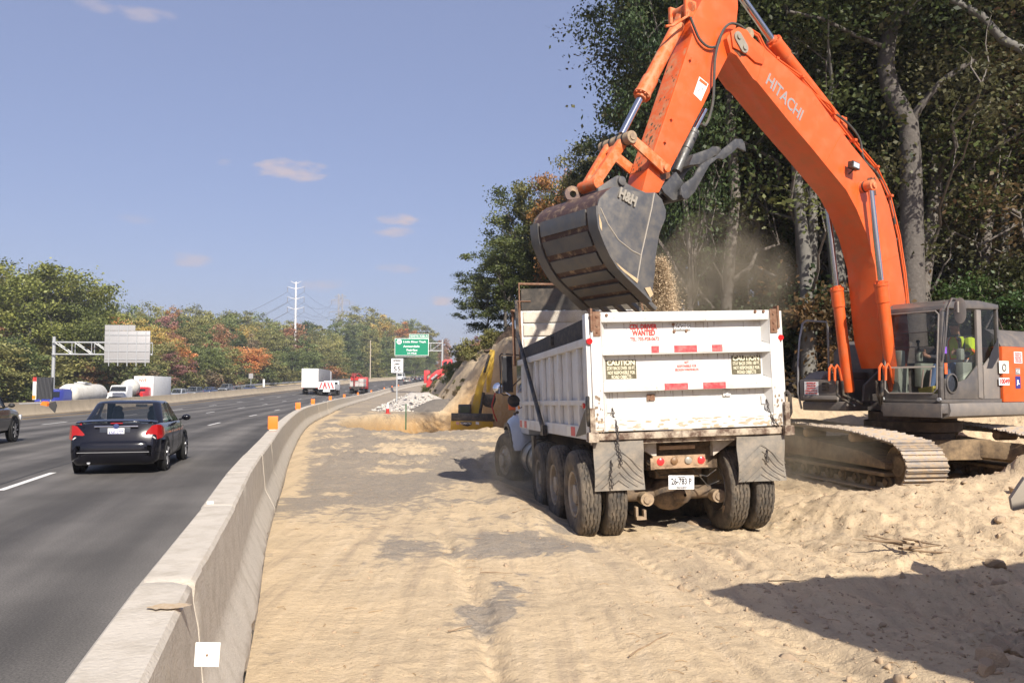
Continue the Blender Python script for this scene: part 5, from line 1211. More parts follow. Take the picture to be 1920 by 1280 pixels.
b = MB(); b.poly([(1.28, yA + .03, z0 + .4), (x1 + .08, yA + .03, z0 + .4), (x1 + .08, yA + .03, z1 - .1), (1.18, yA + .03, z1 - .1)]); b.build('right_window', CG, cabo, smooth=0)
b = MB(); b.poly([(x1 + .03, yA + .06, z0 + .6), (x1 + .03, yB - .06, z0 + .6), (x1 + .03, yB - .06, z1 - .08), (x1 + .03, yA + .06, z1 - .08)]); b.build('rear_window', CG, cabo, smooth=0)
b = MB(); b.bb((x0 - .01, yA + .03, 2.03), (x0 + .02, yB - .09, 2.06)); b.build('window_bar', mat('bar_alloy', (.55, .5, .42), .4, .3), cabo)
for zz in (2.38, 2.62): MB().tube([(x0 - .07, yA + .05, zz), (x0 - .07, yB - .1, zz)], .007, 5).build('wiper_rail', PRINT, cabo)
# front frame lip
b = MB(); b.tube([(x0 + .006, yA + .06, 2.05), (x0 + .006, yA + .05, z0 + .17), (x0 + .008, yA + .12, z0 + .095), (x0 + .008, yB - .14, z0 + .095), (x0 + .006, yB - .07, z0 + .17), (x0 + .0, yB - .06, 2.05), (x0 - .09, yB - .06, 2.9), (x0 - .1, yB - .12, 2.96), (x0 - .1, yA + .14, 2.96), (x0 - .09, yA + .07, 2.9), (x0 + .006, yA + .06, 2.05)], .014, 6); b.build('window_seal', LGREY, cabo)
b = MB(); b.tube([(x0 - .02, yB + .03, 2.15), (x0 - .06, yB + .06, 2.5), (x0 - .16, yB + .06, 3.0), (x0 - .3, yB + .05, 3.16), (x0 - .55, yB + .02, 3.16)], .016, 7); b.build('grab_rail', CABG, cabo)
b = MB(); rg = []
mc = Vector((x0 - .22, yB + .22, 2.94))
for k in range(20):
    t = 2 * PI * k / 20; rg.append((mc.x, mc.y + .10 * math.cos(t), mc.z + .15 * math.sin(t) + (.06 if math.sin(t) > 0 else -.06)))
nrm = Vector((-.2, -.25, 0)); b.prism(rg, (.05, .03, 0)); b.tube([mc + Vector((.06, 0, .05)), (x0 - .2, yB + .02, 2.85)], .01, 6); b.tube([mc + Vector((.06, 0, -.03)), mc + Vector((.06, 0, .15))], .022, 6); b.build('cab_mirror', LGREY, cabo, bevel=.015)
b = MB(); b.bb((.75, yB - .014, z0 + .92), (.67, yB - .02, z0 + 1.02)) if False else b.box((1.19, yB - .022, z0 + .80), (.07, .006, .11)); b.build('round_badge', mat('badge_blue', (.2, .08, .5), .4), cabo, smooth=0)
b = MB(); b.box((1.19, yB - .022, z0 + .50), (.08, .006, .18)); b.build('orange_label', mat('sticker_orange', (.6, .12, .03), .5), cabo, smooth=0)
for q in ((x0 + .01, yA + .02, z0), (x0 + .01, yB - .02, z0)): MB().cyl(q, (q[0] + .04, q[1], q[2]), .03, n=10).build('hinge', SILVER, cabo)
b = MB(); b.tube([(.9, .5, 3.15), (.9, .5, 3.22)], .006, 5); b.build('antenna', BLACKM, cabo)
# interior: floor, seat, consoles, levers
SEATG = mat('console_green_grey', (.30, .34, .28), .6, dirt=(.15, .14, .1), damt=.3)
b = MB(); b.bb((-.36, .62, z0 + .12), (.2, 1.12, z0 + .45)); b.prism([(-.1, .64, z0 + .45), (-.36, .64, z0 + 1.1), (-.26, .64, z0 + 1.12), (.05, .64, z0 + .5)], (0, .46, 0)); st_ = b.build('seat', mat('seat_fabric', (.03, .03, .033), .85), cabo, bevel=.03)
for s, y in ((-1, .48), (1, 1.22)):
    b = MB(); b.bb((-.2, y - .07, z0 + .2), (.55, y + .07, z0 + .62)); b.box((.5, y, z0 + .75), (.12, .09, .2)); b.build('console', SEATG, cabo, bevel=.03)
    b = MB(); b.tube([(.5, y, z0 + .8), (.52, y, z0 + .98)], .02, 6); b.sph((.52, y, z0 + 1.0), .035, 8); b.build('control_lever', PRINT, cabo)
b = MB(); b.bb((1.0, .42, z0 + .0), (1.3, .60, z0 + .55)); b.box((1.1, .5, z0 + .68), (.12, .14, .3)); b.build('monitor_console', SEATG, cabo, bevel=.03)
for y in (.83, .97):
    b = MB(); b.tube([(1.05, y, z0 + .02), (.95, y, z0 + .5)], .014, 6); b.box((1.1, y, z0 + .06), (.25, .1, .03)); b.build('travel_pedal', mat('pedal_steel', (.4, .3, .25), .5), cabo)
b = MB(); b.box((1.18, 1.05, z0 + .1), (.12, .26, .2), rotm('X', .15)); b.build('yellow_rag', mat('rag_yellow', (.5, .42, .08), .9), cabo)
# undercarriage
UD = R_(80); ua = Vector((math.cos(UD), -math.sin(UD), 0)); uo = Vector((math.sin(UD), math.cos(UD), 0))   # ua: towards camera end, uo: to the right
def ul(w): w = Vector(w) - EC; return Vector((w.dot(EH), w.dot(ELn), w.z))
def U(a, o_, z): return ul(EC + ua * a + uo * o_ + Vector((0, 0, z)))
UCM = mat('undercarriage_steel', (.10, .07, .045), .85, dirt=(.33, .23, .13), damt=.85, dscale=2.6, thr=(.38, .68), bump=.2)
SHOE = mat('track_shoe_steel', (.28, .26, .25), .42, .5, dirt=(.48, .36, .23), damt=.9, dscale=5, thr=(.38, .6))
uc = MB()
uc.prism([U(-.9, -.9, .45), U(.9, -.9, .45), U(.9, .9, .45), U(-.9, .9, .45)], (0, 0, .35))
for sa in (-1, 1):
    for so_ in (-1, 1):
        pts = [U(sa * .25, so_ * .6, .5), U(sa * .85, so_ * .6, .5), U(sa * 1.35, so_ * 1.15, .45), U(sa * .75, so_ * 1.15, .45)]; uc.prism(pts, (0, 0, .3))
car = uc.build('undercarriage', UCM, ex, bevel=.02)
TW = .72; THt = 1.10; TL = 4.7; TG = 1.40; TLn = None
rt = THt / 2 - .06
def track_path(n):
    st = TL - 2 * rt - .12; per = 2 * st + 2 * PI * rt; out = []
    for k in range(n):
        l = per * k / n
        if l < st: a = -st / 2 + l; z = 2 * rt; sag = -.05 * math.sin(PI * (l / st)) ** 2 ; out.append((a, z + sag, 0))
        elif l < st + PI * rt: t = (l - st) / rt; out.append((st / 2 + rt * math.sin(t), rt + rt * math.cos(t), t))
        elif l < 2 * st + PI * rt: out.append((st / 2 - (l - st - PI * rt), 0, PI))
        else: t = PI + (l - 2 * st - PI * rt) / rt; out.append((-st / 2 + rt * math.sin(t), rt + rt * math.cos(t), t))
    out = [(a, z * (1 - .22 * float(sst(.1, 2.3, a)) * (1 if z > .5 else 0)), t) for a, z, t in out]
    return out, per
NS = 48; path, per = track_path(NS); pitch = per / NS
shoe_mesh = None
for side in (-1, 1):
    fr_ = MB(); st = TL - 2 * rt
    inn = TW / 2 - .07
    pr = [(-st / 2 + .3, .42), (st / 2 - .2, .40), (st / 2 - .2, .50), (st / 2 - .8, .64), (-st / 2 + .6, .80), (-st / 2 + .1, .70)]
    fr_.prism([U(a, side * TG - inn, z) for a, z in pr], ul(EC + uo * (2 * inn)) - ul(EC))
    fr_.prism([U(a, side * TG - inn - .02, z) for a, z in ((-st / 2 + .2, .28), (st / 2 - .2, .28), (st / 2 - .2, .34), (-st / 2 + .2, .34))], ul(EC + uo * (2 * inn + .04)) - ul(EC))
    tf_ = fr_.build('track_frame', UCM, ex, bevel=.02)
    for e, nm in ((1, 'idler'), (-1, 'sprocket')):
        b = MB(); c = U(e * (TL / 2 - rt - .10), side * TG - .14, THt / 2 - (.10 if e > 0 else .02)); ax = ul(EC + uo) - ul(EC); rq = rt - (.09 if e > 0 else 0); b.lathe([(.001, .0), (.16, .0), (.2, .05), (rq - .12, .05), (rq - .07, .02), (rq - .07, .26), (rq - .12, .23), (.2, .23), (.16, .28), (.001, .28)], c, ax, 26); b.build(nm, UCM, tf_)
    for k in range(8):
        b = MB(); c = U(-st / 2 + .35 + k * (st - .7) / 7, side * TG - .2, .17); ax = ul(EC + uo) - ul(EC); b.lathe([(.001, 0), (.06, 0), (.06, .04), (.11, .05), (.11, .35), (.06, .36), (.001, .4)], c, ax, 14); b.build('track_roller', UCM, tf_)
    for k in (-1, 1):
        b = MB(); c = U(k * .75, side * TG - inn - .03, .86); b.lathe([(.001, 0), (.06, 0), (.085, .03), (.085, .4), (.001, .4)], c, ax, 14); b.build('carrier_roller', mat('roller_tan', (.35, .24, .13), .8), tf_)
    # shoes
    for i, (a, z, t) in enumerate(path):
        if shoe_mesh is None:
            b = MB(); b.bb((-pitch * .49, -TW / 2, -.006), (pitch * .49, TW / 2, .008))
            for g, hh in ((-.36, .028), (0, .022), (.36, .028)): b.prism([(pitch * g - .012, -TW / 2, .008), (pitch * g + .012, -TW / 2, .008), (pitch * g + .006, -TW / 2, .008 + hh), (pitch * g - .006, -TW / 2, .008 + hh)], (0, TW, 0))
            for q in (-.12, .12): b.cyl((0, q, .008), (0, q, .022), .02, n=6)
            for q in (-.1, .1): b.bb((-pitch * .5, q - .02, -.09), (pitch * .5, q + .02, -.007))
            o = b.build('track_shoe', SHOE, tf_); shoe_mesh = o.data
        else:
            o = D.objects.new('track_shoe', shoe_mesh); COL.objects.link(o); o.parent = tf_
        c = U(a, side * TG, z + .06)
        ex_ = ul(EC + ua) - ul(EC); eo = ul(EC + uo) - ul(EC)
        tang = ex_ * math.cos(t) - Vector((0, 0, 1)) * math.sin(t); nrm = tang.cross(-eo) if False else Vector((0, 0, 1)) * math.cos(t) + ex_ * math.sin(t)
        yy = nrm.cross(tang)
        M = Matrix((tang, yy, nrm)).transposed().to_4x4(); M.translation = c; o.matrix_local = M
ex_top = ex
# ---- operator
def person(name, label, J, radii, mats, loc, rz, edges, root=0):
    """skin-modifier body; J dict of joints"""
    me = D.meshes.new(name); names = list(J); idx = {k: i for i, k in enumerate(names)}
    me.from_pydata([J[k] for k in names], [(idx[a], idx[c]) for a, c in edges], [])
    o = D.objects.new(name, me); COL.objects.link(o)
    md = o.modifiers.new('s', 'SKIN'); md.use_smooth_shade = True
    for k in names:
        v = me.skin_vertices[0].data[idx[k]]; r = radii[k]; v.radius = r if isinstance(r, tuple) else (r, r); v.use_root = (k == names[root])
    sb = o.modifiers.new('u', 'SUBSURF'); sb.levels = 2; sb.render_levels = 2
    dg = C.evaluated_depsgraph_get(); dg.update(); m2 = D.meshes.new_from_object(o.evaluated_get(dg)); o.modifiers.clear(); o.data = m2
    for m in mats: m2.materials.append(m)
    o.location = loc; o.rotation_euler = (0, 0, rz); o['label'] = label; return o
sy = .86; zs = z0 + .52
J = {'pelvis': (-.12, sy, zs), 'belly': (-.10, sy, zs + .2), 'chest': (-.04, sy + .02, zs + .42), 'neck': (.02, sy + .02, zs + .56), 'head0': (.05, sy + .02, zs + .66), 'head1': (.07, sy + .02, zs + .80),
     'lsh': (-.02, sy + .2, zs + .46), 'lel': (.14, sy + .27, zs + .2), 'lwr': (.38, sy + .29, zs + .22), 'lha': (.47, sy + .30, zs + .26),
     'rsh': (-.02, sy - .17, zs + .46), 'rel': (.14, sy - .27, zs + .2), 'rwr': (.38, sy - .30, zs + .22), 'rha': (.47, sy - .32, zs + .26),
     'lhip': (-.06, sy + .1, zs - .02), 'lkn': (.42, sy + .16, zs + .06), 'lan': (.62, sy + .14, zs - .36), 'lto': (.80, sy + .14, zs - .42),
     'rhip': (-.06, sy - .1, zs - .02), 'rkn': (.42, sy - .12, zs + .06), 'ran': (.66, sy - .08, zs - .36), 'rto': (.84, sy - .08, zs - .42)}
RD = {'pelvis': (.15, .13), 'belly': (.15, .12), 'chest': (.17, .13), 'neck': .055, 'head0': .085, 'head1': .08, 'lsh': .075, 'lel': .05, 'lwr': .034, 'lha': .04, 'rsh': .075, 'rel': .05, 'rwr': .034, 'rha': .04, 'lhip': .10, 'lkn': .07, 'lan': .05, 'lto': .04, 'rhip': .10, 'rkn': .07, 'ran': .05, 'rto': .04}
ED = [('pelvis', 'belly'), ('belly', 'chest'), ('chest', 'neck'), ('neck', 'head0'), ('head0', 'head1'), ('chest', 'lsh'), ('lsh', 'lel'), ('lel', 'lwr'), ('lwr', 'lha'), ('chest', 'rsh'), ('rsh', 'rel'), ('rel', 'rwr'), ('rwr', 'rha'),
      ('pelvis', 'lhip'), ('lhip', 'lkn'), ('lkn', 'lan'), ('lan', 'lto'), ('pelvis', 'rhip'), ('rhip', 'rkn'), ('rkn', 'ran'), ('ran', 'rto')]
SKIN = mat('skin', (.42, .24, .16), .55); JEAN = mat('denim', (.10, .17, .32), .85, var=.15); VEST = mat('vest_yellow', (.55, .75, .04), .7); SHIRT = mat('dark_shirt', (.06, .06, .07), .85); BOOT = mat('boots', (.08, .05, .03), .8)
pr = person('person', '', J, RD, [SHIRT, SKIN, JEAN, BOOT], (EC.x, EC.y, 0), ERZ, ED)
del pr['label']
for p in pr.data.polygons:
    c = p.center; mi = 0
    if c.z > zs + .60: mi = 1
    elif c.z < zs + .12 and c.x > -.3 and not (c.x > .05 and abs(c.y - sy) > .22 and c.z > zs + .1): mi = 2 if c.z > zs - .33 else 3
    if c.x > .34 and abs(c.y - sy) > .24 and c.z > zs + .12: mi = 1
    p.material_index = mi
tag(pr, 'person in yellow safety vest and blue jeans seated inside the cab of the orange excavator', 'person')
def pchild(b, name, m, sm=35): o = b.build(name, m, pr, smooth=sm); return o
b = MB(); rg = []
for z, rx, ry, cxx in ((zs + .02, .175, .20, -.11), (zs + .2, .17, .19, -.10), (zs + .38, .165, .225, -.05), (zs + .48, .13, .215, -.02), (zs + .56, .08, .12, .0)):
    rg.append([(cxx + rx * math.cos(t), sy + .01 + ry * math.sin(t), z) for t in [2 * PI * k / 20 for k in range(20)]])
vest = b.loft(rg).build('safety_vest', VEST, pr)
STR = mat('vest_silver', (.55, .55, .52), .4); STO = mat('vest_orange', (.85, .2, .04), .6)
for s in (-1, 1):
    for w, m, o_ in ((.085, STO, .004), (.045, STR, .008)):
        b = MB(); pts = [(-.11, sy + s * (.12 + o_ * 0), zs + .05), (-.08, sy + s * .13, zs + .3), (-.03, sy + s * .12, zs + .5)]
        rg = []
        for k, (z, rx, cxx) in enumerate(((zs + .04, .178, -.11), (zs + .2, .174, -.10), (zs + .38, .17, -.05), (zs + .48, .14, -.02), (zs + .555, .088, .0))):
            yy = sy + .01 + s * (.11 if k < 4 else .07); f = math.sqrt(max(.05, 1 - ((yy - sy) / .225) ** 2))
            rg.append([(cxx + rx * f + o_, yy - w / 2, z), (cxx + rx * f + o_, yy + w / 2, z)])
        b.loft(rg, closed=False, cap=False)
        rg = [[(2 * c_[0] * 0 + (-.22 if True else 0) - p_[0] + 2 * c_[0] if False else (2 * cc - p_[0]), p_[1], p_[2]) for p_ in r for c_ in [(0,)]] for r, cc in zip(rg, (-.11, -.10, -.05, -.02, .0))]
        b.loft(rg, closed=False, cap=False); b.build('vest_stripe', m, vest)
for w, m, o_ in ((.09, STO, .004), (.05, STR, .008)):
    b = MB(); rg = [[(-.105 + (.174 + o_) * math.cos(t), sy + .01 + (.196 + o_) * math.sin(t), z) for t in [2 * PI * k / 20 for k in range(20)]] for z in (zs + .14 - w / 2, zs + .14 + w / 2)]; b.loft(rg, cap=False); b.build('vest_stripe', m, vest)
b = MB(); b.tube([(-.03, sy + .23, zs + .50), (.03, sy + .27, zs + .38), (.10, sy + .29, zs + .27)], [.085, .085, .075], 10); b.build('vest_sleeve', VEST, pr)
b = MB(); b.tube([(.07, sy + .285, zs + .31), (.095, sy + .29, zs + .27)], [.082, .08], 10); b.build('sleeve_band', STO, pr)
# hands: five fingers round the lever
for s, w in ((1, J['lha']), (-1, J['rha'])):
    for k in range(4):
        b = MB(); f = Vector((w[0] + .02, w[1] - s * .02, w[2] + .03 - k * .02)); L = (.07, .08, .075, .06)[k]
        b.tube([f, f + Vector((L * .5, -s * .012, .003)), f + Vector((L * .75, -s * .04, 0)), f + Vector((L * .45, -s * .06, -.004))], [.011, .010, .009, .008], 6); b.build('finger', SKIN, pr)
    b = MB(); f = Vector((w[0] - .01, w[1] - s * .03, w[2] + .035)); b.tube([f, f + Vector((.03, -s * .02, .03)), f + Vector((.055, -s * .02, .035))], [.013, .012, .01], 6); b.build('thumb_finger', SKIN, pr)
hc = Vector((.065, sy + .02, zs + .76))
b = MB(); b.sph(hc + Vector((-.01, 0, .045)), (.105, .09, .075), 14); b.lathe([(.11, 0), (.10, .012), (.05, .03)], hc + Vector((.03, 0, .045)), (.1, 0, 1), 14); b.build('cap', mat('cap_grey', (.12, .12, .12), .8), pr)
for s in (-1, 1): MB().sph(hc + Vector((.078, s * .03, -.0)), .012, 8).build('eye', PRINT, pr); MB().sph(hc + Vector((.0, s * .082, -.01)), (.018, .01, .028), 8).build('ear', SKIN, pr)
MB().sph(hc + Vector((.092, 0, -.025)), (.018, .012, .02), 8).build('nose', SKIN, pr); MB().box(hc + Vector((.08, 0, -.062)), (.01, .04, .008)).build('mouth', mat('lips', (.3, .12, .1), .5), pr)
# falling soil
rng = random.Random(5); b = MB()
P0 = [ep(*q, .4) for q in ((1230, 486), (1236, 508), (1243, 538), (1249, 575), (1252, 610))]
rsn = np.random.RandomState(5); N_ = 80000; t_ = rsn.uniform(0, 1, N_) ** .75; ii = np.minimum(3, (t_ * 4).astype(int)); ff = t_ * 4 - ii; PU = np.array(P0)
uz = PU[ii] + (PU[ii + 1] - PU[ii]) * ff[:, None]; wv = .03 + .11 * t_; sp_f = np.where(rsn.uniform(0, 1, N_) < .8, .5, 1.4); lump = np.sin(t_ * 37 + rsn.randint(0, 9, N_)) * .012
c_ = np.stack([uz[:, 0] + rsn.normal(0, 1, N_) * wv * sp_f + lump, .38 + rsn.uniform(-.28, .2, N_) + rsn.normal(0, .03, N_), uz[:, 1] + rsn.normal(0, .04, N_)], -1)
dd_ = rsn.normal(0, 1, (N_, 3, 3)); dd_ /= np.linalg.norm(dd_, axis=2)[:, :, None]; rz_ = np.exp(rsn.normal(-5.15, .45, N_)); V_ = (c_[:, None, :] + dd_ * rz_[:, None, None]).reshape(-1, 3)
fs = fast('falling_soil', V_, np.arange(N_ * 3).reshape(-1, 3), mat('falling_sand', (.56, .43, .28), .95, dirt=(.46, .34, .21), damt=.5, dscale=12))
fs.location = (EC.x, EC.y, 0); fs.rotation_euler = (0, 0, ERZ); tag(fs, 'sand pouring out of the steel bucket into the truck box', 'soil'); stuff(fs)
# ------------------------------------------------------------------ cars and lorries on the highway
WELL = mat('wheel_well', (.008, .008, .008), .9)
CARBLACK = mat('car_black', (.004, .004, .007), .16, coat=.35, spec=.4, var=0)
GLC = glassmat('car_glass', (.012, .02, .03), .38)
PLAST = mat('dark_plastic', (.02, .02, .022), .55)
ALLOY = mat('alloy_wheel', (.45, .45, .47), .3, .7)
LAMPR = mat('tail_red', (.33, .006, .008), .15, coat=1.)
HEADL = mat('headlamp', (.7, .72, .75), .1, .4)
_wheel = {}
def car_wheel(parent, x, y, r, w, s):
    root = D.objects.new('wheel', None); COL.objects.link(root); root.parent = parent; root.location = (x, y, r)
    k = (round(r, 2), s)
    if k not in _wheel:
        b = MB(); b.lathe([(r * .64, -w / 2), (r * .9, -w / 2 - .005), (r, -w / 2 + .03), (r, w / 2 - .03), (r * .9, w / 2 + .005), (r * .64, w / 2)], (0, 0, 0), (s, 0, 0), 26)
        t = b.build('tyre', TYRE, root)
        b = MB(); b.lathe([(r * .64, -w / 2 + .01), (r * .66, w / 2 - .01), (r * .6, w / 2 - .03), (r * .58, .0), (.001, .0)], (0, 0, 0), (s, 0, 0), 26, mi=1)
        for q in range(7):
            a = 2 * PI * q / 7; b.beam((s * (w / 2 - .03), 0, 0), (s * (w / 2 - .02), math.cos(a) * r * .62, math.sin(a) * r * .62), .03, .06, up=(1, 0, 0))
        b.cyl((s * (w / 2 - .05), 0, 0), (s * (w / 2 - .01), 0, 0), r * .14, n=12)
        m_ = b.build('rim', [ALLOY, WELL], root); _wheel[k] = (t.data, m_.data)
    else:
        for nm, d in zip(('tyre', 'rim'), _wheel[k]): o = D.objects.new(nm, d); COL.objects.link(o); o.parent = root
    return root
def spl(P, x):
    xs = [p[0] for p in P]; return [float(np.interp(x, xs, [p[i] for p in P])) for i in range(1, len(P[0]))]
def make_car(name, label, cat, loc, rz, col, L=4.4, Wd=1.74, H=1.43, kind='sedan', plate=None, group=None, detail=True):
    """local +Y forward"""
    t = thing(name, label, cat, loc, rz, group); h = L / 2; w = Wd / 2; wr = .31 if kind == 'sedan' else .37; belt = H * (.635 if kind == 'sedan' else .60); g0 = .19 if kind == 'sedan' else .30
    # stations: y, half width, bottom, deck height
    if kind == 'sedan': S = [(-h, .80, g0 + .13, .50), (-h + .02, .86, g0 + .06, .66), (-h + .10, .93, g0, .86), (-h + .17, .955, g0, .985), (-h + .55, .985, g0, 1.0), (-h + 1.0, 1, g0, .985), (0, 1, g0, .97), (h - 1.25, .99, g0, .955), (h - .6, .95, g0, .86), (h - .15, .88, g0, .72), (h, .72, g0 + .1, .5)]
    elif kind == 'van': S = [(-h, .94, g0 + .1, .7), (-h + .06, .98, g0, H * .6), (-h + .2, 1, g0, H * .62), (h - 1.1, 1, g0, H * .6), (h - .4, .96, g0, H * .52), (h, .84, g0 + .1, H * .42)]
    else: S = [(-h, .9, g0 + .12, .6), (-h + .05, .96, g0, H * .58), (-h + .2, .99, g0, H * .62), (0, 1, g0, H * .62), (h - 1.3, .99, g0, H * .61), (h - .5, .96, g0, H * .56), (h - .08, .9, g0 + .05, H * .48), (h, .82, g0 + .12, H * .36)]
    b = MB(); rings = []
    ys = sorted(set([s[0] for s in S] + lin(-h + .25, h - .2, 14)))
    wy = (-h * .60 - .05 if kind == 'sedan' else -h * .58, h * .60)
    for y in ys:
        hw, zb, zt = spl(S, y); hw *= w
        rings.append([(-hw * .86, y, zb), (-hw * .97, y, zb + .09), (-hw, y, zb + .25), (-hw * 1.0, y, min(zt - .1, zt * .72)), (-hw * .965, y, zt - .07), (-hw * .90, y, zt - .015), (-hw * .5, y, zt + .012), (hw * .5, y, zt + .012), (hw * .90, y, zt - .015), (hw * .965, y, zt - .07), (hw, y, min(zt - .1, zt * .72)), (hw, y, zb + .25), (hw * .97, y, zb + .09), (hw * .86, y, zb)])
    b.loft(rings); body = b.build('body', col, t, smooth=38)
    for y in wy:
        for s in (-1, 1):
            MB().lathe([(.001, .0), (wr + .06, .0), (wr + .075, -.02), (wr + .03, -.1)], (s * (w * 1.0 + .002), y, wr + .02), (s, 0, 0), 24).build('wheel_arch', WELL, body)
            car_wheel(t, s * (w - .075), y, wr, .19, s)
    # greenhouse
    if kind == 'sedan': G = (-h + .72, h - 1.32, -h + 1.32, h - 2.05); zb = .95
    elif kind == 'van': G = (-h + .05, h - .95, -h + .22, h - 1.55); zb = H * .6
    else: G = (-h + .08, h - 1.38, -h + .42, h - 2.0); zb = H * .61
    def plan(y0, y1, wd, z, r=.14):
        pts = []
        for (cx, cy, a0) in ((wd - r, y1 - r, 0), (-wd + r, y1 - r, 90), (-wd + r, y0 + r, 180), (wd - r, y0 + r, 270)):
            for k in range(4): a = R_(a0 + 30 * k); pts.append((cx + r * math.cos(a), cy + r * math.sin(a), z))
        return pts
    b = MB(); wb = w * .90; wt = w * .70 if kind == 'sedan' else w * .76
    b.loft([plan(G[0], G[1], wb, zb), plan(G[0] + (G[2] - G[0]) * .86, G[1] + (G[3] - G[1]) * .86, wb + (wt - wb) * .82, zb + (H - zb) * .86), plan(G[2], G[3], wt, H - .025, .2), plan(G[2] + .25, G[3] - .25, wt - .2, H, .2)], cap=False, skip={(0, 3), (0, 7), (0, 11), (0, 15)})
    b.poly(plan(G[2] + .25, G[3] - .25, wt - .2, H, .2))
    for s in (-1, 1):
        ym = G[0] + (G[1] - G[0]) * (.49 if kind == 'sedan' else .31); b.beam((s * (wb - .01), ym, zb - .02), (s * (wt + .01), ym + .0, H - .05), .05, .07, up=(0, 1, 0))
    gh = b.build('roof', col, t, smooth=40)
    def gp(u, v, side):   # u along y 0..1, v height 0..1 on the side window plane
        v2 = v; y0 = G[0] + (G[2] - G[0]) * v2; y1 = G[1] + (G[3] - G[1]) * v2
        return (side * (wb + (wt - wb) * v2 * .95 + .006), y0 + (y1 - y0) * u, zb + (H - zb) * v2)
    for s in (-1, 1):
        us = ((.13, .49), (.53, .90)) if kind == 'sedan' else ((.05, .27), (.31, .58), (.62, .92))
        for u0, u1 in us: MB().poly([gp(u0 + .01, .06, s), gp(u1, .06, s), gp(u1 - (.0 if u1 < .8 else .03), .84, s), gp(u0 + (.04 if u0 < .2 else 0), .84, s)]).build('side_window', GLC, gh, smooth=0)
        b = MB(); my = G[1] - .25; b.sph((s * (w + .10), my, zb + .07), (.10, .07, .07), 10); b.tube([(s * (w - .06), my, zb + .02), (s * (w + .05), my, zb + .05)], .02, 6); b.build('wing_mirror', col if kind == 'sedan' else PLAST, t)
    for (ya, yb_, nm, e) in ((G[0], G[2], 'rear_window', -1), (G[1], G[3], 'windscreen', 1)):
        f0, f1 = .07, .84; P = []
        for f, wd in ((f0, wb - .10), (f0, -(wb - .10)), (f1, -(wt - .08)), (f1, wt - .08)): P.append((wd, ya + (yb_ - ya) * f + e * .012, zb + (H - zb) * f + .004))
        MB().poly(P).build(nm, GLC, gh, smooth=0)
    if not detail: return t
    # rear lamps, plate, bumper, doors
    if kind != 'sedan':
        for s in (-1, 1):
            MB().box((s * (w - .10), -h + .05, H * .52), (.14, .06, .34)).build('tail_light', LAMPR, body, bevel=.02); MB().box((s * (w - .22), h - .1, H * .42), (.3, .12, .16)).build('headlight', HEADL, body, bevel=.02)
        MB().box((0, -h - .01, H * .27), (Wd * .9, .10, .2)).build('rear_bumper', PLAST, body, bevel=.03); MB().box((0, -h - .0, H * .45), (.32, .03, .16)).build('licence_plate', WHITE2, body)
    return t
HDF = heading
def place(px, t, y=None):
    s = solve_px(px, t); p = pos(s, t); return (p[0], p[1], float(zroad(s, t))), s
# black saloon
CY = 19.0; hd = R_(13.8)
rr_ = Vector((-7.25, 17.35, 0)); fwd = Vector((-math.sin(hd), math.cos(hd), 0)); rgt = Vector((fwd.y, -fwd.x, 0))
cpos = rr_ + fwd * 1.36 - rgt * .76
cpos.z = 0.006
bc = make_car('black_car', 'black saloon car driving away in the lane next to the concrete barrier', 'car', cpos, hd, CARBLACK, 4.38, 1.70, 1.43)
body = [c for c in bc.children if c.name.startswith('body')][0]
h = 2.19
for s in (-1, 1):
    b = MB(); rg = [[(s * x0_, -h + .075 + d_, z0_), (s * x1_, -h + .075 + d_, z1_)] for x0_, z0_, x1_, z1_, d_ in ((.46, .70, .50, .73, .0), (.56, .69, .60, .86, -.012), (.68, .68, .68, .95, -.005), (.78, .68, .77, .97, .02), (.845, .70, .825, .96, .10), (.868, .73, .845, .93, .22), (.872, .77, .852, .88, .36))]; b.loft(rg, closed=False, cap=False); b.build('tail_light', LAMPR, bc)
    MB().prism([(s * .50, -h + .062, .70), (s * .76, -h + .07, .69), (s * .72, -h + .065, .735), (s * .55, -h + .062, .73)], (0, -.008, 0)).build('reversing_lamp', mat('clear_lamp', (.6, .55, .52), .2), bc)
b = MB(); rg = []
for k, (z, o_) in enumerate(((.25, .05), (.30, .10), (.40, .125), (.56, .125), (.64, .10), (.675, .04), (.68, -.03))):
    rg.append([(x, -h + .09 - o_ + .42 * (abs(x) / .862) ** 7, z) for x in lin(-.862, .862, 21)])
b.loft(rg, closed=False, cap=False); b.build('rear_bumper', CARBLACK, bc, smooth=50)
MB().box((0, -h - .038, .44), (1.3, .01, .012)).build('bumper_trim', mat('trim_grey', (.3, .3, .3), .4, .5), bc)
MB().box((.0, -h + .07, .30), (1.1, .06, .12)).build('bumper_lip', PLAST, bc)
MB().box((0, -h + .105, .835), (.56, .05, .17)).build('plate_recess', mat('recess_blue', (.03, .035, .05), .4), bc, bevel=.01)
lp = MB().box((0.02, -h + .074, .825), (.30, .01, .155)).build('licence_plate', WHITE2, bc, bevel=.003)
text('plate_number', 'KNF-5777', .09, mat('navy_print', (.03, .04, .2), .5), lp, (.02, -h + .067, .815), (1, 0, 0), (0, 0, 1), .26, bold=.002)
MB().box((0.02, -h + .085, .935), (.80, .02, .028)).build('chrome_strip', CHROME, bc, bevel=.006)
MB().lathe([(.001, .012), (.05, .008), (.055, 0)], (0.02, -h + .075, .937), (0, -1, 0), 14).build('oval_badge', mat('badge_oval', (.05, .07, .18), .3, .3), bc)
MB().box((0.02, -h + .11, 1.0), (.22, .015, .018)).build('brake_light', LAMPR, bc)
text('lettering', 'SE', .04, LAMPR, bc, (-.62, -h + .09, .985), (1, 0, 0), (0, 0, 1), bold=.002)
b = MB(); rg = []
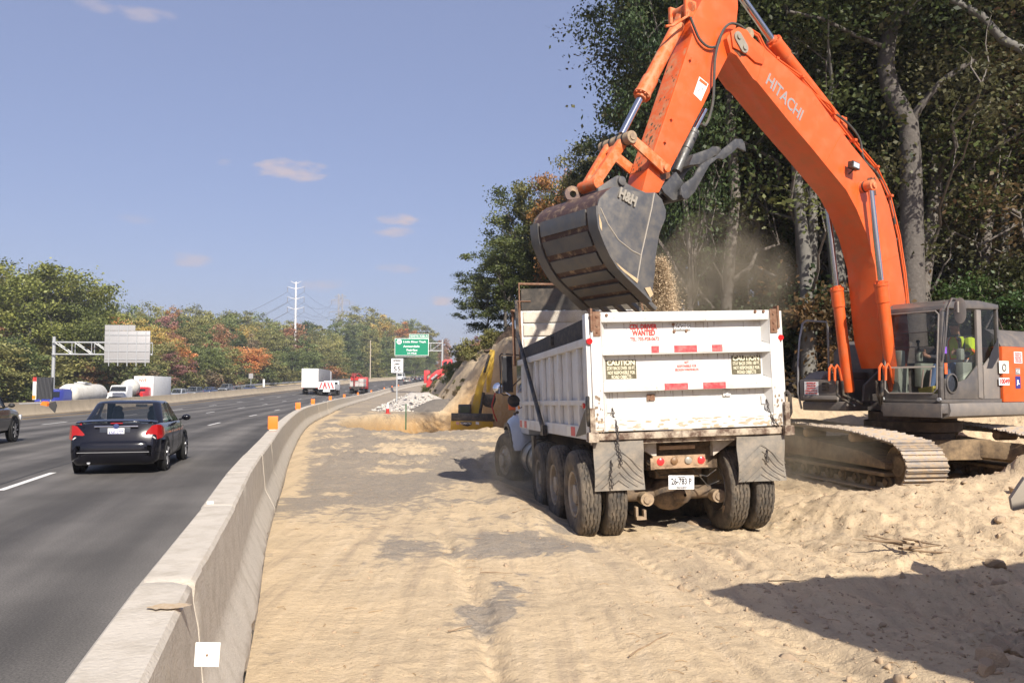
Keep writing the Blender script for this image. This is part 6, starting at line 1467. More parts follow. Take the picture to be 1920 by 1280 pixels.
for x in lin(-.74, .74, 11): k = (abs(x) / .74) ** 3; rg.append([(x, -h + .12 + .10 * k, 1.045 - .035 * k), (x, -h + .30 + .06 * k, 1.075 - .04 * k), (x, -h + .31 + .06 * k, 1.055 - .04 * k), (x, -h + .13 + .10 * k, 1.025 - .035 * k)])
b.loft(rg)
for s in (-1, 1): b.bb((s * .62, -h + .2, .98), (s * .66, -h + .28, 1.03))
b.build('spoiler', CARBLACK, bc, smooth=50)
for s in (-1, 1):
    for yy in (-.62, .42):
        b = MB(); b.tube([(s * .853, yy, .98), (s * .862, yy, .6), (s * .852, yy, .3)], .004, 4); b.build('door_seam', WELL, bc)
    for yy in (-.45, .6): MB().box((s * .86, yy - .02, .83), (.02, .16, .025)).build('door_handle', CARBLACK, bc, bevel=.006)
b = MB(); b.cyl((-.45, -h + .02, .24), (-.45, -h + .2, .24), .03); b.build('exhaust', SILVER, bc)
for x in (-.36, .36): b = MB(); b.sph((x, -.1, 1.08), (.13, .07, .16), 10); b.sph((x, -.1, 1.24), (.1, .06, .07), 10); b.build('headrest', PLAST, bc)
MB().box((.0, .55, 1.30), (.24, .03, .06)).build('rear_view_mirror', PLAST, bc, bevel=.01)
# dark SUV cut by the left edge
s0 = 25.2; hd2 = heading(27) + R_(1)
SUVM = mat('suv_black', (.008, .009, .011), .15, coat=1., var=0)
fr_w = gnd(22, 828, 0); fr_w = Vector((fr_w.x, fr_w.y, 0)); fwd2 = Vector((-math.sin(hd2), math.cos(hd2), 0)); rg2 = Vector((fwd2.y, -fwd2.x, 0))
suv = make_car('black_suv', 'dark sport utility vehicle cut off by the left edge of the photo', 'car', fr_w - fwd2 * 1.42 - rg2 * .86 + Vector((0, 0, .006)), hd2, SUVM, 4.7, 1.88, 1.78, 'suv')
# group of vehicles in the distance
def at_px(px, t, dy=0): loc, s = place(px, t); return loc, heading(s)
GREYC = mat('car_grey', (.12, .125, .13), .3, coat=.6); BLUEC = mat('car_darkblue', (.02, .03, .07), .2, coat=.8); SILC = mat('car_silver', (.4, .42, .44), .3, .3, coat=.5); CHAMP = mat('car_champagne', (.30, .28, .24), .3, .2, coat=.5)
loc, a = at_px(765, -4.2); make_car('suv', 'silver-grey sport utility vehicle driving away beside the speed limit sign', 'car', loc, a, CHAMP, 4.6, 1.85, 1.75, 'suv', group='cars far up the highway')
loc, a = at_px(777, -6.8); make_car('suv', 'dark car in front of the silver-grey sport utility vehicle up the highway', 'car', loc, a, SUVM, 4.6, 1.85, 1.7, 'suv', group='cars far up the highway')
loc, a = at_px(791, -6.2); make_car('suv', 'farthest dark car on the highway, next to the red loader', 'car', loc, a, BLUEC, 4.6, 1.85, 1.7, 'suv', group='cars far up the highway')
def flat_wheels(t, ys, w, r, dual=False, nm='wheel'):
    for y in ys:
        for s in (-1, 1):
            b = MB(); ww = .5 if dual else .28; b.lathe([(.001, -.02), (r * .5, -.0), (r * .55, .03), (r * .9, .03), (r, .0), (r, -ww), (r * .5, -ww)], (s * w, y, r), (s, 0, 0), 20); b.build(nm, TYRE, t)
# white box semi-trailer
loc, a = at_px(581, -10.1)
TRW = mat('trailer_white', (.74, .74, .73), .45, dirt=(.5, .48, .45), damt=.4, dscale=1); TRG = mat('trailer_grey_side', (.28, .28, .29), .5, dirt=(.15, .15, .15), damt=.5, dscale=1)
t = thing('semi_trailer_truck', 'tall white box semi-trailer truck driving away up the highway', 'truck', loc, a)
b = MB(); b.bb((-1.28, -.1, 1.15), (1.28, 13.0, 4.05)); b.build('trailer_box', TRG, t, bevel=.02)
b = MB(); b.bb((-1.27, -.14, 1.12), (-.02, -.102, 4.03)); b.build('rear_door', TRW, t); b = MB(); b.bb((.02, -.14, 1.12), (1.27, -.102, 4.03)); b.build('rear_door', TRW, t)
b = MB(); b.bb((-1.2, -.12, 1.0), (1.2, 0, 1.12)); b.bb((-.8, -.1, .5), (.8, -.05, .6)); b.bb((-.5, 0, .8), (.5, 13, 1.1)); b.build('underframe', BLACKM, t)
for s in (-1, 1): MB().box((s * 1.05, -.16, 1.06), (.2, .03, .1)).build('tail_light', LAMPR, t)
flat_wheels(t, (1.3, 2.6, 11.5, 12.7), 1.25, .5, True)
b = MB(); b.bb((-1.2, 13.3, .9), (1.2, 15.5, 3.9)); b.build('cab', TRW, t, bevel=.05)
for x in (-.9, .2): MB().box((x, -.155, 2.5), (.04, .03, 2.6)).build('lock_rod', SILVER, t)
# white truck with red chevrons behind it
loc, a = at_px(612, -7.0)
t = thing('work_truck', 'low white work truck with red striped tail board, right of the semi-trailer', 'truck', loc, a)
b = MB(); b.bb((-1.2, -.0, .95), (1.2, 5.2, 1.1)); b.bb((-1.22, 0, 1.1), (-1.16, 5.2, 1.75)); b.bb((1.16, 0, 1.1), (1.22, 5.2, 1.75)); b.bb((-.5, 0, .6), (.5, 7, .9)); b.build('flat_bed', TRW, t)
tb_ = MB().bb((-1.22, -.06, 1.0), (1.22, -.01, 2.1)).build('tail_board', TRW, t)
for k in range(-2, 3): 
    b = MB(); x = k * .5; sg = 1 if k >= 0 else -1
    b.prism([(x - .1, -.066, 1.1), (x + .12, -.066, 1.1), (x + .12 - sg * .3, -.066, 2.0), (x - .1 - sg * .3, -.066, 2.0)], (0, -.01, 0)); b.build('red_stripe', REFR, tb_)
b = MB(); b.bb((-1.15, 5.4, .8), (1.15, 7.3, 2.3)); b.build('cab', TRW, t, bevel=.08); b = MB(); b.bb((-1.0, 5.38, 1.6), (1.0, 5.4, 2.1)); b.build('rear_window', DGLASS, t)
flat_wheels(t, (.9, 2.0, 6.4), 1.15, .48, True)
# red flatbed truck with wrapped load and loader arm
loc, a = at_px(668, -4.4)
t = thing('red_truck', 'red flatbed truck carrying stacked pale blocks and a folded crane', 'truck', loc, a)
REDM = mat('red_paint', (.45, .02, .02), .4, dirt=(.3, .2, .15), damt=.3)
b = MB(); b.bb((-1.2, 0, 1.05), (1.2, 6.2, 1.2)); b.bb((-.45, 0, .6), (.45, 8, 1.0)); b.bb((-1.2, -.05, .9), (1.2, 0, 1.15)); b.build('flat_bed', BLACKM, t)
for ix in range(3):
    for iz in range(2):
        for iy in range(4): MB().box((-.78 + ix * .78, .9 + iy * 1.2, 1.55 + iz * .68), (.74, 1.1, .62)).build('block_pallet', mat('pallet_grey', (.45, .43, .41), .8, dirt=(.25, .2, .18), damt=.6), t, bevel=.02)
MB().bb((-1.0, .2, 2.25), (.3, .9, 2.9)).build('red_sheet', REDM, t)
b = MB(); b.tube([(-.4, .2, 1.3), (-.4, .1, 3.2), (.3, .3, 3.4), (.9, .6, 2.9)], .14, 8); b.bb((-.8, -.0, 2.9), (.0, .4, 3.5)); b.build('folded_crane', mat('crane_dark_red', (.2, .02, .02), .5), t)
b = MB(); b.bb((-1.2, 6.5, .8), (1.2, 8.6, 2.9)); b.build('cab', REDM, t, bevel=.08)
flat_wheels(t, (.9, 2.1, 7.6), 1.15, .5, True)
for s in (-1, 1): MB().box((s * 1.0, -.07, 1.0), (.18, .03, .1)).build('tail_light', LAMPR, t)
# opposing carriageway: facing the camera
def opp(px, t_): loc, s = place(px, t_); return loc, heading(s) + PI
BLUET = mat('truck_blue', (.03, .04, .28), .3, coat=.6)
loc, a = opp(124, -31)
t = thing('tanker_truck', 'blue tractor pulling a white tanker on the opposite carriageway', 'truck', loc, a)
b = MB(); b.loft([[(-1.1, y, .6), (1.1, y, .6), (1.1, y, z - .3), (.95, y, z), (-.95, y, z), (-1.1, y, z - .3)] for y, z in ((1.5, 2.75), (3.2, 2.8), (3.9, 2.6), (4.3, 1.85), (5.2, 1.7), (5.7, 1.3))]); b.build('cab', BLUET, t, smooth=40)
b = MB(); b.poly([(-.9, 3.97, 2.5), (.9, 3.97, 2.5), (1.0, 4.33, 1.92), (-1.0, 4.33, 1.92)]); b.build('windscreen', DGLASS, t, smooth=0)
b = MB(); b.box((0, 5.65, 1.0), (1.2, .1, .7)); b.build('grille', CHROME, t)
TANKW = mat('tank_white', (.68, .65, .58), .45, dirt=(.4, .36, .3), damt=.5, dscale=.8)
b = MB(); b.lathe([(.001, 0), (.5, .05), (1.0, .5), (1.18, 1.2), (1.18, 9.3), (1.0, 9.9), (.4, 10.2), (.001, 10.25)], (0, .7, 2.15), (0, -1, 0), 28); b.bb((-.3, -4.8, 3.3), (.3, -3.5, 3.6)); b.build('tank', TANKW, t, smooth=50)
b = MB(); b.bb((-.6, -9.5, .8), (.6, 3.8, 1.1)); b.tube([(-.8, .9, 1.0), (-.8, 1.0, 3.0)], .07); b.tube([(-.5, .8, 1.1), (-.2, .6, 2.2)], .12); b.build('underframe', SILVER, t)
b = MB(); b.bb((-.6, -5.2, 3.32), (.6, -3.4, 3.5)); b.build('walkway', SILVER, t)
flat_wheels(t, (-8.6, -7.3, 1.2, 2.5, 4.9), 1.15, .5, True)
loc, a = opp(243, -31.5)
t = thing('white_truck', 'white cab truck with mixer drum between the tanker and the red box truck', 'truck', loc, a)
b = MB(); b.loft([[(-1.1, y, .6), (1.1, y, .6), (1.1, y, z - .25), (.95, y, z), (-.95, y, z), (-1.1, y, z - .25)] for y, z in ((2.3, 2.7), (3.9, 2.65), (4.4, 1.8), (5.4, 1.65))]); b.build('cab', TRW, t, smooth=40)
b = MB(); b.poly([(-.9, 4.0, 2.5), (.9, 4.0, 2.5), (1.0, 4.38, 1.88), (-1.0, 4.38, 1.88)]); b.build('windscreen', DGLASS, t, smooth=0)
b = MB(); b.lathe([(.001, 0), (.5, .1), (1.1, 1.6), (1.1, 2.9), (.6, 4.2), (.001, 4.3)], (0, 2.2, 2.1), (0, -1, .12), 20); b.build('mixer_drum', TANKW, t, smooth=50); b = MB(); b.bb((-.5, -3, .7), (.5, 3, 1.0)); b.box((0, 5.38, 1.0), (1.4, .08, .5)); b.build('underframe', BLACKM, t)
flat_wheels(t, (-2, -.8, 4.4), 1.1, .5, True)
loc, a = opp(275, -31.2)
t = thing('box_truck', 'red cab delivery truck with white box body on the opposite carriageway', 'truck', loc, a)
b = MB(); b.loft([[(-1.05, y, .5), (1.05, y, .5), (1.05, y, z - .25), (.9, y, z), (-.9, y, z), (-1.05, y, z - .25)] for y, z in ((1.4, 2.3), (2.9, 2.3), (3.5, 1.65), (4.6, 1.5))]); b.build('cab', mat('truck_red', (.55, .02, .02), .35, coat=.4), t, smooth=40)
b = MB(); b.poly([(-.85, 2.98, 2.2), (.85, 2.98, 2.2), (.95, 3.48, 1.7), (-.95, 3.48, 1.7)]); b.build('windscreen', DGLASS, t, smooth=0)
bx = MB().bb((-1.3, -6.6, 1.0), (1.3, 1.3, 3.8)).build('box_body', TRW, t, bevel=.02)
text('lettering', 'NVE', .55, mat('brown_print', (.25, .1, .03), .5), bx, (.1, 1.32, 3.2), (-1, 0, 0), (0, 0, 1), 1.0, bold=.01)
for i, (s_, w_) in enumerate((('INTEGRATED', 3.6), ('SUPPLY', 2.6), ('DELIVERY', 2.4))): text('lettering', s_, .4, PRINT, bx, (-1.32, -2.4, 3.0 - i * .6), (0, 1, 0), (0, 0, 1), w_, bold=.004) if False else None
for i, (s_, w_) in enumerate((('DISTRIBUTION', 3.6), ('SERVICES', 2.9), ('www', 1.4))): text('lettering', s_, .42, PRINT, bx, (1.31, -2.8, 2.9 - i * .6), (0, 1, 0), (0, 0, 1), w_, bold=.004)
MB().box((0, 4.6, .95), (1.4, .06, .5)).build('grille', CHROME, t); b = MB(); b.bb((-.45, -6.5, .6), (.45, 3, .95)); b.build('underframe', BLACKM, t)
flat_wheels(t, (-4.6, 3.4), 1.1, .46, True)
# jammed cars
protos = {}
for i, (px, tt_, col, kd, lb) in enumerate([(214, -31, BLUEC, 'sedan', 'dark saloon car queueing between the tanker and the white cab truck'), (333, -30.5, SILC, 'suv', 'silver vehicle queueing just right of the red delivery truck'),
        (364, -30.5, GREYC, 'van', 'dark grey vehicle, second behind the red delivery truck'), (392, -30.5, BLUEC, 'sedan', 'dark blue car, third behind the red delivery truck'), (423, -31.5, GREYC, 'suv', 'grey car by the guardrail, fourth behind the red delivery truck'),
        (468, -29, BLUEC, 'sedan', 'dark car queueing below the small sign seen from behind'), (447, -26, GREYC, 'sedan', 'grey car queueing left of the small sign seen from behind')]):
    loc, a = opp(px, tt_); make_car('queueing_car', lb, 'car', loc, a, col, 4.5, 1.8, 1.45 if kd == 'sedan' else 1.75, kd, group='cars queueing on the opposite carriageway')
# ------------------------------------------------------------------ guardrail, signs
S = np.arange(60, 300, 3.81); gr = thing('guardrail', 'galvanised steel guardrail along the far edge of the opposite carriageway', 'guardrail', (0, 0, 0))
rings = []
for s in S:
    p = pos(s, -38.6); z = float(zroad(s, -37.9)); d = pos(s, -37.6) - p; d = d / np.linalg.norm(d)
    rings.append([(p[0] + d[0] * x, p[1] + d[1] * x, z + h_) for x, h_ in ((0, .45), (.05, .50), (0, .58), (0, .62), (.05, .70), (0, .78), (-.02, .78), (-.02, .45))])
MB().loft(rings).build('rail', SILVER, gr)
for k, s in enumerate(S):
    p = pos(s, -38.75); MB().bb((p[0] - .07, p[1] - .07, float(zroad(s, -37.9)) - .4), (p[0] + .07, p[1] + .07, float(zroad(s, -37.9)) + .74)).build('post', SILVER, gr)
def gantry(name, label, base, z0, H, L, ang, sign_u, sign_w, sign_h, sign_z, front, dd=1.4, r=.22):
    """post at base, cantilever truss of length L along direction ang; sign facing +/- normal"""
    t = thing(name, label, 'overhead sign', (base[0], base[1], z0), ang)
    b = MB(); b.cyl((0, 0, -.5), (0, 0, H), r, r * .85, 16); b.sph((0, 0, H), (r * .85, r * .85, .08), 10); b.build('post', SILVER, t)
    zt = H - .6; zb_ = zt - dd; b = MB()
    for y in (-.45, .45):
        b.tube([(0, y, zt), (L, y, zt)], .085, 8); b.tube([(0, y, zb_), (L, y, zb_)], .085, 8)
        n = int(L / 1.9)
        for k in range(n): b.tube([(L * k / n + .2, y, zt), (L * (k + 1) / n, y, zb_)], .045, 6); b.tube([(L * (k + 1) / n, y, zb_), (L * (k + 1) / n, y, zt)], .045, 6)
    b.build('truss', SILVER, t)
    return t
MB_ = MB
# left gantry, seen from behind
gb = at(98, 752, 97); zg = float(Tz(np.array([gb.x]), np.array([gb.y]), False)[0][0])
ztop = at(98, 632, gb.y).z; ang = math.atan2(math.sin(heading(100)), math.cos(heading(100)))
t = gantry('overhead_sign', 'cantilevered overhead sign over the opposite carriageway, showing its grey back', gb, zg, ztop - zg, 10.9, ang, 0, 0, 0, 0, False)
u0 = 5.85; b = MB(); zc0 = at(235, 680, gb.y + 1).z - zg; zc1 = at(235, 621, gb.y + 1).z - zg; zc2 = at(235, 611, gb.y + 1).z - zg
PANELB = mat('sign_back_alloy', (.40, .39, .39), .45, .3, dirt=(.3, .3, .3), damt=.4)
b.bb((u0, -.62, zc0), (u0 + 5.1, -.58, zc1)); sp_ = b.build('sign_panel', PANELB, t, bevel=.01)
MB().bb((u0, -.62, zc1 + .05), (u0 + 3.4, -.58, zc2 + .05)).build('exit_tab', PANELB, sp_)
for k in range(5): MB().bb((u0 + .5 + k * 1.02, -.70, zc0 - .4), (u0 + .58 + k * 1.02, -.622, zc1 - .05 if k > 2 else zc2)).build('stiffener', SILVER, sp_)
for k in range(4): MB().bb((u0 + .05, -.68, zc0 + .35 + k * .95), (u0 + 5.05, -.621, zc0 + .42 + k * .95)).build('sign_rail', SILVER, sp_)
# green sign gantry
GREEN = mat('sign_green', (.0, .22, .115), .4, var=.03)
d0 = 150.; gb = at(829, 700, d0); zg = 1.0; ztop = at(829, 637, d0).z
t = gantry('overhead_sign', 'green exit sign on a cantilever gantry above the right shoulder', (gb.x, gb.y), zg, ztop - zg, 8.3, PI, 0, 0, 0, 0, True)
xl, xr = at(739.5, 650, d0 - 1).x, at(803.5, 650, d0 - 1).x; zt_, zb_ = at(770, 634, d0 - 1).z - zg, at(770, 666.5, d0 - 1).z - zg
def gl(x): return -(x - gb.x)
yf = .62   # local +Y faces the camera because the gantry is turned by pi
sp_ = MB().bb((gl(xl), yf, zb_), (gl(xr), yf + .05, zt_)).build('sign_panel', mat('sign_border', (.75, .78, .76), .5), t, bevel=.02)
MB().bb((gl(xl) - .09, yf + .05, zb_ + .09), (gl(xr) + .09, yf + .056, zt_ - .09)).build('green_field', GREEN, sp_, smooth=0)
x2 = at(766.5, 640, d0 - 1).x; z2 = at(770, 626, d0 - 1).z - zg
et = MB().bb((gl(x2), yf, zt_ + .02), (gl(xr), yf + .05, z2)).build('exit_tab', mat('sign_border', (0, 0, 0)), t); MB().bb((gl(x2) - .07, yf + .05, zt_ + .08), (gl(xr) + .07, yf + .056, z2 - .07)).build('green_field', GREEN, et, smooth=0)
def gt(s_, px, py, wpx, size, par): text('lettering', s_, size, WHITE2, par, (gl(at(px, py, d0 - 1).x), yf + .06, at(px, py, d0 - 1).z - zg), (-1, 0, 0), (0, 0, 1), wpx / (F / (d0 - 1)), bold=.014)
gt('EXITS 52B-A', 785.5, 630, 33, .42, et); gt('Little River Tnpk', 777, 640.5, 43, .50, sp_); gt('Annandale', 771, 649, 31, .52, sp_); gt('Fairfax', 772, 656, 21, .52, sp_); gt('1/4 MILE', 771.5, 662, 17, .38, sp_)
c = at(748, 640.5, d0 - 1); b = MB(); b.lathe([(.001, .012), (.44, .01), (.46, 0)], (gl(c.x), yf + .057, c.z - zg), (0, 1, 0), 18); shd = b.build('route_shield', WHITE2, sp_)
text('route_number', '236', .42, PRINT, shd, (gl(c.x), yf + .075, c.z - zg), (-1, 0, 0), (0, 0, 1), .62, bold=.01)
MB().bb((gl(xl) - .2, yf + .6, zb_ - .25), (gl(xr) + .3, yf + .9, zb_ - .18)).build('catwalk', SILVER, t)
# far gantry seen from behind
d0 = 235.; gb = at(900, 700, d0); ztop = at(880, 657, d0).z; t = gantry('overhead_sign', 'distant overhead sign behind the bushes, its plain grey panel showing', (gb.x, gb.y), 2, ztop - 1.2, 8.6, PI, 0, 0, 0, 0, True)
xa, xb = at(865, 660, d0).x, at(881, 660, d0).x; MB().bb((-(xa - gb.x), .6, at(0, 677, d0).z - 2), (-(xb - gb.x), .66, at(0, 655, d0).z - 2)).build('sign_panel', PANELB, t)
# speed limit sign
d0 = 64.; gx = at(744, 745, d0); t = thing('speed_limit_sign', 'white speed limit 55 sign on a tall post in the gravel pile', 'road sign', (gx.x, d0, 0))
MB().bb((-.05, -.03, -.5), (.05, .03, at(744, 672, d0).z - .1)).build('post', SILVER, t)
za, zb_ = at(744, 698.5, d0).z, at(744, 672, d0).z; xa = at(734, 680, d0).x - gx.x; xb = at(756, 680, d0).x - gx.x
MB().bb((xa - .01, -.05, za - .01), (xb + .01, -.035, zb_ + .01)).build('sign_back', mat('sign_rim', (.15, .15, .15), .5), t, bevel=.02)
sp_ = MB().bb((xa, -.06, za), (xb, -.0505, zb_)).build('sign_panel', WHITE2, t); xc = (xa + xb) / 2; hh = zb_ - za
for s_, f, sz, w in (('SPEED', .84, .2, .62), ('LIMIT', .60, .2, .55), ('55', .25, .48, .55)): text('lettering', s_, sz, PRINT, sp_, (xc, -.063, za + hh * f), (1, 0, 0), (0, 0, 1), w, bold=.008)
# small sign and marker on the far side
loc, s = place(470, -36); t = thing('small_sign', 'small sign seen from behind beside the queueing cars', 'road sign', (loc[0], loc[1], loc[2]))
hz_ = at(470, 700, loc[1]).z - loc[2]; MB().bb((-.05, -.03, -.3), (.05, .03, hz_)).build('post', SILVER, t); MB().bb((-.5, -.06, hz_ - 1.15), (.5, -.035, hz_)).build('sign_panel', PANELB, t)
loc, s = place(494, -37.2); t = MB().bb((-.22, -.1, 0), (.22, .1, 1.9)).build('marker_post', WHITE2, None, bevel=.03); t.location = loc; tag(t, 'short white post beside the guardrail, right of the small sign', 'post')
# covered sign beside the left gantry
d0 = 80.; c = at(80, 748, d0); t = thing('covered_sign', 'panel wrapped in black sheeting, with a red and white edge, by the gantry post', 'sign', (c.x, d0, c.z), R_(4))
zt_ = at(80, 707, d0).z - c.z; xa = at(70, 720, d0).x - c.x; xb = at(98, 720, d0).x - c.x
g = [[(xa + (xb - xa) * j / 12, -.1 + .04 * math.sin(j * 2.1 + i * .8), zt_ * i / 10 + .03 * math.sin(j * 1.3)) for j in range(13)] for i in range(11)]
b = MB(); b.loft(g, closed=False, cap=False); b.bb((xa, -.05, 0), (xb, .2, zt_)); b.build('black_sheet', mat('black_sheeting', (.03, .03, .032), .5), t, smooth=60)
x3 = at(63.5, 720, d0).x - c.x; b = MB(); b.bb((x3, -.12, -.05), (xa - .01, .2, zt_)); rd = b.build('white_edge', WHITE, t)
MB().bb((x3 - .02, -.13, zt_ - .4), (xa, -.121, zt_ + .01)).build('red_corner', REDM, t); MB().bb((x3 - .02, -.13, 0), (xa - .05, -.121, .35)).build('amber_corner', mat('amber_lens', (0, 0, 0)), t)
for x in (xa + .3, xb - .2): MB().bb((x, 0, -3), (x + .1, .1, 0)).build('leg', SILVER, t)
# orange flagged arm on the median barrier
d0 = 46.; c = at(100, 762, d0); t = thing('barrier_warning_arm', 'orange marker and dark diamond plate hanging on the median wall', 'road sign', (c.x, d0, c.z))
b = MB(); b.cyl((at(30, 757.5, d0).x - c.x, .3, .15), (at(100, 755, d0).x - c.x, .3, .2), .03); b.build('pipe', SILVER, t)
b = MB(); pts = [at(px, py, d0 - .3) - c for px, py in ((89, 756), (104, 752), (107, 760), (103, 774), (92, 763))]; b.prism(pts, (0, .02, 0)); b.build('dark_plate', mat('plate_dark', (.04, .04, .04), .5), t, smooth=0)
b = MB(); pts = [at(px, py, d0 - .5) - c for px, py in ((76, 757), (76, 759), (88, 761), (88, 756), (84, 752), (80, 752))]; b.prism(pts, (0, .3, 0)); b.build('orange_piece', ORM, t)
# white squares on the near barrier
sq = MB().box((0, 0, 0), (.088, .010, .086)).build('reflector_plate', mat('reflector_white', (.78, .76, .70), .6, dirt=(.5, .45, .35), damt=.4, dscale=20), None, bevel=.002); c = at(389, 1226, 3.1); sq.location = c; sq.rotation_euler = (0, R_(3), R_(8)); tag(sq, 'white square reflector plate fixed to the work side of the nearest barrier block', 'reflector')
MB().cyl((0, -.007, .0), (0, -.009, .0), .004, n=8).build('nail', RUST, sq)
sq = MB().box((0, 0, 0), (.05, .010, .07)).build('reflector_plate', mat('reflector_white', (0, 0, 0)), None, bevel=.002); c = at(394, 948, 6.5); sq.location = c; sq.rotation_euler = (0, 0, R_(14)); tag(sq, 'small white reflector tab sticking out on the road side of the barrier', 'reflector')
# rust stain on the top of the nearest block
st_ = [o for o in D.objects if o.name.startswith('concrete_barrier') and abs(o.location.y - 2.5) < 1.4]
if st_:
    o_ = min(st_, key=lambda o: abs(o.location.y - 2.6)); c = gnd(315, 1136, .8135); b = MB(); lc = o_.matrix_basis.inverted() @ c
    rng = random.Random(2); b.poly([(lc.x + .085 * math.cos(a) * rng.uniform(.85, 1.1), lc.y + .045 * math.sin(a) * rng.uniform(.7, 1.2), lc.z + .0015) for a in lin(0, 2 * PI * 23 / 24, 24)]); b.build('rust_stain', mat('stain', (.42, .31, .19), .85, dirt=(.53, .46, .37), damt=.8, dscale=30), o_, smooth=0)
# ------------------------------------------------------------------ pylons
def wire(b, p, q, sag, r=.04, n=14):
    p, q = Vector(p), Vector(q); b.tube([p.lerp(q, i / n) - Vector((0, 0, sag * 4 * (i / n) * (1 - i / n))) for i in range(n + 1)], r, 4, cap=False)
d0 = 300.; z0_ = 6.; zt_ = at(553, 528, d0).z; xx = at(554, 600, d0).x
t = thing('power_pole', 'tall white steel monopole with curved arms rising out of the wooded ridge', 'power pole', (xx, d0, z0_))
PY = mat('pylon_white', (.66, .65, .66), .5); b = MB(); b.cyl((0, 0, 0), (0, 0, zt_ - z0_), .55, .26, 14); b.build('pole', PY, t)
arms = []
for py, w in ((529, 1.9), (539, 3.0), (558, 3.0), (577, 3.0)):
    z = at(553, py, d0).z - z0_
    for s in (-1, 1):
        b = MB(); b.tube([(0, 0, z - .5), (s * w * .5, 0, z - .2), (s * w, 0, z + .35)], [.17, .12, .07], 8); b.build('arm', PY, t); arms.append((s * w, z))
for s, z in arms[2:]:
    b = MB(); b.tube([(s, 0, z + .3), (s, 0, z - 1.6)], .09, 6); b.build('insulator', mat('insulator', (.2, .18, .17), .4), t)
d1 = 430.; xt = at(638, 600, d1).x; zt1 = at(638, 551, d1).z
t2 = thing('lattice_pylon', 'grey lattice transmission tower behind the tree tops', 'pylon', (xt, d1, 8)); H_ = zt1 - 8; b = MB(); LAT = mat('lattice_grey', (.34, .33, .34), .6)
def lw(z): return 1.0 + 4.5 * max(0, (H_ * .72 - z) / (H_ * .72)) ** 1.2
zs_ = lin(0, H_, 12)
for i in range(11):
    a_, c_ = lw(zs_[i]), lw(zs_[i + 1])
    for sx, sy_ in ((1, 1), (1, -1), (-1, 1), (-1, -1)): b.tube([(sx * a_, sy_ * a_, zs_[i]), (sx * c_, sy_ * c_, zs_[i + 1])], .14, 4)
    for sy_ in (-1, 1): b.tube([(-a_, sy_ * a_, zs_[i]), (c_, sy_ * c_, zs_[i + 1])], .09, 4); b.tube([(a_, sy_ * a_, zs_[i]), (-c_, sy_ * c_, zs_[i + 1])], .09, 4)
b.build('lattice', LAT, t2)
arm2 = []
for py, w in ((556, 3.0), (563, 4.7), (585, 5.8)):
    z = at(638, py, d1).z - 8
    for s in (-1, 1):
        b = MB(); b.tube([(s * .8, 0, z), (s * w, 0, z)], .11, 4); b.tube([(s * .8, 0, z + 1.2), (s * w, 0, z)], .09, 4); b.build('crossarm', LAT, t2)
        if w > 3: b = MB(); b.tube([(s * w, 0, z), (s * w, 0, z - 2.2)], .09, 5); b.build('insulator', mat('insulator', (0, 0, 0)), t2); arm2.append((xt + s * w, z + 8 - 2.2))
k = 0
for s, z in arms[2:]:
    b = MB(); q = arm2[k % len(arm2)]; p = (xx + s, d0, z0_ + z - 1.6); wire(b, p, (q[0], d1, q[1]), 4, .035); e = at(120 if s < 0 else 200, 660 + k * 6, 230); wire(b, p, (e.x, e.y, e.z), 5, .05)
    o = b.build('power_line', mat('wire_dark', (.10, .10, .11), .5), None); tag(o, 'thin power cable strung from the white monopole, number %d of its hanging wires' % (k + 1) if False else 'thin power cable strung between the white monopole and the lattice tower', 'power line', 'cables between the two pylons'); k += 1
d0 = 262.; xx = at(694.5, 660, d0).x; o = MB().cyl((0, 0, -3), (0, 0, at(694, 638, d0).z), .2, .14, 8).build('bare_pole', mat('pale_wood', (.45, .38, .30), .8), None); o.location = (xx, d0, 0); tag(o, 'bare pale wooden pole standing against the trees, left of the green sign', 'pole')
# ------------------------------------------------------------------ yellow excavator in the pit
YEL = mat('machine_yellow', (.62, .40, .03), .45, dirt=(.4, .3, .18), damt=.5, dscale=2.5); CHAR = mat('machine_charcoal', (.05, .05, .052), .5, dirt=(.3, .25, .18), damt=.4)
d0 = 54.; c = at(886, 788, d0); t = thing('yellow_excavator', 'small yellow excavator working down in the pit left of the dump truck', 'excavator', (c.x, d0, c.z))
def y_(px, py, d=d0): v = at(px, py, d); return Vector((v.x - c.x, v.y - d0, v.z - c.z))
b = MB(); rg = []
for py, e in ((805, .0), (789, .03)): rg.append([y_(px, py, d0 - .45 + .5 * ((px - 886) / 42) ** 2) + Vector((0, 0, 0)) for px in lin(845, 925, 11)] + [y_(925, py, d0 + 1.4), y_(845, py, d0 + 1.4)])
b.loft(rg); cw = b.build('counterweight', YEL, t, bevel=.03)
b = MB(); rg = []
for py, e in ((788.7, .0), (775, .0)): rg.append([y_(px, py - (px - 886) * -.03 + (0), d0 - .48 + .5 * ((px - 886) / 42) ** 2) for px in lin(846, 924, 11)] + [y_(924, py, d0 + 1.4), y_(846, py, d0 + 1.4)])
b.loft(rg); b.build('engine_cover', CHAR, t, bevel=.03)
nb_ = MB(); nb_.prism([y_(862, 790, d0 - .52), y_(885, 791, d0 - .52), y_(884, 796, d0 - .52), y_(877, 799, d0 - .52), y_(868, 797, d0 - .52)], (0, .03, 0)); bd = nb_.build('nameplate', PRINT, cw, smooth=0)
text('lettering', 'KOMATSU', .18, WHITE2, bd, y_(873.5, 793.5, d0 - .56), (1, 0, 0), (0, 0, 1), .68, bold=.004)
for px in (855, 892): MB().prism([y_(px, 790, d0 - .5), y_(px + 6, 791, d0 - .5), y_(px + 6, 796, d0 - .5), y_(px, 795, d0 - .5)], (0, .03, 0)).build('sticker', WHITE2 if px > 870 else mat('sticker_pink', (.7, .4, .35), .5), cw, smooth=0)
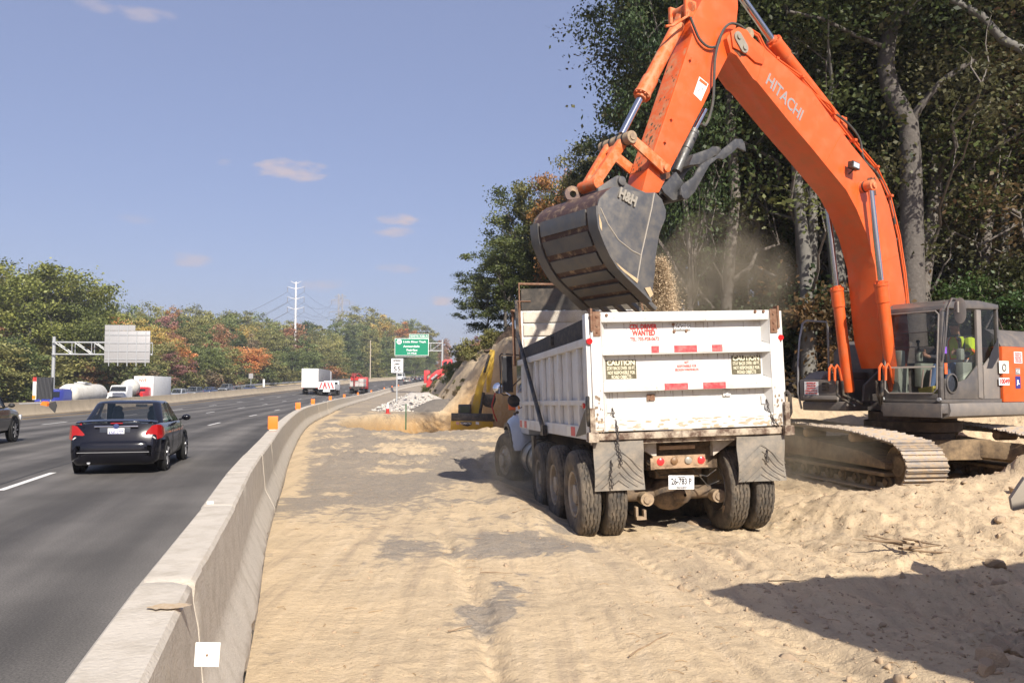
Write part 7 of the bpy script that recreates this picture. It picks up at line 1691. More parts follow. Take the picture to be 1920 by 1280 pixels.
b = MB(); b.bb(y_(859, 776, d0 + .3), y_(884, 757.5, d0 + 1.2)); cb = b.build('cab', CHAR, t, bevel=.06); MB().bb(y_(863, 773, d0 + .27), y_(880, 761, d0 + .29)).build('cab_window', mat('green_glass', (.06, .08, .05), .1), cb)
def yplate(name, pix, d, th, m): b = MB(); b.prism([y_(px, py, d) for px, py in pix], (0, th, 0)); return b.build(name, m, t, bevel=.015)
yplate('boom', [(882, 778), (899, 778), (902, 745), (908, 718), (917, 690), (927, 665), (927, 656), (919, 655), (914, 675), (904, 695), (896, 715), (888, 745)], d0 + .8, .4, YEL)
yplate('arm', [(920, 655), (928, 657), (925, 690), (921, 715), (918, 735), (912, 735), (912, 712), (916, 685)], d0 + 1.4, .3, YEL)
b = MB(); b.tube([y_(908, 698, d0 + .7), y_(918, 665, d0 + .7)], .09, 10); b.build('hydraulic_cylinder', BLACKM, t); b = MB(); b.tube([y_(900, 775, d0 + .7), y_(907, 735, d0 + .7)], .1, 10); b.build('hydraulic_cylinder', BLACKM, t)
b = MB(); pr_ = [y_(px, py, d0 + 1) for px, py in ((904, 738), (927, 740), (930, 748), (924, 765), (910, 762), (902, 755))]; b.prism(pr_, (0, 1.0, 0)); b.build('bucket', mat('bucket_dark', (.05, .045, .04), .6, dirt=(.3, .22, .14), damt=.5), t, bevel=.03)
b = MB(); b.bb((-1.4, -.2, -1.75), (-.85, 3.0, -1.0)); b.build('track', UCM, t, bevel=.1); b = MB(); b.bb((.7, -.2, -1.75), (1.25, 3.0, -1.0)); b.build('track', UCM, t, bevel=.1); b = MB(); b.cyl((-.1, 1.2, -1.2), (-.1, 1.2, -.5), .6, n=18); b.build('swing_base', BLACKM, t)
b = MB(); b.tube([y_(929, 735, d0), y_(922, 760, d0), y_(926, 775, d0), y_(932, 790, d0)], .045, 6); b.build('red_hose', REDM, t)
# red loader on the bank
d0 = 97.; c = at(822, 720, d0); t = thing('red_loader', 'red logging loader with raised cab behind the bushes', 'loader', (c.x, d0, c.z)); RP = mat('loader_red', (.52, .035, .045), .45, dirt=(.4, .15, .12), damt=.4, dscale=2)
def r_(px, py, dd=0.): v = at(px, py, d0 + dd); return Vector((v.x - c.x, dd, v.z - c.z))
def rplate(name, pix, dd, th, m=RP): b = MB(); b.prism([r_(px, py, dd) for px, py in pix], (0, th, 0)); return b.build(name, m, t, bevel=.04)
rplate('lower_arm', [(799, 726), (806, 724), (814, 708), (828, 700), (830, 691), (818, 694), (808, 702), (800, 716)], 0, .6)
rplate('grapple_head', [(794.5, 718), (795, 694), (805, 694), (806, 700), (800, 704), (800, 718)], -.2, .9)
rplate('chassis', [(808, 712), (820, 700), (846, 697), (850, 702), (848, 716), (822, 720), (812, 720)], .3, 2.2)
cb = rplate('cab', [(829, 697), (829, 677), (834, 674), (847, 673), (848, 693), (842, 697)], .2, 1.6); rplate('cab_window', [(831, 693), (831, 680), (836, 677), (838, 677), (838, 692)], .17, .02, DGLASS); rplate('cab_window', [(841, 690), (841, 678), (845.5, 677), (846, 688)], .17, .02, DGLASS)
b = MB(); b.tube([r_(809, 711, -.1), r_(820, 702, -.1)], .14, 8); b.build('hydraulic_cylinder', SILVER, t)
for px in (818, 838): b = MB(); b.lathe([(.001, 0), (.3, 0), (.7, .05), (.75, .1), (.75, .6), (.001, .6)], r_(px, 722, 0), (0, 1, 0), 18); b.build('wheel', TYRE, t)
# ------------------------------------------------------------------ heaps
def heap(name, label, c, rx, ry, hgt, m, seed, flat=0.):
    rng_ = np.random.RandomState(seed); n = 46; g = np.linspace(-1.15, 1.15, n); Xg, Yg = np.meshgrid(g, g); r = np.hypot(Xg, Yg)
    wob = 1 + .12 * fbm(Xg * 2 + seed, Yg * 2, 3, seed)
    z = np.clip(1 - r / wob, -.12, 1); z = np.minimum(z, 1 - flat) / (1 - flat) if flat else z
    z = z * hgt + fbm(Xg * 6, Yg * 6, 5, seed + 4, .65) * hgt * .10
    V_ = np.stack([Xg * rx, Yg * ry, z], -1).reshape(-1, 3); idx = np.arange(n * n).reshape(n, n); q = np.stack([idx[:-1, :-1], idx[:-1, 1:], idx[1:, 1:], idx[1:, :-1]], -1).reshape(-1, 4)
    o = fast(name, V_, q, m, smooth=True); o.location = c; return tag(o, label, 'heap')
GRAV = mat('pale_gravel', (.46, .42, .38), .95, dirt=(.30, .28, .26), damt=.6, dscale=9, bump=1.2, bscale=6); DGR = mat('dark_fill', (.13, .115, .10), .95, dirt=(.24, .2, .16), damt=.5, dscale=4, bump=1, bscale=9)
c = at(787, 765, 65.5); heap('gravel_pile', 'pale crushed stone heap around the foot of the speed limit sign', (c.x, 65.5, -.1), 3.7, 4.4, 1.4, GRAV, 3, .2)
heap('dark_soil_heap', 'dark grey soil heap in front of the pale gravel', (at(826, 770, 61.5).x, 62.0, -.25), 3.3, 2.3, 1.1, DGR, 5, .2)
c = at(948, 640, 56); heap('root_mound', 'dark uprooted stump and root mass on top of the sandy bank', (at(957, 690, 63).x, 63, gz(at(957, 690, 63).x, 63) - .3), 1.7, 2.4, 1.7, mat('root_earth', (.07, .045, .03), .95, dirt=(.3, .2, .12), damt=.7, dscale=2, bump=1.5, bscale=5), 8, .1)
# stones
def rock_mesh(seed, m=None):
    rr = random.Random(seed); bm = bmesh.new(); bmesh.ops.create_icosphere(bm, subdivisions=2, radius=1)
    pl = [(Vector((rr.gauss(0, 1), rr.gauss(0, 1), rr.gauss(0, 1))).normalized(), rr.uniform(.38, .72)) for _ in range(13)]
    for v in bm.verts:
        for n_, d_ in pl:
            k = v.co.dot(n_) - d_
            if k > 0: v.co -= n_ * k * 1.0
    me = D.meshes.new('rock'); bm.to_mesh(me); bm.free(); me.materials.append(m); return me
STONE = mat('stone', (.34, .25, .165), .9, dirt=(.46, .34, .21), damt=.7, dscale=6, bump=.6, bscale=14); PSTONE = mat('pale_stone', (.50, .47, .43), .9, dirt=(.4, .37, .33), damt=.4, dscale=6)
RKS = [rock_mesh(i, STONE) for i in range(5)]; 
rks_np = []
for me in RKS:
    a = np.empty(len(me.vertices) * 3); me.vertices.foreach_get('co', a); f = np.empty(len(me.polygons) * 3, np.int32); me.polygons.foreach_get('vertices', f); rks_np.append((a.reshape(-1, 3), f.reshape(-1, 3)))
def scatter(name, label, P, R, m, seed, cat='stones', sq=.7):
    rs = np.random.RandomState(seed); V_ = []; Fc = []; o_ = 0
    for p, r in zip(P, R):
        v, f = rks_np[rs.randint(5)]; th = rs.uniform(0, 2 * PI); c_, s_ = math.cos(th), math.sin(th); sc = r * rs.uniform(.6, 1.3, 3) * (1, 1, sq)
        q = v * sc; q = np.stack([q[:, 0] * c_ - q[:, 1] * s_, q[:, 0] * s_ + q[:, 1] * c_, q[:, 2]], -1) + p; V_.append(q); Fc.append(f + o_); o_ += len(v)
    o = fast(name, np.concatenate(V_), np.concatenate(Fc), m); tag(o, label, cat); return stuff(o)
rs = np.random.RandomState(3)
# white broken stone on the gravel pile
n = 520; th = rs.uniform(0, 2 * PI, n); rr_ = np.sqrt(rs.uniform(.05, 1.1, n)); gx_, gy_ = at(790, 765, 62).x + rr_ * np.cos(th) * 3.4 - .6, 64.8 + rr_ * np.sin(th) * 4.0
gzz = np.clip(1 - rr_, 0, .8) * 1.6; k = gx_ < at(800, 765, 62).x + .8
scatter('broken_stone', 'broken white concrete chunks lying over the gravel heap', np.stack([gx_, gy_, gzz], -1)[k], rs.uniform(.05, .19, n)[k], PSTONE, 4)
# clods and stones over the near ground
n = 15000; yy = 2.6 + rs.uniform(0, 1, n) ** 1.35 * 17; tt_ = rs.uniform(-.38, .66, n); xx = tt_ * yy
s_, t_ = st_of(xx, yy); dens = sst(1.0, 4.5, xx) * .9 + .12 + .35 * (fbm(xx * .8, yy * .8, 3, 77) > .12); ok = (t_ > .55) & (rs.uniform(0, 1, n) < dens); xx, yy = xx[ok], yy[ok]
zz = Tz(xx, yy)[0]; R = np.clip(rs.lognormal(-4.75, .72, len(xx)), .003, .085) * np.where(xx > 1.5, 1.15, .8)
scatter('loose_clods', 'loose clods and pebbles strewn over the sandy ground', np.stack([xx, yy, zz], -1), R, STONE, 6)
# larger individual rocks, lower right and on the ridge
rb = [(3.05, 4.75, .16, 'large pale rock in the shaded rubble at the lower right corner'), (2.75, 4.9, .12, 'angular rock left of the largest one in the shaded rubble'), (3.2, 5.25, .12, 'rock in the middle of the shaded rubble'), (2.95, 5.2, .09, 'small rock beside the rubble in the shade'),
      (2.85, 4.45, .13, 'rock at the bottom edge in the shaded rubble'), (3.35, 5.8, .13, 'flat pale rock higher up in the shaded ground'), (2.6, 4.65, .08, 'small rock at the left of the shaded rubble'), (3.45, 4.95, .14, 'rock cut by the right edge in the shade'),
      (5.75, 9.9, .11, 'dark rock on the sand slope at the right'), (6.55, 10.9, .10, 'brown rock high on the sand ridge at the right'), (1.45, 7.25, .06, 'small dark rock at the tip of the big shadow'), (4.6, 8.0, .10, 'rock on the edge of the shadow, upper right')]
for k, (x, y, r, lb) in enumerate(rb):
    o = D.objects.new('rock', RKS[k % 5]); COL.objects.link(o); o.location = (x, y, gz(x, y) + r * .25); o.scale = (r * 1.25, r, r * .75); o.rotation_euler = (.2 * (k % 3), .15 * (k % 2), k * 1.7); tag(o, lb, 'rock')
pl = MB(); c = at(1912, 925, 7.0); pts = [at(px, py, 7.0) for px, py in ((1895, 935), (1922, 895), (1945, 905), (1935, 950), (1899, 958))]; pl.prism(pts, (.05, .12, 0)); o = pl.build('broken_slab', mat('slab_grey', (.3, .26, .21), .85), None, bevel=.01); o.location.z = 0; tag(o, 'broken slab end sticking out of the sand at the right edge', 'slab')
# sticks
TW_ = mat('dead_wood', (.22, .15, .09), .9, dirt=(.4, .3, .2), damt=.6, dscale=8)
rng = random.Random(8)
def stick(b, p, ang, L, r):
    pts = []; q = Vector(p)
    for k in range(5): pts.append(q.copy()); ang += rng.uniform(-.25, .25); q = q + Vector((math.cos(ang) * L / 4, math.sin(ang) * L / 4, rng.uniform(-.1, .12) * L / 4)); q.z = max(q.z, gz(q.x, q.y) + r)
    b.tube(pts, [r, r * .9, r * .8, r * .6, r * .3], 5)
for k, (px, py, L, lb) in enumerate([(1700, 1030, .5, 'tangled dead branches lying on the sand, right of centre'), (1600, 938, .55, 'dry stick on the sand left of the excavator track'), (1560, 1012, .3, 'short dark stick on the sand'), (1310, 1000, .3, 'thin twig behind the truck wheels'), (900, 1065, .35, 'pale splintered stick beside the dark asphalt patch'),
        (1180, 1215, .45, 'long thin twig lying on the tracks in the sand'), (840, 1175, .25, 'short thin twig left of centre in the foreground'), (960, 960, .3, 'twig beside the truck shadow'), (1440, 1085, .4, 'twig at the tip of the dark shadow')]):
    g_ = gnd(px, py, .05); p = Vector((g_.x, g_.y, gz(g_.x, g_.y) + .01)); b = MB(); nst = 7 if k == 0 else 1
    for j in range(nst): stick(b, p + Vector((rng.uniform(-.08, .08) * (nst > 1), rng.uniform(-.1, .1) * (nst > 1), .01 + .02 * j * (nst > 1))), rng.uniform(-.6, .8) + (j * .9 if nst > 1 else 0), L * rng.uniform(.7, 1.1), .014 if k < 2 else .006)
    o = b.build('dead_branches' if k == 0 else 'stick', TW_, None); tag(o, lb, 'branch' if k == 0 else 'stick')
b = MB()
for k in range(420):
    y = 3 + rng.random() ** 1.4 * 12; x = rng.uniform(-.33, .62) * y
    s_, t_ = st_of(np.array([x]), np.array([y]))
    if t_[0] < .5 or (x < 1 and rng.random() < .5): continue
    a = rng.uniform(0, PI); L = rng.uniform(.03, .12); z = gz(x, y) + .006; b.tube([(x, y, z), (x + math.cos(a) * L * .5, y + math.sin(a) * L * .5, z + rng.uniform(0, .012)), (x + math.cos(a + .3) * L, y + math.sin(a + .3) * L, z)], .0022, 4, cap=False)
o = b.build('straw_litter', mat('straw', (.34, .22, .11), .9), None); tag(o, 'scattered straw and root fibres on the sand', 'litter'); stuff(o)
# traffic drum end by the gravel, green stake
c = at(727, 757, 55); t = thing('safety_cone', 'small red and white cone at the edge of the gravel heap', 'cone', (c.x, 55, 0)); b = MB(); b.lathe([(.22, 0), (.22, .04), (.12, .05), (.10, .35)], (0, 0, 0), (0, 0, 1), 14); b.build('cone_body', REDM, t); b = MB(); b.lathe([(.10, .35), (.07, .6), (.03, .72), (.001, .72)], (0, 0, 0), (0, 0, 1), 14); b.build('cone_top', WHITE, t)
c = at(761, 790, 42); o = MB().bb((-.03, -.03, -.3), (.03, .03, 1.0)).build('green_stake', mat('stake_green', (.03, .10, .04), .6), None); o.location = (c.x, 42, -.1); tag(o, 'thin dark green stake at the rim of the pit', 'stake')
o = make_car('white_van', 'white van far up the road behind the speed limit sign', 'van', at_px(751, -13.5)[0], at_px(751, -13.5)[1] + PI, TRW, 5.2, 2.0, 2.2, 'van')
# container added out of view, made up to cast the wedge of ground shade
ca = math.atan2(1.03, 3.3); t = thing('shadow_container', 'grey corrugated container added out of view, right of the camera, to cast shade', 'container', (3.19, 3.08, -.1), ca)
CM = mat('container_grey', (.26, .28, .30), .5, dirt=(.3, .2, .13), damt=.4); b = MB(); Lc, Wc, Hc = 6.0, 2.4, 3.48
ring = []
for i in range(61): ring.append((Lc * i / 60, .0 + (.03 if i % 4 < 2 else 0)))
ring += [(Lc, -Wc)] + [(Lc * (60 - i) / 60, -Wc - (.03 if i % 4 < 2 else 0)) for i in range(1, 61)]
b.prism([(x, y, 0) for x, y in ring], (0, 0, Hc - .12)); b.build('container_body', CM, t); b = MB(); b.bb((-.02, .05, Hc - .118), (Lc + .02, -Wc - .05, Hc)); b.build('container_roof', CM, t)
for s in (0, 1): b = MB(); b.bb((-.05, -.08 - s * 1.17, .1), (-.01, -1.18 - s * 1.17, Hc - .2)); dd_ = b.build('container_door', CM, t, bevel=.01); b = MB(); b.tube([(-.07, -.5 - s * 1.17, .1), (-.07, -.5 - s * 1.17, Hc - .2)], .02, 6); b.build('lock_rod', SILVER, dd_)
# ------------------------------------------------------------------ trees
def leaves(rs, cen, rad, n, leaf, flat=.55, up=.35):
    """n leaves around clump centres; returns verts, quads, tint"""
    k = rs.randint(0, len(cen), n); c = cen[k]; r = rad[k][:, None]
    p = c + rs.normal(0, 1, (n, 3)) * r * np.array([.55, .55, .55 * flat])
    nn = rs.normal(0, 1, (n, 3)); nn[:, 2] = np.abs(nn[:, 2]) + up; nn /= np.linalg.norm(nn, axis=1)[:, None]
    a = rs.normal(0, 1, (n, 3)); a -= nn * (a * nn).sum(1)[:, None]; a /= np.linalg.norm(a, axis=1)[:, None]; b = np.cross(nn, a)
    s = leaf * rs.uniform(.6, 1.35, n)[:, None]
    V_ = np.stack([p + a * s * .62, p + b * s * .36 + nn * s * .06, p - a * s * .5, p - b * s * .36 + nn * s * .06], 1).reshape(-1, 3)
    ct = rs.uniform(0, 1, len(cen))[k]; t = np.clip(.5 * ct + .5 * rs.uniform(0, 1, n), 0, 1)
    return V_, np.arange(n * 4).reshape(n, 4), np.repeat(t, 4)
def limb_path(rs, p, q, n=6, wob=.08):
    p, q = np.array(p, float), np.array(q, float); L = np.linalg.norm(q - p); out = []
    for i in range(n + 1):
        f = i / n; x = p + (q - p) * f; x[2] += math.sin(f * PI) * L * .06
        if 0 < i < n: x = x + rs.normal(0, 1, 3) * L * wob * .4
        out.append(tuple(x))
    return out
def make_tree(name, seed, H, base, R, ncl, nl, leaf, tr, nlimb=14, bark=None, trunk=None, prof=(.42, .64), lean=(0, 0), crs=.3, shell=2.4, twigs=0):
    rs = np.random.RandomState(seed); root = D.objects.new(name, None); COL.objects.link(root)
    d = rs.normal(0, 1, (ncl, 3)); d /= np.linalg.norm(d, axis=1)[:, None]; rad = rs.uniform(0, 1, ncl) ** (1 / shell); q = d * rad[:, None]
    h = (q[:, 2] + 1) / 2; w = np.sqrt(np.clip(1 - ((h - prof[0]) / prof[1]) ** 2, .05, 1)); az = np.arctan2(q[:, 1], q[:, 0]); lob = 1 + .22 * np.sin(az * 3 + seed) + .14 * np.sin(az * 5 + seed * 2.1 + h * 4)
    hr = np.hypot(q[:, 0], q[:, 1]) / np.maximum(np.sqrt(np.clip(1 - q[:, 2] ** 2, .02, 1)), .15)
    cen = np.stack([np.cos(az) * hr * w * R * lob + lean[0] * h * H, np.sin(az) * hr * w * R * lob + lean[1] * h * H, base + h * (H - base)], -1)
    cr = R * crs * rs.uniform(.6, 1.3, ncl); V_, Q, T = leaves(rs, cen, cr, nl, leaf)
    cro = fast('crown', V_, Q, LEAF, root, {'tint': T})
    b = MB(); tp = trunk or [(0, 0, -.6)] + [(lean[0] * H * f * f + rs.normal(0, .012) * H * (f > .1), lean[1] * H * f * f + rs.normal(0, .012) * H * (f > .1), H * f) for f in (.0, .12, .28, .45, .62, .8, .93)]
    rr = [tr * 1.35] + [tr * k for k in (1.15, .95, .86, .7, .5, .3, .08)][:len(tp) - 1]
    b.tube(tp, rr, 10)
    order = np.argsort(-rad)[:nlimb] if nlimb else []
    for i in order:
        c = cen[i]; zt = min(c[2] * rs.uniform(.45, .8), H * .85); k = max(1, min(len(tp) - 1, next((j for j in range(1, len(tp)) if tp[j][2] > zt), len(tp) - 1)))
        f = (zt - tp[k - 1][2]) / max(.01, tp[k][2] - tp[k - 1][2]); o_ = Vector(tp[k - 1]).lerp(Vector(tp[k]), min(1, max(0, f)))
        r0 = tr * rs.uniform(.22, .42); path_ = limb_path(rs, o_, c); b.tube(path_, [r0 * (1 - .85 * j / 6) for j in range(7)], 6)
        for _ in range(twigs):
            j = rs.randint(2, 6); e = cen[rs.randint(ncl)]; s0 = Vector(path_[j]); e = s0.lerp(Vector(e), min(1, R * .5 / max(.1, (Vector(e) - s0).length))); b.tube(limb_path(rs, s0, e, 4), [r0 * .3, r0 * .25, r0 * .18, r0 * .1, r0 * .05], 5)
    b.build('trunk', bark or BARK, root, smooth=60)
    root['_H'] = H; return root
def hide_proto(o): # prototypes are only sources: drop them once their copies exist
    for c in list(o.children): D.objects.remove(c)
    D.objects.remove(o)
def plant(proto, x, y, H, label, cat, group, col, rz=0, z=None, wf=1.0, bark=None):
    k = H / proto['_H']; wf = min(wf, 2.2); zz = gz(x, y) - .1 if z is None else z
    o = dup(proto, (x, y, zz), rz, label, group, (k * wf, k * wf, k), (*col, 1)); o['category'] = cat
    if '_H' in o: del o['_H']
    if bark:
        for c in o.children:
            if c.name.startswith('trunk'): c.material_slots[0].link = 'OBJECT'; c.material_slots[0].material = bark
    return o
FAR = [make_tree('tree', 100 + i, 16, 2.2, 5.2, 110, 9000, .42, .26, 10, crs=.27, prof=(.45, .62)) for i in range(5)] + [make_tree('tree', 120 + i, 16, 1.2, 3.8, 80, 7000, .38, .2, 10, crs=.25, prof=(.35, .72)) for i in range(2)]
SHR = [make_tree('shrub', 140 + i, 3, .1, 1.9, 26, 1700, .26, .05, 8, crs=.34, prof=(.35, .7)) for i in range(3)]
CG_ = {'green': (.125, .15, .05), 'olive': (.18, .175, .062), 'dark green': (.075, .098, .036), 'yellow': (.33, .255, .075), 'orange': (.38, .19, .065), 'rusty': (.27, .145, .075), 'pinkish red': (.27, .14, .12), 'yellow-green': (.21, .205, .07), 'brown': (.20, .155, .09)}
rs = np.random.RandomState(12)
SKY = [(-80, 560), (100, 560), (185, 572), (230, 566), (300, 563), (335, 566), (370, 568), (400, 572), (450, 580), (500, 583), (545, 596), (600, 592), (640, 600), (680, 572), (700, 572), (730, 583), (760, 594), (800, 590), (840, 600), (880, 604), (930, 616)]
def skyl(px): return float(np.interp(px, [a for a, _ in SKY], [b_ for _, b_ in SKY]))
def land(px):
    for lim, nm in ((60, 'left of the gantry post'), (190, 'behind the gantry truss'), (285, 'behind the overhead sign back'), (345, 'above the delivery truck'), (440, 'above the queueing cars'), (520, 'left of the white monopole'), (600, 'behind the white monopole'), (655, 'above the red flatbed truck'), (735, 'left of the green sign'), (810, 'behind the green sign'), (2000, 'right of the green sign')):
        if px < lim: return nm
def ray_t(px, tgt, lo=60, hi=560):
    d = np.arange(lo, hi, 2.0); x = (px - 960) / F * d; s_, t_ = st_of(x, d); ok = np.where(t_ <= tgt)[0]
    return float(d[ok[0]]) if len(ok) else None
TG = 'trees of the wooded ridge beyond the highway'
cnt = 0
for row, (tt_, fh, step) in enumerate(((-43.5, .50, 27), (-52, .74, 30), (-63, .92, 33), (-78, 1.0, 36))):
    px = -60 + row * 9
    while px < 850:
        d = ray_t(px, tt_)
        if d and d < 470:
            ys = skyl(px); yb_ = 708; fr_ = fh * rs.uniform(.86, 1.06) if row < 3 else rs.uniform(.93, 1.02)
            yt_ = yb_ + (ys - yb_) * fr_; x = (px - 960) / F * d; g_ = gz(x, d); H_ = at(px, yt_, d).z - g_
            if 3 < H_ < 40:
                u = rs.rand()
                warm = .20 + .5 * sst(680, 860, px) + (.12 if 200 < px < 360 else 0)
                if u < warm: cn = rs.choice(['orange', 'rusty', 'yellow', 'brown', 'pinkish red'], p=[.32, .24, .2, .16, .08])
                else: cn = rs.choice(['green', 'olive', 'dark green', 'yellow-green'], p=[.36, .33, .14, .17])
                sc = 1.25 + rs.rand() * .5; col = [c * sc for c in CG_[cn]]
                big = 'tall' if row > 1 else 'low front-row'
                plant(FAR[rs.randint(len(FAR))], x, d, H_, '%s %s tree on the wooded ridge, %s' % (big, cn, land(px)), 'tree', TG, col, rs.rand() * 6.28, wf=float(np.clip(13 / H_, .8, 1.6)) * rs.uniform(.85, 1.15) * (1.0 if d < 250 else 1.25)); cnt += 1
        px += step * rs.uniform(.75, 1.25)
# right-hand side of the far bend
for k in range(22):
    px = 838 + rs.rand() * 100; d = 175 + rs.rand() * 90; x = (px - 960) / F * d; s_, t_ = st_of(np.array([x]), np.array([d]))
    if t_[0] < 11: continue
    yt_ = 604 + (px - 840) * .12 + rs.rand() * 55; H_ = at(px, yt_, d).z - gz(x, d)
    if H_ < 3: continue
    cn = rs.choice(['orange', 'rusty', 'olive', 'pinkish red', 'brown', 'green']); plant(FAR[rs.randint(7)], x, d, H_, '%s tree on the right side of the far bend, above the red loader' % cn, 'tree', 'autumn trees beyond the bend', [c * .95 for c in CG_[cn]], rs.rand() * 6, wf=1.1)
# undergrowth in front of the wood
for k in range(64):
    px = 10 + k * 12.5 + rs.rand() * 8; d = ray_t(px, -41.2)
    if not d or d > 330: continue
    x = (px - 960) / F * d; cn = rs.choice(['green', 'olive', 'orange', 'brown', 'yellow-green', 'rusty'], p=[.3, .25, .1, .13, .14, .08])
    plant(SHR[k % 3], x, d, rs.uniform(2.0, 5.0), '%s shrub at the foot of the trees, %s' % (cn, land(px)), 'shrub', 'shrubs along the far edge of the highway', CG_[cn], rs.rand() * 6, wf=1.3)
for px, yt_, cn in ((205, 682, 'orange'), (228, 690, 'orange'), (180, 686, 'orange'), (310, 655, 'pinkish red'), (345, 662, 'pinkish red'), (365, 705, 'orange'), (330, 712, 'yellow')):
    d = ray_t(px, -41.8); x = (px - 960) / F * d; H_ = at(px, yt_, d).z - gz(x, d); plant(FAR[5 + px % 2], x, d, H_, 'small %s autumn tree at the roadside, %s' % (cn, land(px)), 'tree', 'small autumn trees by the roadside', [c * 1.15 for c in CG_[cn]], px, wf=1.5)
# the large tree at the far left
BT = make_tree('tree', 201, 18, 3.0, 8.2, 130, 21000, .34, .42, 22, crs=.2, prof=(.5, .6), twigs=3, bark=PALEBARK)
for px, d, yt_, cn, lb, wf in ((45, 116, 474, 'green', 'large green tree with pale bare limbs at the left edge, the tallest there', .98), (135, 120, 520, 'dark green', 'dark green tree leaning right of the large one at the left', .62), (-30, 122, 500, 'olive', 'olive tree cut off by the left edge', .9), (95, 130, 500, 'green', 'green tree behind the large left one, above the gantry', .85)):
    x = (px - 960) / F * d; H_ = at(px, yt_, d).z - gz(x, d); plant(BT, x, d, H_, lb, 'tree', None, [c * k_ for c, k_ in zip(CG_[cn], (1.7, 1.55, 1.2))], px * .1, wf=wf * (1.12 if px != 135 else 1.2))
# ---- wood behind the excavator
NR = [make_tree('tree', 301 + i, 21, 2.6 + i * .5, 4.6, 150, 26000, .145, .24, 16, crs=.22, prof=(.5, .8), shell=1.9, twigs=2) for i in range(4)]
ED_ = [make_tree('tree', 321 + i, 13, 3.4, 3.6, 100, 17000, .19, .16, 14, crs=.2, prof=(.45, .66), twigs=1) for i in range(2)]
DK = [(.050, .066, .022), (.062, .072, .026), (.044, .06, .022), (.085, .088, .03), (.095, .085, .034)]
def wl_(px):
    for lim, nm in ((1130, 'left of the bucket'), (1300, 'behind the raised bucket'), (1480, 'between thumb and boom'), (1660, 'behind the boom cylinders'), (1800, 'behind the boom foot and cab'), (3000, 'right of the cab')):
        if px < lim: return nm
for px, d, yt_, R_w, cn, lb in ((948, 66, 430, .8, 'green', 'green tree at the left end of the right-hand wood, hanging over the bank'), (985, 68, 345, .70, 'green', 'green tree left of the bucket, at the wood edge'), (1030, 66, 312, .7, 'olive', 'olive tree just left of the bucket top'), (1062, 64, 290, .62, 'orange', 'orange-tinged tree behind the top of the bucket'),
        (1105, 60, 268, .62, 'olive', 'olive tree above the bucket lifting eye'), (1150, 56, 225, .62, 'dark green', 'dark green tree behind the bucket linkage'), (1200, 50, 160, .6, 'dark green', 'dark tree behind the bucket cylinder'), (1250, 44, 90, .6, 'dark green', 'dark tree behind the lower part of the orange arm'), (915, 72, 500, .75, 'dark green', 'low dark tree above the sandy bank, left of the truck box'), (1010, 74, 400, .8, 'green', 'green tree behind the left side of the bucket'), (1090, 72, 360, .8, 'olive', 'olive tree filling the wood edge behind the bucket'), (1170, 66, 330, .8, 'dark green', 'dark tree low in the wood edge, right behind the bucket')):
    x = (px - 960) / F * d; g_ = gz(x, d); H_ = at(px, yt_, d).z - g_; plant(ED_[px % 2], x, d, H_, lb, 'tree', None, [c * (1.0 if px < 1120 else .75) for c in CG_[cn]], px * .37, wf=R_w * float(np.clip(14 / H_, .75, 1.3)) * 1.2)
TGW = 'tall trees of the dark wood behind the excavator'
n = 0
for row, (d0, stp) in enumerate(((25.5, 96), (29, 84), (33.5, 76), (39, 70), (46, 66), (55, 60), (66, 60))):
    px = 1225 - row * 22 + rs.rand() * 30
    while px < 2120:
        d = d0 + rs.uniform(-1.3, 1.3); x = (px - 960) / F * d
        H_ = rs.uniform(19, 25); 
        pr_ = 4.6 * H_ / 21 / d * F * .9; wl0 = rs.uniform(.85, 1.1); wl0 = min(wl0, (px - 1175) / pr_)
        if wl0 < .42: px += 30; continue
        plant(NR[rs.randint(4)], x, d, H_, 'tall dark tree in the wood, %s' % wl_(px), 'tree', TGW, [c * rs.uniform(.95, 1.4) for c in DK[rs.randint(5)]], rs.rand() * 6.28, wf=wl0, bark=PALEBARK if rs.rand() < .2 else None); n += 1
        px += stp * rs.uniform(.8, 1.2)
# overhanging branches top left of the wood
for px, py, d, s_ in ((1130, 30, 27, 1.0), (1165, 85, 27, .9), (1125, 0, 28, 1.1), (1190, 130, 28, 1.0), (1215, 40, 27, 1.3)):
    pass
OV = make_tree('tree', 350, 20, 6.5, 5.2, 140, 22000, .145, .28, 18, crs=.2, prof=(.55, .6), twigs=3)
x = (1345 - 960) / F * 28.5; plant(OV, x, 28.5, 21, 'tree whose leafy branches reach left over the sky beside the arm', 'tree', None, [c * 1.0 for c in CG_['dark green']], 1.2, wf=.78)
# front trunks that can be told apart
def trunk_tree(name_lbl, P, r, bark, col, crown, extra=(), cb=None):
    """P: (px, py, d) points from foot to top, measured on the photograph's sight lines but at real depth"""
    root = thing('tree', name_lbl, 'tree', (0, 0, 0)); base = at(P[0][0], P[0][1], P[0][2]); g_ = gz(base.x, base.y); root.location = (base.x, base.y, g_); root.color = (*col, 1)
    pts = [Vector((0, 0, -.5))] + [at(*p) - root.location for p in P]; b = MB(); n_ = len(pts)
    b.tube(pts, [r * (1.25 if i == 0 else 1.05 - .5 * i / n_) for i in range(n_)], 12)
    for E, r0 in extra: e = [at(*p) - root.location for p in E]; b.tube(e, [r0 * (1 - .6 * i / len(e)) for i in range(len(e))], 8)
    b.build('trunk', bark, root, smooth=60)
    if crown:
        top = pts[-1]; rs2 = np.random.RandomState(int(P[0][0])); c = np.array(top) + rs2.normal(0, 1, (70, 3)) * np.array([2.4, 2.0, 2.4]) + np.array([0, 0, 1.0]); V_, Q, T = leaves(rs2, c, np.full(70, .8), crown, .14)
        o = fast('crown', V_, Q, LEAF, root, {'tint': T}); o.color = (*col, 1)
    return root
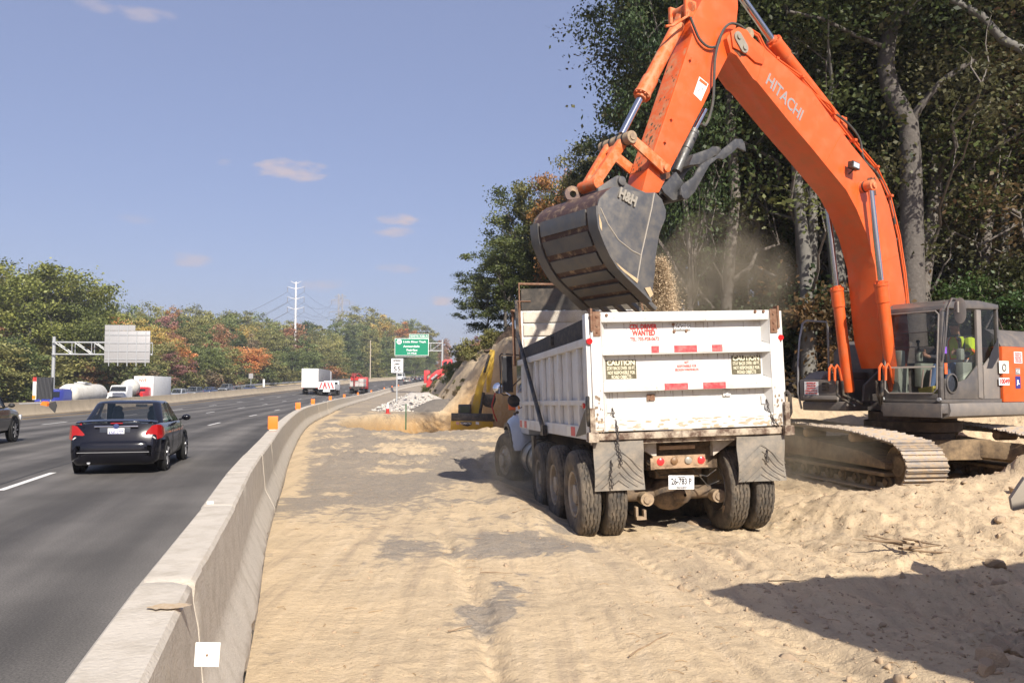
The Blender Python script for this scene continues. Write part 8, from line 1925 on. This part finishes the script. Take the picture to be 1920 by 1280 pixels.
GB = mat('grey_bark', (.085, .074, .065), .9, dirt=(.15, .135, .12), damt=.7, dscale=7, bump=.9, bscale=16)
trunk_tree('stout grey-brown trunk forking high up, standing behind the excavator cab', [(1712, 600, 23), (1711, 500, 23), (1709, 380, 23), (1707, 290, 23), (1703, 232, 23), (1668, 165, 23), (1660, 120, 23), (1668, 60, 23), (1676, -20, 23)], .33, GB, DK[0], 6000,
           [([(1705, 240, 23), (1722, 205, 22.8), (1745, 175, 22.6), (1775, 145, 22.5), (1830, 110, 22.5)], .13), ([(1661, 90, 23), (1600, 65, 22.5), (1540, 35, 22), (1480, 22, 21.6)], .07), ([(1668, 55, 23), (1700, 20, 22.8), (1740, -20, 22.6)], .12)])
trunk_tree('pale grey trunk with peeling patches, left one of the twins behind the boom', [(1516, 740, 24.5), (1513, 600, 24.5), (1510, 480, 24.5), (1500, 400, 24.5), (1495, 340, 24.5), (1488, 200, 24.6), (1480, 20, 24.6)], .21, PALEBARK, DK[1], 5000)
trunk_tree('pale grey trunk, right one of the twins behind the boom', [(1522, 740, 25), (1522, 560, 25), (1524, 420, 25), (1524, 330, 25), (1535, 150, 25), (1545, 0, 25)], .17, PALEBARK, DK[2], 5000)
trunk_tree('slender grey trunk right of the cab roof, the nearer of two', [(1886, 620, 26), (1884, 480, 26), (1882, 340, 26), (1880, 180, 26), (1872, 0, 26)], .17, PALEBARK, DK[1], 4000)
trunk_tree('slender grey trunk right of the cab roof, the one behind', [(1862, 600, 28), (1862, 450, 28), (1858, 300, 28), (1850, 150, 28), (1842, 0, 28)], .14, PALEBARK, DK[3], 4000)
trunk_tree('bare limb crossing the top right corner with its grey trunk', [(2010, 420, 22), (1990, 200, 22), (1930, 100, 22), (1880, 75, 22), (1840, 30, 22), (1785, 0, 22), (1740, -30, 22)], .14, PALEBARK, DK[3], 3000)
trunk_tree('thin bent grey trunk in the gap behind the thumb', [(1440, 560, 30), (1436, 440, 30), (1450, 330, 30), (1444, 200, 30), (1440, 60, 30)], .13, PALEBARK, DK[0], 3000)
trunk_tree('crooked thin trunk behind the thumb claw', [(1420, 520, 29), (1412, 400, 29), (1404, 372, 29), (1380, 320, 29), (1362, 290, 29), (1340, 180, 29)], .11, PALEBARK, DK[4], 3000)
# understorey
NSH = [make_tree('shrub', 160 + i, 3, .1, 1.9, 30, 6000, .12, .05, 8, crs=.34, prof=(.35, .7)) for i in range(2)]
USG = 'understorey shrubs in the dark wood'
for k in range(44):
    px = 1000 + rs.rand() * 1050; d = 23.5 + rs.rand() * 14 + (10 if px < 1250 else 0); x = (px - 960) / F * d
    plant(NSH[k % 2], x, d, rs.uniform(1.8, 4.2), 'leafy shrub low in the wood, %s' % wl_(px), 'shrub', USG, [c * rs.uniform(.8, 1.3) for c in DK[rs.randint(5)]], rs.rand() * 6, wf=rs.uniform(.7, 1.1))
# bushes on top of the sandy bank
for k in range(46):
    f = k / 45; d = 122 - 60 * f + rs.uniform(-2, 2); tt_ = float(np.interp(d, [45, 60, 90, 118], [13.2, 11.8, 10.4, 9.2])) + rs.uniform(-2.4, 1.2); s_ = np.arange(40, 150, .5); j_ = min(s_, key=lambda q: abs(pos(q, tt_)[1] - d)); p = pos(j_, tt_)
    if 780 < pxof((p[0], p[1], 3))[0] < 838 and d < 98: continue
    cn = rs.choice(['green', 'yellow-green', 'dark green', 'olive', 'brown'], p=[.35, .2, .2, .15, .1])
    plant(SHR[k % 3], p[0], p[1], rs.uniform(1.0, 2.1) if d < 90 else rs.uniform(.6, 1.1), '%s bush on the crest of the sandy bank, %s' % (cn, 'beside the red loader' if f < .4 else ('near the yellow excavator arm' if f > .75 else 'right of the red loader')), 'bush', 'bushes along the crest of the cut bank', [c * 1.1 for c in CG_[cn]], rs.rand() * 6, wf=.8)
for k in range(40):
    d = rs.uniform(52, 108); hi_ = float(np.interp(d, [45, 60, 90, 118], [13.2, 11.8, 10.4, 9.2])); tt_ = hi_ - rs.uniform(.3, 3.2); s_ = np.arange(40, 150, .5); j_ = min(s_, key=lambda q: abs(pos(q, tt_)[1] - d)); p = pos(j_, tt_); cn = rs.choice(['yellow-green', 'brown', 'olive'])
    plant(SHR[k % 3], p[0], p[1], rs.uniform(.25, .7), '%s tuft growing on the face of the sandy bank' % cn, 'shrub', 'tufts on the face of the cut bank', CG_[cn], rs.rand() * 6)
for o in FAR + SHR + [BT] + NR + ED_ + [OV] + NSH: hide_proto(o)
# ------------------------------------------------------------------ dust hanging round the bucket and the wheels
def dust(name, label, c, r, dens, seed, cx=(.72, .60, .42)):
    b = MB(); b.sph((0, 0, 0), (1, 1, 1), 16); m = D.materials.new('dust'); m.use_nodes = True; n, l = nt(m); n.remove(n['Principled BSDF'])
    v = n.new('ShaderNodeVolumePrincipled'); v.inputs['Color'].default_value = (*cx, 1); v.inputs['Anisotropy'].default_value = .2
    t = n.new('ShaderNodeTexCoord'); no = n.new('ShaderNodeTexNoise'); no.inputs['Scale'].default_value = 2.2; no.inputs['Detail'].default_value = 3; l.new(t.outputs['Object'], no.inputs['Vector'])
    ln = n.new('ShaderNodeVectorMath'); ln.operation = 'LENGTH'; l.new(t.outputs['Object'], ln.inputs[0])
    f = n.new('ShaderNodeMapRange'); l.new(ln.outputs['Value'], f.inputs[0]); f.inputs[1].default_value = 1.0; f.inputs[2].default_value = .25; f.inputs[3].default_value = 0; f.inputs[4].default_value = 1
    g = n.new('ShaderNodeMapRange'); l.new(no.outputs['Fac'], g.inputs[0]); g.inputs[1].default_value = .40; g.inputs[2].default_value = .68; g.inputs[3].default_value = .08; g.inputs[4].default_value = 1
    k = n.new('ShaderNodeMath'); k.operation = 'MULTIPLY'; l.new(f.outputs[0], k.inputs[0]); l.new(g.outputs[0], k.inputs[1])
    k2 = n.new('ShaderNodeMath'); k2.operation = 'MULTIPLY'; l.new(k.outputs[0], k2.inputs[0]); k2.inputs[1].default_value = dens; l.new(k2.outputs[0], v.inputs['Density'])
    l.new(v.outputs[0], n['Material Output'].inputs['Volume'])
    o = b.build(name, m, None); o.location = c; o.scale = r; tag(o, label, 'dust'); return stuff(o)
c = at(1345, 540, 13.0); dust('dust_cloud', 'tan dust rising above the truck box, right of the falling sand', c, (1.35, 1.0, 1.3), 2.0, 1)
c = at(1090, 575, 13.0); dust('dust_cloud', 'dust drifting under the bucket over the front of the truck box', c, (1.1, .9, .55), 1.3, 2)
c = at(1010, 905, 13.6); dust('dust_cloud', 'dust around the wheels on the left side of the truck', (c.x, 13.6, .45), (1.2, 2.6, .75), .55, 3)
c = at(1260, 940, 12.2); dust('dust_cloud', 'dust under the truck between its rear wheels', (c.x, 12.4, .35), (1.3, 1.5, .6), .9, 4)
c = at(1560, 860, 13.8); dust('dust_cloud', 'dust along the side of the excavator track', (c.x - .3, 14.2, .6), (1.3, 2.0, .9), .5, 5)

c = at(1252, 548, 12.4); dust('dust_cloud', 'dust puffing round the sand that falls from the bucket', c, (.55, .6, .85), 2.2, 6)
# ------------------------------------------------------------------ autumn haze over the whole place
b = MB(); b.bb((-900, -60, -12), (700, 1500, 75)); hz = D.materials.new('haze_air'); hz.use_nodes = True; n, l = nt(hz); n.remove(n['Principled BSDF'])
v = n.new('ShaderNodeVolumePrincipled'); v.inputs['Color'].default_value = (.93, .95, 1, 1); v.inputs['Density'].default_value = .0005; v.inputs['Anisotropy'].default_value = .3; l.new(v.outputs[0], n['Material Output'].inputs['Volume'])
o = b.build('haze', hz, None, smooth=0); tag(o, 'thin pale haze softening the far trees', 'haze'); stuff(o)
